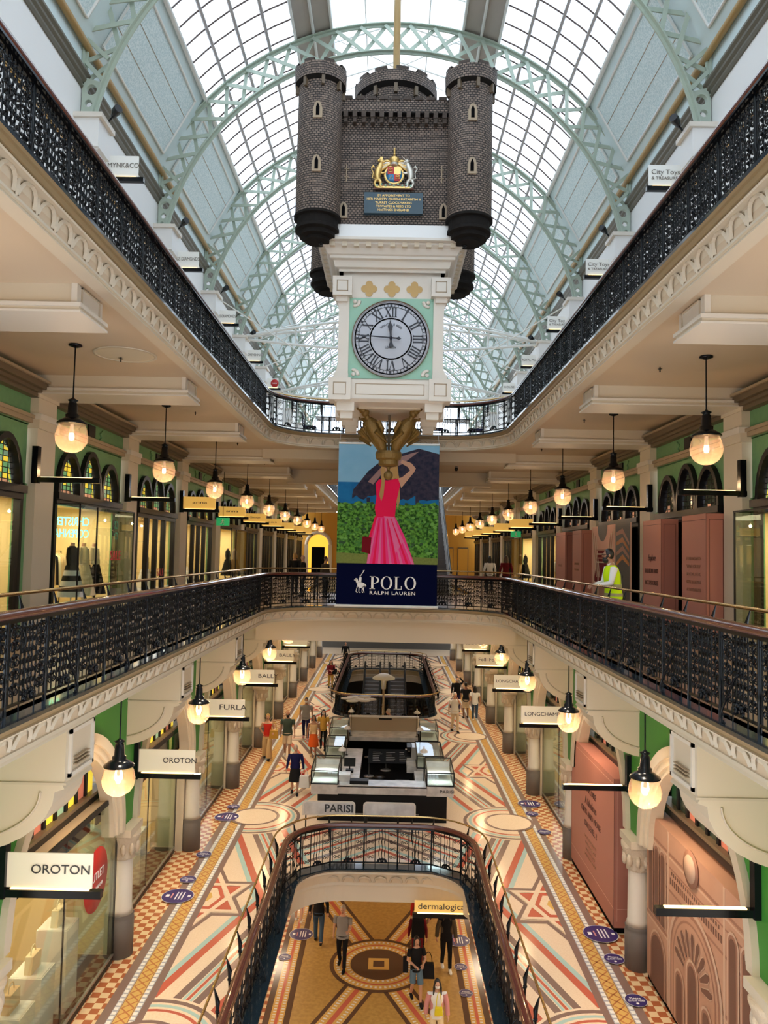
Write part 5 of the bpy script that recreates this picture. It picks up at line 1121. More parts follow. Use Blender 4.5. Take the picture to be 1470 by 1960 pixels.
def ann(mb, r0, r1, y0, y1, k, n=60): mb.lathe([(r0, y0), (r0, y1), (r1, y1), (r1, y0)], (0, 0, 0), k, n, ax=1)
b = MB(); b.lathe([(0, -.03), (.86, -.03), (.88, -.02), (.88, 0)], (0, 0, 0), 'dial', 60, ax=1); ann(b, .855, .895, -.05, 0, 'moulding_tan'); b.build('face', dl)
b = MB(); ann(b, .80, .83, -.036, -.03, 'ink'); ann(b, .735, .745, -.036, -.03, 'ink'); ann(b, .455, .485, -.036, -.03, 'ink')
def bar(mb, p, q, w_, k='ink', y=-.038):
    p, q = Vector(p), Vector(q); d = (q-p).normalized(); n = Vector((-d.y, d.x))*w_/2; mb.poly([(v.x, y, v.y) for v in (p-n, p+n, q+n, q-n)][::1], k)
for i in range(60):
    a = 2*PI*i/60; r0, r1 = .74, .81; bar(b, (sin(a)*r0, cos(a)*r0), (sin(a)*r1, cos(a)*r1), .014 if i % 5 else .05)
def strokes(s2):
    out = []; x = 0
    for ch in s2:
        if ch == 'I': out += [((x+.03, 0), (x+.03, 1), .034), ((x, 0), (x+.06, 0), .02), ((x, 1), (x+.06, 1), .02)]; x += .075
        elif ch == 'V': out += [((x, 1), (x+.06, 0), .034), ((x+.12, 1), (x+.06, 0), .016), ((x-.01, 1), (x+.04, 1), .02), ((x+.09, 1), (x+.14, 1), .02)]; x += .145
        elif ch == 'X': out += [((x, 1), (x+.12, 0), .036), ((x, 0), (x+.12, 1), .016), ((x-.01, 1), (x+.04, 1), .02), ((x+.09, 0), (x+.14, 0), .02), ((x-.01, 0), (x+.04, 0), .02), ((x+.09, 1), (x+.13, 1), .02)]; x += .145
    return out, x-.015
for i, s2 in enumerate(('XII', 'I', 'II', 'III', 'IIII', 'V', 'VI', 'VII', 'VIII', 'IX', 'X', 'XI')):
    a = 2*PI*i/12; o, wd = strokes(s2); er = Vector((sin(a), cos(a))); et = Vector((cos(a), -sin(a)))
    for p, q, w_ in o:
        f = lambda v: tuple(er*(.51+.205*v[1])+et*(v[0]-wd/2)*.92)
        bar(b, f(p), f(q), w_ if p[1] != q[1] else .018)
b.build('numerals', dl)
for i, ch in enumerate('THWAITES & REED'):
    a = R(-42+84*i/14); text('lettering', ch, .07, (sin(a)*.335, -.04, cos(a)*.335), (PI/2, a, 0), 'ink', dl, ext=.001) if ch != ' ' else None
text('lettering', 'LONDON', .075, (0, -.04, -.2), FACE, 'ink', dl, .24)
def hand(nm, a, L_, w_, y):
    g = MB(); f = lambda x, r: (x*cos(a)+r*sin(a), y, -x*sin(a)+r*cos(a))
    if nm == 'hour_hand': P = [(-.02, -.1), (.02, -.1), (.022, .16), (.06, .27), (.02, .34), (0, L_), (-.02, .34), (-.06, .27), (-.022, .16)]
    else: P = [(-.018, -.15), (.018, -.15), (.012, L_*.9), (0, L_), (-.012, L_*.9)]
    g.add([f(x, r) for x, r in P]+[(f(x, r)[0], y+.012, f(x, r)[2]) for x, r in P], [tuple(range(len(P)))]+[(i, (i+1) % len(P), len(P)+(i+1) % len(P), len(P)+i) for i in range(len(P))], 'ink')
    if nm == 'hour_hand': g.add([f(x, r) for x, r in ((-.06, -.2), (.06, -.2), (.03, -.1), (-.03, -.1))], [(0, 1, 2, 3)], 'ink')
    else: g.add([f(x, r) for x, r in ((0, -.24), (.045, -.18), (0, -.12), (-.045, -.18))], [(0, 1, 2, 3)], 'ink')
    g.sph((0, y-.01, 0), .035, 'ink', 8, 6); g.build(nm, dl)
hand('hour_hand', R(-3.5), .44, .04, -.10); hand('minute_hand', R(-86), .74, .03, -.13)
# bronze figures, base ring, pendant ball, rods
def figure(sx, sy):
    b = MB(); f = lambda x, z, y=0: (sx*x, sy*(x*.9), z)
    b.tube([f(.12, 10.36), f(.2, 10.6), f(.34, 10.85), f(.44, 11.02), f(.50, 11.12)], [.08, .15, .19, .17, .08], 'bronze', 12)
    b.tube([f(.50, 11.1), f(.54, 11.18)], [.06, .06], 'bronze', 8); b.sph(f(.57, 11.26), (.10, .10, .12), 'bronze', 12, 9); b.sph((sx*.62, sy*.55, 11.31), (.1, .1, .1), 'bronze', 10, 8); b.sph((sx*.50, sy*.50, 11.25), (.03, .03, .03), 'bronze', 6, 5)
    b.tube([f(.62, 11.36), f(.70, 11.42)], [.12, .16], 'bronze', 4, smooth=False)
    for q in (-1, 1):
        b.tube([(sx*.42+q*.16, sy*.38-q*sx*sy*.16, 11.05), (sx*.36+q*.21, sy*.33-q*sx*sy*.2, 10.86), (sx*.26+q*.10, sy*.26-q*sx*sy*.1, 10.80)], [.06, .05, .035], 'bronze', 8)
        for j in range(5): b.tube([(sx*(.40+.03*j)+q*(.12+.02*j), sy*(.40+.03*j), 11.0-.05*j), (sx*(.40-.04*j)+q*.20, sy*(.40-.03*j), 10.78-.05*j)], [.05, .02], 'bronze', 5)
    for j in range(6): a = j*.9; b.tube([f(.1+.02*j, 10.40+.03*j), f(.18+.05*cos(a), 10.55+.03*j), f(.24+.03*sin(a), 10.75+.02*j)], .035, 'bronze', 5)
    b.build('figure', clk)
for sx in (-1, 1):
    for sy in (-1, 1): figure(sx, sy)
b = MB(); b.lathe([(0, 10.40), (.30, 10.40), (.32, 10.34), (.30, 10.22), (.26, 10.20), (.24, 10.18), (.24, 10.08), (.20, 10.05), (.06, 10.02), (.03, 9.96), (.05, 9.93), (0, 9.92)], (0, 0, 0), 'bronze', 24, smooth=False); b.sph((0, 0, 9.83), .115, 'bronze', 14, 10); b.build('base_ring', clk)
b = MB(); b.tube([(0, 0, 11.4), (0, 0, 10.38)], .03, 'moulding_brown', 8); b.build('centre_rod', clk); b = MB(); b.tube([(0, -.1, 19.0), (0, -.1, 23.0)], .085, 'beam_gold', 8); b.tube([(0, -.1, 19.35), (0, -.1, 19.42)], .14, 'beam_gold', 8); b.build('suspension_rod', clk)
# ================================================================== BANNER
bn = thing('hanging_banner', 'tall printed banner of a person in a pink dress by a hedge and the sea', 'banner', (0, 23.75, 6.30)); BW, BH = 1.57, 5.1
b = MB(); b.box(-BW, -.004, 0, BW, .004, BH, 'navy'); b.build('cloth', bn)
b = MB(); b.tube([(-BW-.04, 0, .0), (BW+.04, 0, 0)], .045, 'steel_white', 8); b.build('batten', bn); b = MB(); b.tube([(-BW-.02, 0, BH), (BW+.02, 0, BH)], .03, 'steel_white', 8); b.build('batten', bn)
for q in (-BW, BW): b = MB(); b.tube([(q, 0, BH), (q, .6, BH+.45)], .006, 'steel', 4); b.build('cord', bn)
b = MB()
def bp(P, k, l): b.poly([(x, -.004-.002*l, z) for x, z in P], k)   # x in banner metres, z from its foot
u_ = lambda px, py: ((px-744)/190*3.17, (1160-py)/308*5.1)          # picture proportions of the print
def bq(P, k, l): bp([u_(*p) for p in P], k, l)
Zb = 1080; bq([(649, 1080), (839, 1080), (839, 852), (649, 852)], 'print_sky', 1); bq([(649, 1080), (839, 1080), (839, 926), (649, 926)], 'print_sea', 2)
def leafy(x0, x1, z, amp, n, sd): 
    r_ = random.Random(sd); return [(x0+(x1-x0)*i/n, z+r_.uniform(-amp, amp)) for i in range(n+1)]
bq([(649, 1075)]+leafy(649, 839, 966, 4, 26, 3)[::1]+[(839, 1075)], 'print_hedge', 5); bq([(649, 1080), (839, 1080), (839, 1068), (649, 1060)], 'print_lawn', 6)
bq([(676, 950)]+[(678, 940), (690, 925), (705, 905), (735, 880), (775, 868), (800, 860), (839, 870), (839, 975)]+leafy(839, 676, 955, 5, 22, 5), 'print_thatch', 3)
bq([(705, 925), (740, 885), (790, 868), (800, 866), (770, 890), (735, 905), (715, 930)], 'print_thatch2', 4); bq([(703, 955), (710, 955), (709, 975), (704, 975)], 'print_thatch', 3); bq([(795, 950), (802, 950), (801, 980), (796, 980)], 'print_thatch', 4)
r_ = random.Random(9)
for i in range(240):    # leaves of the hedge
    x, y = r_.uniform(652, 836), r_.uniform(964, 1062); s2 = r_.uniform(2.0, 4.2); k = r_.choice(['leaf_a', 'leaf_b', 'leaf_a', 'leaf_c']); a0 = r_.uniform(0, 6)
    bq([(x+s2*cos(a0+t*PI/3)*1.1, y+s2*.8*sin(a0+t*PI/3)) for t in range(6)], k, 7+r_.random())
defm('leaf_a', (.04, .20, .02), .6); defm('leaf_b', (.14, .38, .06), .6); defm('leaf_c', (.01, .07, .015), .6)
# figure in pink
bq([(706, 1080), (795, 1080), (790, 1065), (775, 1025), (757, 990), (722, 990), (712, 1030)], 'print_pink2', 12); bq([(722, 992), (757, 992), (760, 960), (768, 920), (762, 918), (742, 922), (726, 920), (720, 928), (722, 955), (719, 975)], 'print_pink', 13)
for i in range(9): x = 724+i*3.6; bq([(x, 994), (x+1.6, 994), (706+i*10.5+5, 1080), (706+i*10.5, 1080)], ['print_pink3', 'print_pink'][i % 2], 14)
bq([(736, 990), (756, 991), (772, 1040), (760, 1060), (748, 1010)], 'print_pink3', 13.5)
bq([(762, 918), (768, 936), (792, 905), (795, 898), (786, 888), (768, 882), (766, 888), (780, 896), (784, 902), (770, 915)], 'skin', 13.5); bq([(729, 900), (736, 918), (752, 920), (763, 915), (760, 890), (745, 882), (732, 888)], 'hair_blonde', 14.5); bq([(728, 900), (738, 915), (735, 950), (731, 962), (727, 950), (731, 925)], 'hair_blonde', 15); bq([(757, 900), (764, 915), (766, 960), (762, 975), (758, 950)], 'hair_blonde', 12.5); bq([(737, 893), (742, 890), (745, 905), (738, 905)], 'skin', 15)
bq([(697, 1029), (714, 1031), (712, 1062), (696, 1058)], 'print_bag', 15); bq([(720, 990), (724, 992), (712, 1035), (708, 1033)], 'print_pink', 14); b.build('print', bn)
# serif wordmark
b = MB(); yb_ = -.012
def bx2(x0, z0, x1, z1): b.box(x0, yb_, z0, x1, yb_+.004, z1, 'text_white')
def oval(cx, cz, rx, rz, th, tv, a0=0, a1=2*PI, n=28):
    for i in range(n):
        A, B2 = a0+(a1-a0)*i/n, a0+(a1-a0)*(i+1)/n; b.poly([(cx+rx*cos(A), yb_, cz+rz*sin(A)), (cx+rx*cos(B2), yb_, cz+rz*sin(B2)), (cx+(rx-th)*cos(B2), yb_, cz+(rz-tv)*sin(B2)), (cx+(rx-th)*cos(A), yb_, cz+(rz-tv)*sin(A))], 'text_white')
zb, hh = .53, .40
bx2(-.48, zb, -.41, zb+hh); bx2(-.53, zb, -.36, zb+.02); bx2(-.53, zb+hh-.02, -.38, zb+hh); oval(-.40, zb+hh-.115, .17, .115, .06, .02, -PI/2, PI/2, 14)
oval(.0, zb+hh/2, .18, .205, .065, .02); bx2(.27, zb, .335, zb+hh); bx2(.23, zb+hh-.02, .39, zb+hh); bx2(.23, zb, .47, zb+.02); bx2(.45, zb, .48, zb+.11); oval(.74, zb+hh/2, .18, .205, .065, .02)
text('lettering', 'RALPH LAUREN', .15, (.19, -.012, .41), FACE, 'text_white', bn, 1.42, spacing=1.2, bold=.002)
# horse and rider emblem
hx, hz = -.80, .36
for P in ([(0, .30), (.03, .36), (.10, .38), (.2, .36), (.25, .32), (.24, .24), (.18, .2), (.08, .2), (.02, .24)], [(0, .32), (-.06, .44), (-.05, .50), (.0, .5), (.05, .38)], [(-.05, .50), (-.10, .44), (-.07, .42), (0, .46)],
          [(.06, .36), (.05, .5), (.09, .56), (.14, .52), (.13, .36)], [(.02, .24), (-.02, .1), (.03, .06), (0, .04), (-.04, .09), (0, .26)], [(.08, .22), (.07, .08), (.12, .05), (.1, .04), (.05, .07), (.05, .22)], [(.2, .24), (.17, .1), (.2, .05), (.17, .05), (.15, .1), (.16, .22)], [(.24, .28), (.21, .14), (.24, .06), (.22, .06), (.19, .14), (.2, .26)], [(.25, .33), (.29, .28), (.27, .22), (.26, .28)],
          [(.07, .54), (.2, .74), (.215, .73), (.09, .52)], [(.17, .74), (.22, .76), (.23, .74), (.18, .72)], [(.07, .57), (.1, .6), (.12, .58), (.11, .55)]):
    b.poly([(hx+x-.12, yb_, hz+z) for x, z in P], 'text_white')
b.build('emblem', bn)
# ================================================================== KIOSK
kk_ = thing('coffee_kiosk', 'island coffee kiosk of marble counters, glass cases and black base', 'kiosk', (0, 22.9, 0))
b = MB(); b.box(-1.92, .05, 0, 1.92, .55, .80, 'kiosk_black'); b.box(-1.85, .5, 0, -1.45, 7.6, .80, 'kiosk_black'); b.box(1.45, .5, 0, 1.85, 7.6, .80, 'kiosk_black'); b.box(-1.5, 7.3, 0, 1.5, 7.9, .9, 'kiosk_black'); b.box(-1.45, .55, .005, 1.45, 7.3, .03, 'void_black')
for q in (-1.0, .1): b.box(q, .03, .22, q+1.0, .045, .235, 'steel')
b.build('base', kk_)
b = MB(); b.box(-1.33, 0, .80, 1.33, .10, 1.03, 'marble'); b.box(-1.33, 0, 1.0, 1.33, .62, 1.05, 'marble'); b.box(-1.33, .35, 1.05, -.98, .75, 1.25, 'marble'); b.box(-1.35, .6, .8, -.72, 4.4, 1.02, 'marble'); b.box(.78, 2.3, .8, 1.35, 4.6, 1.0, 'marble'); b.box(-1.30, 6.2, .85, 1.30, 7.2, 1.0, 'marble')
b.box(1.0, .7, .8, 1.33, 1.8, 1.02, 'marble'); b.build('marble_counter', kk_)
b = MB(); b.box(-.98, .12, 1.05, -.42, .42, 1.15, 'kiosk_black'); b.build('tray', kk_)
def case(x0, x1, y0, y1, zb, ht, mb_h=.30):
    g = MB(); g.box(x0, y0, zb-mb_h, x1, y1, zb, 'marble'); g.build('marble_panel', kk_)
    f = MB()
    ys = y0; tz = ht
    fr = [((x0, y0, zb), (x1, y0, zb)), ((x0, y0, zb+.38), (x1, y0, zb+.38)), ((x0, y1, tz), (x1, y1, tz)), ((x0, y0, zb), (x0, y0, zb+.38)), ((x1, y0, zb), (x1, y0, zb+.38)), ((x0, y0, zb+.38), (x0, y1, tz)), ((x1, y0, zb+.38), (x1, y1, tz)), ((x0, y1, zb), (x0, y1, tz)), ((x1, y1, zb), (x1, y1, tz)), ((x0, y0, zb), (x0, y1, zb)), ((x1, y0, zb), (x1, y1, zb))]
    for p, q in fr: f.tube([p, q], .018, 'kiosk_black', 4, smooth=False)
    f.build('case_frame', kk_)
    g = MB(); g.box(x0, y0, zb, x1, y0+.008, zb+.38, 'case_glass'); g.poly([(x0, y0, zb+.38), (x1, y0, zb+.38), (x1, y1, tz), (x0, y1, tz)], 'case_glass')
    for x in (x0, x1): g.poly([(x, y0, zb), (x, y1, zb), (x, y1, tz), (x, y0, zb+.38)], 'case_glass')
    g.build('case_glass', kk_); s2 = MB(); s2.box(x0+.03, y0+.04, zb+.01, x1-.03, y1-.03, zb+.03, 'cream_white'); s2.box(x0+.05, y0+.5, zb+.2, x1-.05, y1-.05, zb+.215, 'cream_white'); s2.box(x0+.03, y1-.04, zb, x1-.03, y1-.02, tz-.1, 'marble'); s2.build('case_shelf', kk_)
for x0 in (-2.12, 1.32): case(x0, x0+.80, 0, 1.35, 1.08, 1.56); light('case_light', 'AREA', (x0+.4, 22.9+.55, 1.44), 7, (.85, .95, 1), .6, .5)
case(-1.95, -1.33, 3.0, 4.2, 1.05, 1.5); case(1.1, 1.95, 2.0, 3.6, 1.05, 1.5); case(-2.0, -1.35, 5.6, 7.0, 1.08, 1.55); case(1.35, 2.0, 5.4, 6.8, 1.08, 1.55)
b = MB(); b.box(-1.33, 7.2, 1.0, 1.33, 7.26, 1.52, 'moulding_tan'); b.box(-1.36, 7.18, 1.52, 1.36, 7.34, 1.58, 'cream_white'); b.box(-.2, 7.17, 1.45, .3, 7.2, 1.5, 'kiosk_black'); b.build('back_screen', kk_)
text('lettering', 'PARISI', .13, (1.92, -.01, .92), FACE, 'text_dark', kk_, .42)
for s_, lb in ((-1, 'left'), (1, 'right')):
    for j, (y, w2) in enumerate(((23.55, 'nearest'), (26.4, 'middle'), (29.2, 'farthest'))):
        t = thing('globe_stem_lamp', 'small white shade lamp on a thin stem, %s on the %s side of the kiosk' % (w2, lb), 'lamp', (s_*1.25, y, 1.02), 0, 'kiosk stem lamps')
        b = MB(); b.tube([(0, 0, 0), (0, 0, .95)], .009, 'black_metal', 5); b.lathe([(0, 0), (.05, 0), (.05, .01), (0, .015)], (0, 0, 0), 'black_metal', 10); b.build('stem', t); b = MB(); b.lathe([(.12, .88), (.11, .93), (.06, .97), (.02, .99), (.02, 1.05), (0, 1.06)], (0, 0, 0), 'cream_white', 14); b.build('shade', t)
t = thing('cash_register', 'black till and screen on the left kiosk counter', 'till', (-1.05, 24.4, 1.02)); b = MB(); b.box(-.12, -.1, 0, .12, .12, .08, 'kiosk_black'); b.tube([(0, 0, .05), (0, .03, .2)], .02, 'kiosk_black', 6); b.build('stand', t); b = MB(); b.T = Matrix.Translation((0, .02, .3)) @ Matrix.Rotation(R(-15), 4, 'X'); b.box(-.18, -.015, -.13, .18, .015, .13, 'kiosk_black'); b.build('screen', t)
t = thing('coffee_machine', 'steel espresso machine on the right kiosk counter', 'coffee machine', (1.05, 26.2, 1.0)); b = MB(); b.box(-.25, -.3, 0, .2, .3, .1, 'steel'); b.box(-.1, -.3, .1, .2, .3, .45, 'steel'); b.build('body', t); b = MB(); b.box(-.25, -.28, .33, -.08, .28, .45, 'kiosk_black'); [b.tube([(-.17, q, .33), (-.17, q, .26)], .03, 'steel', 8) for q in (-.15, .15)]; b.build('brew_heads', t)
t = thing('waste_bin', 'dark blue grey bin standing inside the kiosk', 'bin', (.62, 24.0, .03)); b = MB(); b.prism([(-.15, 0), (.15, 0), (.2, .8), (-.2, .8)], 1, -.18, .18, 'c_denim'); b.build('body', t); b = MB(); b.box(-.22, -.2, .8, .22, .2, .84, 'stone_grey'); b.build('lid', t)
t = thing('menu_board', 'black board with white chalk menu lines inside the kiosk', 'menu board', (.25, 25.9, .9)); b = MB(); b.T = Matrix.Rotation(R(-40), 4, 'X'); b.box(-.75, -.02, 0, .75, .02, .5, 'kiosk_black'); b.build('board', t); b = MB(); b.T = Matrix.Rotation(R(-40), 4, 'X')
for i in range(3):
    for j in range(6): b.box(-.6+.45*i, -.026, .08+.06*j, -.6+.45*i+random.uniform(.15, .32), -.021, .09+.06*j, 'stone_pale')
defm('stone_pale', (.45, .45, .45), .6); b.build('chalk_lines', t)
for j, (x, y) in enumerate(((-.45, 24.6), (-.1, 25.0), (-.5, 27.4), (.1, 28.2))):
    t = thing('bar_stool', 'black round stool inside the kiosk, %s from its front' % ORD[j], 'stool', (x, y, .03), 0, 'kiosk stools'); b = MB(); b.lathe([(0, .62), (.19, .62), (.2, .66), (.17, .69), (0, .69)], (0, 0, 0), 'black_metal', 16); b.build('seat', t); b = MB(); b.tube([(0, 0, 0), (0, 0, .62)], .025, 'steel', 6); b.lathe([(0, 0), (.2, 0), (.18, .02), (0, .03)], (0, 0, 0), 'steel', 14); b.build('pedestal', t)
for (x0, x1, wd, lb) in ((-2.22, -.74, 'PARISI', 'pale rounded sign screen reading PARISI before the kiosk'), (-.52, .95, None, 'blank pale rounded sign screen before the kiosk')):
    t = thing('sign_screen', lb, 'sign screen', ((x0+x1)/2, 21.6, 0)); w_ = (x1-x0)/2
    def rr(w2, z0, z1, r): return [(-w2, z0), (w2, z0)]+arc(w2-r, z1-r, r, 0, PI/2, 5)+arc(-w2+r, z1-r, r, PI/2, PI, 5)
    b = MB(); b.prism(rr(w_, .60, 1.0, .1), 1, -.012, .012, 'cream_white'); b.build('frame', t); b = MB(); b.prism(rr(w_-.04, .64, .96, .08), 1, -.018, .018, 'marble'); b.build('panel', t)
    b = MB(); 
    for q in (-w_+.1, w_-.1): b = MB(); b.tube([(q, 0, .0), (q, 0, .62)], .02, 'black_metal', 6); b.tube([(q, -.2, .02), (q, .2, .02)], .018, 'black_metal', 6); b.build('leg', t)
    if wd: text('lettering', wd, .30, (.28, -.025, .80), FACE, 'text_dark', t, .78, bold=.006)
t = thing('patio_heater', 'tall mushroom patio heater with a round steel hood behind the kiosk', 'patio heater', (-.05, 32.0, 0)); b = MB(); b.lathe([(0, 0), (.28, 0), (.28, .5), (.22, .62), (.04, .66)], (0, 0, 0), 'steel', 18); b.build('base', t); b = MB(); b.tube([(0, 0, .6), (0, 0, 2.5)], .045, 'moulding_tan', 8); b.lathe([(.09, 2.3), (.11, 2.6), (.05, 2.8)], (0, 0, 0), 'steel', 12); b.build('pole', t); b = MB(); b.lathe([(.48, 2.72), (.46, 2.78), (.2, 2.92), (0, 2.96)], (0, 0, 0), 'steel_white', 28); b.lathe([(.48, 2.72), (.1, 2.80), (0, 2.8)], (0, 0, 0), 'steel', 28); b.build('hood', t)
t = thing('petal_canopy', 'cluster of six white round discs on a stand behind the kiosk', 'canopy', (-1.05, 31.2, 0)); 
for i in range(7): 
    b = MB(); a = 2*PI*i/6; x, y = (0, 0) if i == 6 else (.47*cos(a), .47*sin(a)); b.lathe([(0, 2.0), (.25, 2.0), (.26, 2.02), (0, 2.05)], (x, y, .02*(i % 2)), 'cream_white', 20); b.build('disc', t)
b = MB(); b.tube([(0, 0, 0), (0, 0, 2.0)], .025, 'black_metal', 6); [b.tube([(0, 0, 1.8), (.45*cos(2*PI*i/6), .45*sin(2*PI*i/6), 2.0)], .01, 'black_metal', 4) for i in range(6)]; b.build('stand', t)
# ------------------------------------------------------------------ escalators
def escalator(label, x, w_, y0, z0, y1, z1, k='steel_white'):
    t = thing('escalator', label, 'escalator', (x, y0, z0)); L_, h = y1-y0, z1-z0
    for s_, nm in ((-1, 'balustrade'), (1, 'balustrade')):
        b = MB(); P = [(0, -.35), (L_, h-.35), (L_, h+.95), (0, .95)]; b.prism(P, 0, s_*w_/2-.06, s_*w_/2+.06, k); b.build('side_panel', t)
        b = MB(); b.tube([(s_*w_/2, -.3, .95), (s_*w_/2, 0, 1.0), (s_*w_/2, L_, h+1.0), (s_*w_/2, L_+.3, h+.95)], .05, 'black_metal', 6); b.build('handrail', t)
    b = MB(); n = int(L_/.35)
    for i in range(n): b.box(-w_/2+.06, L_*i/n, h*i/n-.25, w_/2-.06, L_*(i+1)/n, h*(i+1)/n, 'stone_grey')
    b.build('steps', t); return t
escalator('white sided escalator rising beside the banner to the top gallery', 2.32, .9, 33.2, MZ, 42.5, UZ, 'white_paint')
escalator('dark escalator running down through the second ground opening', -.85, 1.0, 43.5, LZ, 50.5, -.2, 'black_metal'); escalator('dark escalator beside the first in the second ground opening', .75, 1.0, 43.5, LZ, 50.5, -.2, 'black_metal')
# ------------------------------------------------------------------ roof tie trusses
def tie(label, y, z, rise):
    t = thing('roof_tie_truss', label, 'truss', (0, y, z)); b = MB(); N = 16
    for (dy, dz, f) in ((-.5, 0, 1), (.5, 0, 1), (0, .0, -.55)): b.tube([(-6.5+13.0*i/N, dy*sin(PI*i/N), dz+rise*f*sin(PI*i/N)) for i in range(N+1)], .06, 'steel_white', 6)
    b.build('chords', t); b = MB()
    for i in range(1, N): 
        x = -6.5+13.0*i/N; s2 = sin(PI*i/N); p = (x, -.5*s2, rise*s2); q = (x, .5*s2, rise*s2); r2 = (x, 0, -.55*rise*s2); b.tube([p, q], .025, 'steel_white', 4); b.tube([p, r2], .025, 'steel_white', 4); b.tube([q, r2], .025, 'steel_white', 4)
        if i < N-1: s3 = sin(PI*(i+1)/N); b.tube([p, (x+13.0/N, .5*s3, rise*s3)], .02, 'steel_white', 4); b.tube([r2, (x+13.0/N, .5*s3, rise*s3)], .02, 'steel_white', 4)
    b.build('web', t)
tie('white curved tubular tie truss across the vault, nearer of two', 31.5, 16.9, .75); tie('white curved tubular tie truss across the vault, farther of two', 42.2, 16.9, .9)
t = thing('tie_cables', 'thin white diagonal cables crossing the far vault', 'cables'); b = MB()
for (a, c) in (((-6.3, 26.2, 16.9), (6.0, 45, 12.6)), ((6.3, 26.2, 16.9), (-6.0, 45, 12.6)), ((-6.3, 31.5, 17), (0, 36, 20)), ((6.3, 31.5, 17), (0, 36, 20)), ((-6.3, 36.8, 17), (0, 42, 21)), ((6.3, 36.8, 17), (0, 42, 21))): b.tube([a, c], .025, 'steel_white', 4)
b.build('cable', t)
# spotlights by the arch feet
for s_ in (-1, 1):
    for k in range(4):
        t = thing('spotlight', 'small black spotlight at the %s arch foot on the %s' % (ORD[k], SIDE[s_]), 'spotlight', (s_*5.98, 15.53+B*k, 17.02), 0, 'arch foot spotlights'); b = MB(); b.tube([(0, .0, .05), (-s_*.12, -.14, .08), (-s_*.2, -.22, .10)], [.05, .09, .09], 'black_metal', 10); b.build('head', t); b = MB(); b.tube([(s_*.1, 0, -.08), (0, 0, .05)], .02, 'black_metal', 5); b.build('arm', t)
# ------------------------------------------------------------------ floor stickers
def sticker(label, x, y, z, r, words):
    t = thing('floor_sticker', label, 'floor sticker', (x, y, z+.026), 0, 'purple distancing stickers'); b = MB(); b.lathe([(0, .004), (r*.96, .004)], (0, 0, 0), 'purple', 28); b.lathe([(r*.96, .0035), (r, .0035)], (0, 0, 0), 'tile_white', 28); b.build('disc', t)
    sw = 1 if x < 0 else -1; b = MB()
    if r > .3:
        for q in range(3): b.box(-r*.1+q*r*.2, -r*.5, .005, -r*.02+q*r*.2, r*.5, .007, 'text_white')
        b.box(-r*.72, -r*.15, .005, -r*.5, r*.15, .007, 'text_white'); b.box(r*.62, -r*.12, .005, r*.8, r*.12, .007, 'text_white'); b.box(-r*.38, -r*.3, .005, -r*.3, r*.3, .007, 'c_pink'); b.build('lines', t)
    else:
        text('lettering', 'Please', r*.42, (0, r*.28, .006), (0, 0, 0), 'text_white', t, r*1.0, ext=.001); text('lettering', 'QUEUE HERE', r*.36, (0, -r*.08, .006), (0, 0, 0), 'text_white', t, r*1.5, ext=.001); b.lathe([(0, .005), (r*.14, .005)], (0, -r*.5, 0), 'text_white', 8); b.build('mark', t)
for i, (x, y) in enumerate(((-4.62, 17.76), (-4.61, 22.99))): sticker('large purple distancing oval on the left ground arcade, %s' % ['nearer', 'farther'][i], x, y, 0, .37, '')
for i, (x, y) in enumerate(((-4.62, 18.65), (-4.61, 20.17), (-4.60, 23.9))): sticker('small purple queue sticker on the left ground arcade, %s from the viewer' % ORD[i], x, y, 0, .2, '')
for i, (x, y) in enumerate(((4.68, 16.48), (4.72, 24.81))): sticker('large purple distancing oval on the right ground arcade, %s' % ['nearer', 'farther'][i], x, y, 0, .37, '')
for i, (x, y) in enumerate(((4.65, 14.09), (4.67, 15.49), (4.69, 22.35), (4.64, 23.88))): sticker('small purple queue sticker on the right ground arcade, %s from the viewer' % ORD[i], x, y, 0, .2, '')
for i, (x, y, r) in enumerate(((-2.42, 24.15, .37), (2.42, 24.0, .37), (-2.75, 22.8, .19), (2.36, 22.5, .19), (2.38, 21.2, .19), (2.32, 25.7, .19))):
    sticker('purple floor sticker on the lower floor, %s' % ['large, left side', 'large, right side', 'small, left side', 'small, right side, middle', 'small, right side, nearest', 'small, right side, farthest'][i], x, y, LZ-.012, r, '')
# ceiling fittings
for s_ in (-1, 1):
    for k in range(5):
        t = thing('sprinkler', 'small dark sprinkler on the %s middle gallery ceiling, %s bay' % (SIDE[s_], ORD[k]), 'sprinkler', (s_*4.9, 13.6+B*k, 11.42), 0, 'ceiling sprinklers'); b = MB(); b.tube([(0, 0, 0), (0, 0, -.09)], .012, 'black_metal', 5); b.lathe([(0, -.03), (.045, -.035), (0, -.04)], (0, 0, 0), 'black_metal', 8); b.build('head', t)
b = MB(); b.lathe([(.55, 0), (.0, 0)], (0, 0, 0), 'ceil_patch', 32); b.lathe([(.55, .005), (.55, -.01), (.5, -.01), (.5, 0)], (0, 0, 0), 'cream', 32); defm('ceil_patch', (.72, .62, .46), .6); o = b.build('ceiling_disc', loc=(-4.75, 13.4, 11.41)); tag(o, 'shallow round cream disc on the near left gallery ceiling', 'ceiling disc')
for (x, y, lb) in ((3.0, 26.9, 'right'), ): 
    t = thing('camera_dome', 'small dark security camera under the bridge ceiling', 'camera', (x-.6, y, 11.1)); b = MB(); b.sph((0, 0, -.1), .07, 'black_metal', 10, 8); b.build('dome', t); b = MB(); b.tube([(0, 0, 0), (0, 0, -.06)], .05, 'stone_grey', 8); b.build('mount', t)
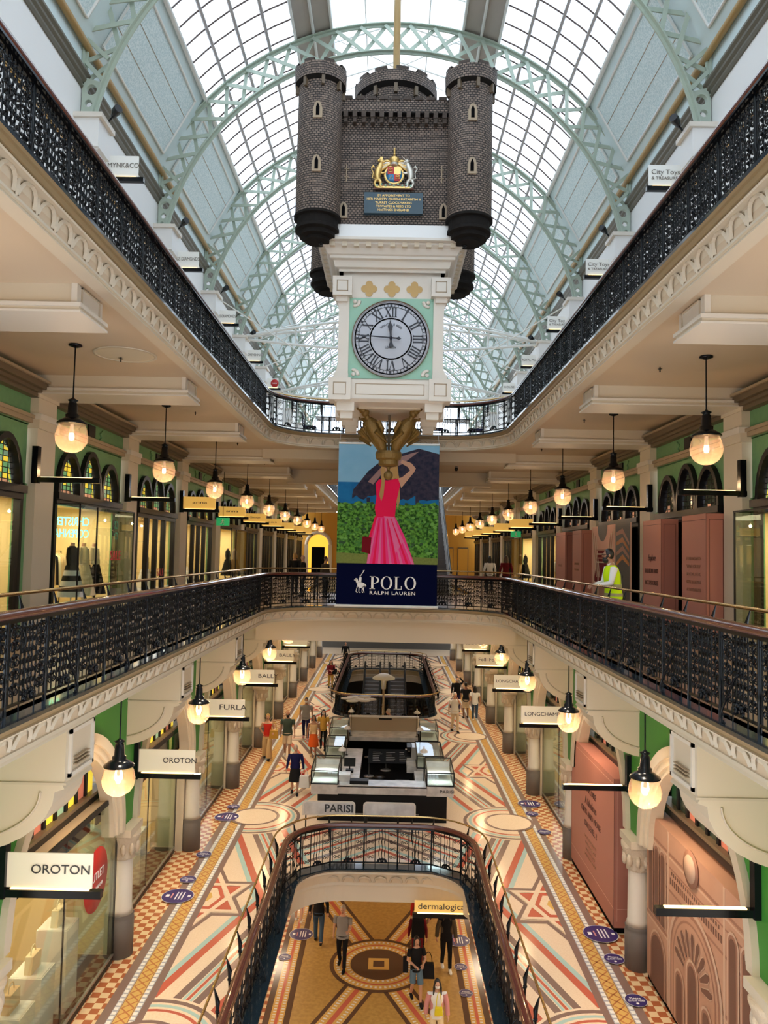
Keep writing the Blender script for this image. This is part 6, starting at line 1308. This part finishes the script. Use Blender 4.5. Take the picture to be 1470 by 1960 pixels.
# cafe furniture on the top bridge
def cafe_chair(label, x, y, rz, z=UZ):
    t = thing('cafe_chair', label, 'chair', (x, y, z), rz, 'black cafe chairs on the top bridge'); b = MB(); b.box(-.22, -.22, .42, .22, .22, .46, 'c_navy'); b.build('seat', t)
    b = MB(); b.tube([(-.22, .22, .44), (-.22, .26, .9), (.22, .26, .9), (.22, .22, .44)], .02, 'black_metal', 6)
    for i in range(5): b.tube([(-.22, .23, .52+.08*i), (.22, .23, .52+.08*i)], .012, 'black_metal', 4)
    for i in range(5): b.tube([(-.18+.09*i, .23, .46), (-.18+.09*i, .25, .88)], .01, 'black_metal', 4)
    b.build('backrest', t)
    for sx in (-1, 1):
        for sy in (-1, 1): g = MB(); g.tube([(sx*.2, sy*.2, 0), (sx*.2, sy*.2, .43)], .018, 'black_metal', 5); g.build('leg', t)
    return t
def cafe_table(label, x, y, z=UZ):
    t = thing('cafe_table', label, 'table', (x, y, z), 0, 'cafe tables'); b = MB(); b.box(-.45, -.35, .72, .45, .35, .76, 'black_metal'); b.build('top', t); b = MB(); b.tube([(0, 0, 0), (0, 0, .72)], .03, 'black_metal', 6); b.box(-.25, -.25, 0, .25, .25, .02, 'black_metal'); b.build('pedestal', t)
for i, cx in enumerate((-2.1, -.1, 2.3)):
    w2 = ['left', 'middle', 'right'][i]; cafe_table('black cafe table on the top bridge, %s of three' % w2, cx, 26.1)
    for j, (dx, rz) in enumerate(((-.68, PI/2), (.68, -PI/2))): cafe_chair('black lattice cafe chair %s the %s top bridge table' % (['left of', 'right of'][j], w2), cx+dx, 26.1, rz)
for i, cx in enumerate((-2.6, -1.2)): cafe_table('dark cafe table on the middle bridge, %s' % ['left', 'right'][i], cx, 27.6, MZ)
# ================================================================== PEOPLE
def remesh(mb, vox, sm=4):
    o = mb.build('tmp'); m = o.modifiers.new('r', 'REMESH'); m.mode = 'VOXEL'; m.voxel_size = vox; m.use_smooth_shade = True; s2 = o.modifiers.new('s', 'SMOOTH'); s2.iterations = sm; s2.factor = .5
    bpy.context.view_layer.update(); me = bpy.data.meshes.new_from_object(o.evaluated_get(bpy.context.evaluated_depsgraph_get())); bpy.data.objects.remove(o)
    out = MB(); k = mb.mats[0]; out.add([v.co[:] for v in me.vertices], [tuple(p.vertices) for p in me.polygons], k, True); return out
def person(label, x, y, z, h=1.72, rz=0, skin='skin', hair='hair_black', hl='short', top='c_white', sleeve=1, bottom='c_black', bt='trousers', step=.14, arms=None, mask=False, shoes='c_black', lean=0, cat='person', beard=False, glasses=False, name='person', open_jacket=None, w=1.0):
    t = thing(name, label, cat, (x, y, z), rz, None); s = h/1.75; t.scale = (s, s, s)
    ly = lambda zz: -lean*max(0, (zz-.95)/.7)**1.3
    P3 = lambda a, b_, c: (a, b_+ly(c), c)
    A = arms or {}; aL = A.get('L', [(.25, .02, 1.15), (.27, -.06, .90)]); aR = A.get('R', [(-.25, .04, 1.15), (-.27, .04, .90)])
    aL = [P3(*p) for p in aL]; aR = [P3(*p) for p in aR]; SL, SR = P3(.18*w, 0, 1.41), P3(-.18*w, 0, 1.41)
    b = MB(); tor = [P3(0, 0, .86), P3(0, .0, .98), P3(0, -.005, 1.12), P3(0, 0, 1.28), P3(0, .005, 1.40), P3(0, .01, 1.46), P3(0, 0, 1.52), P3(0, -.01, 1.56)]
    tr = [(.14*w, .105), (.155*w, .11), (.125*w, .095), (.15*w, .11), (.165*w, .09), (.09, .065), (.052, .052), (.05, .05)]
    b.tube(tor, tr, skin, 14); hd = P3(0, -.02, 1.64); b.sph(hd, (.072, .088, .112), skin, 16, 12); b.sph((hd[0], hd[1]-.025, hd[2]-.055), (.052, .06, .055), skin, 12, 8)
    for S_, ar_ in ((SL, aL), (SR, aR)):
        b.tube([S_, tuple((Vector(S_)+Vector(ar_[0]))/2), ar_[0], tuple((Vector(ar_[0])*.4+Vector(ar_[1])*.6)), ar_[1]], [.055, .048, .040, .036, .026], skin, 10); d = (Vector(ar_[1])-Vector(ar_[0])).normalized(); hp = Vector(ar_[1])+d*.05; b.tube([ar_[1], tuple(hp), tuple(hp+d*.03)], [(.026, .02), (.038, .018), (.034, .014)], skin, 8)
    feet = []
    for sx in (-1, 1):
        st = step*sx; kn = (sx*.095, -.03-abs(st)*.3+st*-.35, .50); an = (sx*.095, st*-1.0 + .0, .09+(.05 if st < 0 and step else 0)); feet.append((sx, kn, an))
        b.tube([(sx*.085, 0, .90), (sx*.092, (kn[1])*.5, .70), kn, ((kn[0]+an[0])/2, (kn[1]+an[1])/2+.02, .30), an, (an[0], an[1]-.0, .03+an[2]-.09)], [.085, .075, .052, .05, .034, .04], skin, 10); b.tube([(an[0], an[1]+.04, an[2]-.05), (an[0], an[1]-.10, an[2]-.06), (an[0], an[1]-.18, an[2]-.065)], [(.035, .03), (.042, .028), (.03, .018)], skin, 8)
    m = remesh(b, .016)
    for sx in (-1, 1): m.sph((hd[0]+sx*.028, hd[1]-.083, hd[2]+.008), (.011, .007, .007), 'eye', 7, 5); m.sph((hd[0]+sx*.073, hd[1]+.005, hd[2]-.005), (.012, .022, .03), skin, 7, 6)
    m.tube([(hd[0], hd[1]-.082, hd[2]+.015), (hd[0], hd[1]-.108, hd[2]-.022), (hd[0], hd[1]-.085, hd[2]-.03)], [.007, .014, .008], skin, 6); m.tube([(hd[0]-.022, hd[1]-.084, hd[2]-.056), (hd[0], hd[1]-.09, hd[2]-.055), (hd[0]+.022, hd[1]-.084, hd[2]-.056)], .006, 'c_maroon', 5)
    for side, ar_ in ((1, aL), (-1, aR)):
        d = (Vector(ar_[1])-Vector(ar_[0])).normalized(); up_v = Vector((0, 1, 0)) if abs(d.z) > .6 else Vector((0, 0, -1)); sd = d.cross(up_v).normalized(); cu = Vector((-side, 0, 0)) if abs(d.z) > .6 else Vector((0, 0, -1)); hp = Vector(ar_[1])+d*.075; acr = up_v if abs(d.z) > .6 else sd
        for j, fl in enumerate((.062, .074, .068, .052)):
            r0 = hp+acr*(-.027+.018*j); m.tube([r0-d*.02, r0+d*fl*.45, r0+d*fl*.8+cu*.02, r0+d*fl*.85+cu*.045], [.0088, .0085, .0075, .006], skin, 6)
        th = Vector(ar_[1])+d*.03-acr*.03; m.tube([th, th-acr*.022+d*.025, th-acr*.026+d*.055+cu*.012], [.011, .010, .008], skin, 6)
    m.build('body', t)
    # clothes
    c = MB(); n0 = 0
    hem = .84 if bt != 'skirt' else .94
    if sleeve >= 0:
        zs = [hem, .98, 1.12, 1.28, 1.40, 1.455] if sleeve > 0 else [hem+.06, 1.0, 1.12, 1.28, 1.36, 1.41]
        rs = [(.165*w, .125), (.168*w, .122), (.142*w, .11), (.166*w, .124), (.178*w, .102), (.095 if sleeve > 0 else .15, .07)]
        c.tube([P3(0, 0, q) for q in zs], rs, top, 16)
        if sleeve > 0:
            for S_, ar_ in ((SL, aL), (SR, aR)):
                mid = Vector(S_).lerp(Vector(ar_[0]), .62); c.tube([tuple(Vector(S_)*.92+Vector((0, 0, .1))), S_, tuple(mid)] if sleeve == 1 else [tuple(Vector(S_)*.92+Vector((0, 0, .1))), S_, ar_[0], tuple(Vector(ar_[0]).lerp(Vector(ar_[1]), .93))], [.05, .068, .060] if sleeve == 1 else [.05, .068, .053, .036], top, 10)
    c.build('top', t)
    if open_jacket:
        c = MB(); c.tube([P3(0, .02, q) for q in (.80, 1.0, 1.28, 1.40, 1.45)], [(.18, .13), (.17, .125), (.178, .13), (.185, .105), (.10, .07)], open_jacket, 14)
        c.f = [f for f in c.f]; keep = []
        for f in c.f:
            cx_ = sum(c.v[i][0] for i in f)/len(f); cy_ = sum(c.v[i][1] for i in f)/len(f)
            keep.append(not (abs(cx_) < .075 and cy_ < -.03) and len(f) == 4)
        c.m = [q for q, k2 in zip(c.m, keep) if k2]; c.sm = [q for q, k2 in zip(c.sm, keep) if k2]; c.f = [q for q, k2 in zip(c.f, keep) if k2]
        for S_, ar_ in ((SL, aL), (SR, aR)): c.tube([S_, ar_[0], tuple(Vector(ar_[0]).lerp(Vector(ar_[1]), .95))], [.075, .065, .055], open_jacket, 10)
        c.build('jacket', t)
    c = MB()
    if bt in ('trousers', 'shorts', 'wide'):
        c.tube([(0, 0, 1.0), (0, 0, .92), (0, 0, .82)], [(.15*w, .112), (.166*w, .125), (.15*w, .115)], bottom, 16)
        for sx, kn, an in feet:
            if bt == 'shorts': c.tube([(sx*.085, 0, .88), (sx*.095, kn[1]*.6, .68), (sx*.097, kn[1]*.9, .54)], [.09, .088, .088], bottom, 12)
            elif bt == 'wide': c.tube([(sx*.085, 0, .88), (sx*.10, kn[1]*.6, .68), kn, (an[0], an[1], an[2]+.0)], [.092, .10, .10, .12], bottom, 12)
            else: c.tube([(sx*.085, 0, .88), (sx*.093, kn[1]*.5, .70), kn, ((kn[0]+an[0])/2, (kn[1]+an[1])/2+.02, .30), (an[0], an[1], an[2]+.01)], [.092, .082, .064, .058, .052], bottom, 12)
    else: c.tube([(0, 0, 1.0), (0, 0, .9), (0, 0, .7), (0, 0, .48)], [(.14, .11), (.17, .13), (.2, .17), (.23, .21)], bottom, 18)
    c.build({'skirt': 'skirt', 'shorts': 'shorts'}.get(bt, 'trousers'), t)
    for sx, kn, an in feet:
        c = MB(); c.tube([(an[0], an[1]+.05, an[2]-.045), (an[0], an[1]-.02, an[2]-.035), (an[0], an[1]-.12, an[2]-.05), (an[0], an[1]-.20, an[2]-.06)], [(.036, .038), (.044, .05), (.05, .036), (.036, .022)], shoes, 10); c.build('shoe', t)
    if hair:
        c = MB(); c.sph((hd[0], hd[1]+.017, hd[2]+.018), (.082, .092, .112), hair, 14, 10)
        if hl in ('long', 'bob'): 
            zz = 1.36 if hl == 'long' else 1.50; c.tube([(hd[0], hd[1]+.03, hd[2]+.02), (hd[0], hd[1]+.055, 1.55), (hd[0], hd[1]+.075, zz)], [(.088, .07), (.095, .05), (.075, .03)], hair, 12)
            for sx in (-1, 1): c.tube([(hd[0]+sx*.072, hd[1]-.02, hd[2]+.03), (hd[0]+sx*.085, hd[1]-.02, 1.56), (hd[0]+sx*.10, hd[1]-.05, zz+.02)], [.022, .03, .014], hair, 8)
        if hl == 'bun': c.sph((hd[0], hd[1]+.10, hd[2]+.05), .045, hair, 10, 8)
        c.build('hair', t)
    if mask: c = MB(); c.sph((hd[0], hd[1]-.045, hd[2]-.045), (.062, .062, .045), 'c_white', 12, 8); c.build('face_mask', t)
    if beard: c = MB(); c.sph((hd[0], hd[1]-.045, hd[2]-.085), (.058, .062, .062), 'hair_black', 12, 9); c.tube([(hd[0]+.07, hd[1]-.02, hd[2]), (hd[0]+.05, hd[1]-.05, hd[2]-.06)], .02, 'hair_black', 6); c.tube([(hd[0]-.07, hd[1]-.02, hd[2]), (hd[0]-.05, hd[1]-.05, hd[2]-.06)], .02, 'hair_black', 6); c.build('beard', t)
    if glasses:
        c = MB()
        for sx in (-1, 1): c.lathe([(.018, -.002), (.022, 0), (.018, .002)], (hd[0]+sx*.028, hd[1]-.098, hd[2]+.008), 'black_metal', 10, ax=1); c.tube([(hd[0]+sx*.05, hd[1]-.096, hd[2]+.01), (hd[0]+sx*.077, hd[1], hd[2]+.01)], .004, 'black_metal', 4)
        c.build('glasses', t)
    return t
def bag(label, x, y, z, k, w=.3, h=.28, rz=0, d=.07, strap=.25, kind='handbag'):
    t = thing(kind, label, 'bag', (x, y, z), rz); b = MB(); b.prism([(-w/2, 0), (w/2, 0), (w/2*.85, h), (-w/2*.85, h)], 1, -d, d, k); b.build('body', t); b = MB(); b.tube([(-w*.3, 0, h)]+[(w*.3*cos(a), 0, h+strap*sin(a)) for a in [PI-PI*i/8 for i in range(9)]], .010, k, 5); b.build('strap', t); return t
hip = {'L': [(.27, .0, 1.17), (.20, -.06, .98)]}
person('person in red top and wide beige trousers walking beside the left shops', -4.45, 29.4, 0, 1.72, 0, 'skin', 'hair_blonde', 'bun', 'c_red', 0, 'c_beige', 'wide', .12, {'R': [(-.30, .05, 1.17), (-.17, -.03, 1.0)], 'L': [(.26, .0, 1.16), (.26, -.2, 1.10)]})
bag('tan shoulder bag carried by the person in the red top', -4.18, 29.2, .85, 'c_mustard', .34, .3, d=.06, strap=.3)
person('bald person in dark olive tee and pale shorts walking in the left ground arcade', -3.72, 29.7, 0, 1.80, 0, 'skin_tan', None, '', 'c_olive', 1, 'c_khaki', 'shorts', .16, w=1.12, shoes='c_white', beard=True)
person('masked person in grey shirt and dark trousers behind the olive tee', -3.32, 32.6, 0, 1.76, 0, 'skin_tan', 'hair_black', 'short', 'c_grey', 1, 'c_navy', 'trousers', .15, mask=True, w=1.08, shoes='c_pink')
person('person in beige vest and orange skirt left of the kiosk', -2.72, 29.8, 0, 1.62, 0, 'skin_tan', 'hair_black', 'bob', 'c_beige', 0, 'c_orange', 'skirt', .1, shoes='c_beige')
person('person with long black hair, floral top and black trousers left of the kiosk', -2.45, 31.0, 0, 1.60, 0, 'skin', 'hair_black', 'long', 'c_mustard', 1, 'c_black', 'trousers', .1, mask=True)
person('elderly grey haired person in navy cardigan and black skirt with a shopping bag', -2.88, 25.3, 0, 1.60, R(5), 'skin', 'hair_grey', 'short', 'c_navy', 2, 'c_black', 'skirt', .08, {'L': [(.27, .0, 1.15), (.30, -.05, .90)], 'R': [(-.26, .0, 1.15), (-.30, -.1, .92)]}, w=1.1)
bag('white and red plastic shopping bag held by the elderly person', -2.56, 25.22, .28, 'c_white', .34, .36, d=.12, strap=.2, kind='shopping_bag')
bag('dark red shopping bag held by the elderly person', -2.66, 25.35, .38, 'c_red', .2, .3, d=.05, strap=.15, kind='shopping_bag')
person('person in maroon top and mustard trousers by the second opening', -3.2, 44.8, 0, 1.66, R(10), 'skin', 'hair_black', 'long', 'c_maroon', 2, 'c_mustard', 'trousers', .08, {'R': [(-.24, -.02, 1.16), (-.08, -.2, 1.15)], 'L': [(.24, -.02, 1.16), (.1, -.2, 1.12)]})
bag('black bag carried by the person in the maroon top', -2.96, 44.75, .85, 'c_black', .28, .3, strap=.3)
person('balding person in pale tee and khaki trousers touching their face', 3.16, 34.5, 0, 1.78, R(15), 'skin', 'hair_grey', '', 'c_white', 1, 'c_khaki', 'trousers', .15, {'L': [(.25, -.1, 1.2), (.06, -.14, 1.52)]}, w=1.15)
bag('dark blue backpack on the person in the pale tee', 3.12, 34.72, 1.05, 'c_navy', .3, .4, R(15), .08, .1, 'backpack')
person('person in white top and dark jeans facing away beside the right shops', 4.35, 37.0, 0, 1.64, PI*.95, 'skin_tan', 'hair_black', 'long', 'c_white', 1, 'c_denim', 'trousers', .05, shoes='c_white')
person('person in black tee and tan shorts facing away, beside the white top', 3.95, 37.4, 0, 1.74, PI, 'skin_dark', 'hair_black', 'short', 'c_black', 1, 'c_khaki', 'shorts', .05)
person('masked person in loose black top with a hand on the head', 3.68, 39.2, 0, 1.72, 0, 'skin', 'hair_black', 'bun', 'c_black', 2, 'c_navy', 'trousers', .1, {'L': [(.32, 0, 1.5), (.12, 0, 1.74)]}, mask=True, w=1.15)
person('grey haired worker in white shirt standing at the back of the kiosk', .32, 31.0, 0, 1.7, R(-60), 'skin', 'hair_grey', 'short', 'c_white', 1, 'c_black', 'trousers', 0, {'L': [(.22, -.15, 1.2), (.1, -.35, 1.1)], 'R': [(-.22, -.15, 1.2), (-.1, -.35, 1.1)]}, lean=.18)
person('person in dark clothes far down the left ground arcade', -2.85, 53.8, 0, 1.7, 0, 'skin', 'hair_black', 'short', 'c_black', 2, 'c_black', 'trousers', .15)
# security guard leaning on the brass rail
g = person('bearded guard in a yellow high visibility vest leaning on the right brass rail', 4.52, 15.12, MZ, 1.90, -PI/2, 'skin_tan', 'hair_black', 'short', 'c_white', 2, 'c_black', 'trousers', 0, {'L': [(.24, -.10, 1.14), (.14, -.32, 1.09)], 'R': [(-.24, -.10, 1.14), (-.10, -.32, 1.09)]}, lean=.08, beard=True, glasses=True, w=1.12)
lyg = lambda zz: -.08*max(0, (zz-.95)/.7)**1.3
b = MB(); zs = [.80, .86, .90, 1.0, 1.06, 1.12, 1.28, 1.40, 1.46]
b.tube([(0, lyg(q), q) for q in zs], [(.215, .165), (.21, .16), (.208, .158), (.20, .15), (.195, .145), (.19, .14), (.20, .15), (.195, .12), (.09, .075)], 'c_hivis', 20, caps=False)
for z_ in (.90, 1.06): b.tube([(0, lyg(z_), z_), (0, lyg(z_), z_+.055)], [(.214 if z_ < 1 else .202, .164 if z_ < 1 else .152), (.210 if z_ < 1 else .2, .16 if z_ < 1 else .15)], 'c_refl', 20, caps=False)
for sx in (-1, 1): b.tube([(sx*.10, .125+lyg(1.1), 1.10), (sx*.10, .128+lyg(1.3), 1.3), (sx*.10, .085+lyg(1.42), 1.415)], [(.022, .006)]*3, 'c_refl', 6)
b.tube([(0, .01+lyg(1.45), 1.44), (0, .0+lyg(1.5), 1.50)], [(.085, .075), (.062, .062)], 'c_white', 14, caps=False)
b.box(-.13, .09, 1.27, .13, .115, 1.36, 'c_navy') if 0 else None
b.build('high_visibility_vest', g); text('lettering', 'SECURITY', .07, (0, .125, 1.25), (PI/2, 0, PI), 'text_dark', g, .26, bold=.004)
person('person with long black hair in a white top on the right middle gallery', 4.65, 34.5, MZ, 1.70, PI, 'skin', 'hair_black', 'long', 'c_white', 2, 'c_black', 'trousers', .08)
person('person with long dark hair in a rust top on the right middle gallery', 5.25, 33.6, MZ, 1.74, PI, 'skin_tan', 'hair_brown', 'long', 'c_maroon', 2, 'c_black', 'trousers', .08)
person('blonde person standing by the left end of the middle bridge', -3.75, 30.8, MZ, 1.68, R(160), 'skin', 'hair_blonde', 'bob', 'c_black', 2, 'c_black', 'trousers', 0)
person('bald person in black standing at the middle bridge tables', -3.25, 29.4, MZ, 1.60, R(-70), 'skin', None, '', 'c_black', 2, 'c_black', 'trousers', 0)
person('dark haired person in a patterned top at the middle bridge tables', -2.35, 29.0, MZ, 1.56, R(60), 'skin', 'hair_brown', 'short', 'c_tweed', 2, 'c_black', 'trousers', 0)
person('person in a blue shirt sitting area side of the top bridge', -.55, 27.2, UZ, 1.65, 0, 'skin', 'hair_brown', 'short', 'c_blue', 1, 'c_navy', 'trousers', 0)
# lower ground floor
person('person in grey tunic and cropped black trousers with crossbody bag, lower floor', -1.05, 22.3, LZ+.012, 1.74, R(-8), 'skin', 'hair_grey', 'short', 'c_grey', 1, 'c_black', 'trousers', .17, {'L': [(.24, -.08, 1.16), (.22, -.28, 1.18)]}, w=1.15)
person('person in blue jeans walking on the lower floor, left of the grey tunic', -1.85, 23.6, LZ+.012, 1.80, PI, 'skin', 'hair_brown', 'short', 'c_black', 2, 'c_denim', 'trousers', .2)
person('person in white trainers partly hidden at the far left of the lower floor', -2.6, 24.9, LZ+.012, 1.75, PI, 'skin', 'hair_brown', 'short', 'c_cream', 1, 'c_beige', 'shorts', .15, shoes='c_white')
person('person in black tee and denim shorts looking at a phone, lower floor', 1.0, 20.75, LZ+.012, 1.68, R(10), 'skin', 'hair_black', 'bob', 'c_black', 1, 'c_shorts', 'shorts', .2, {'L': [(.25, -.03, 1.15), (.14, -.25, 1.12)], 'R': [(-.25, -.03, 1.15), (-.10, -.25, 1.10)]})
bag('black tote bag at the side of the person in denim shorts', .72, 20.85, LZ+.75, 'c_black', .2, .34, PI/2, .07, .3); bag('second black tote bag at the other side of the denim shorts', 1.32, 20.8, LZ+.62, 'c_black', .34, .36, 0, .08, .3)
person('person in a long tweed coat, black leggings and white shoes, lower floor', 1.92, 22.35, LZ+.012, 1.74, R(5), 'skin', 'hair_brown', 'long', 'c_black', 1, 'c_black', 'trousers', .12, open_jacket='c_tweed', shoes='c_white')
person('person in an orange red top behind the black backpack, lower floor', 1.22, 23.6, LZ+.012, 1.70, 0, 'skin', 'hair_black', 'long', 'c_red', 2, 'c_black', 'trousers', .1)
person('person in maroon with a large black backpack facing away, lower floor', 1.1, 22.4, LZ+.012, 1.66, PI, 'skin', 'hair_black', 'short', 'c_maroon', 2, 'c_maroon', 'trousers', .1)
bag('large black backpack on the person in maroon, lower floor', 1.1, 22.2, LZ+1.0, 'c_black', .38, .48, 0, .12, .08, 'backpack')
person('masked person in white top and pink cardigan with long black hair, lower floor', 1.42, 18.75, LZ+.012, 1.68, R(3), 'skin', 'hair_black', 'long', 'c_white', 1, 'c_cream', 'trousers', .1, mask=True, open_jacket='c_pink')
bag('small bright yellow crossbody bag on the person in the pink cardigan', 1.45, 18.54, LZ+.98, 'c_yellow', .2, .17, 0, .04, .35)
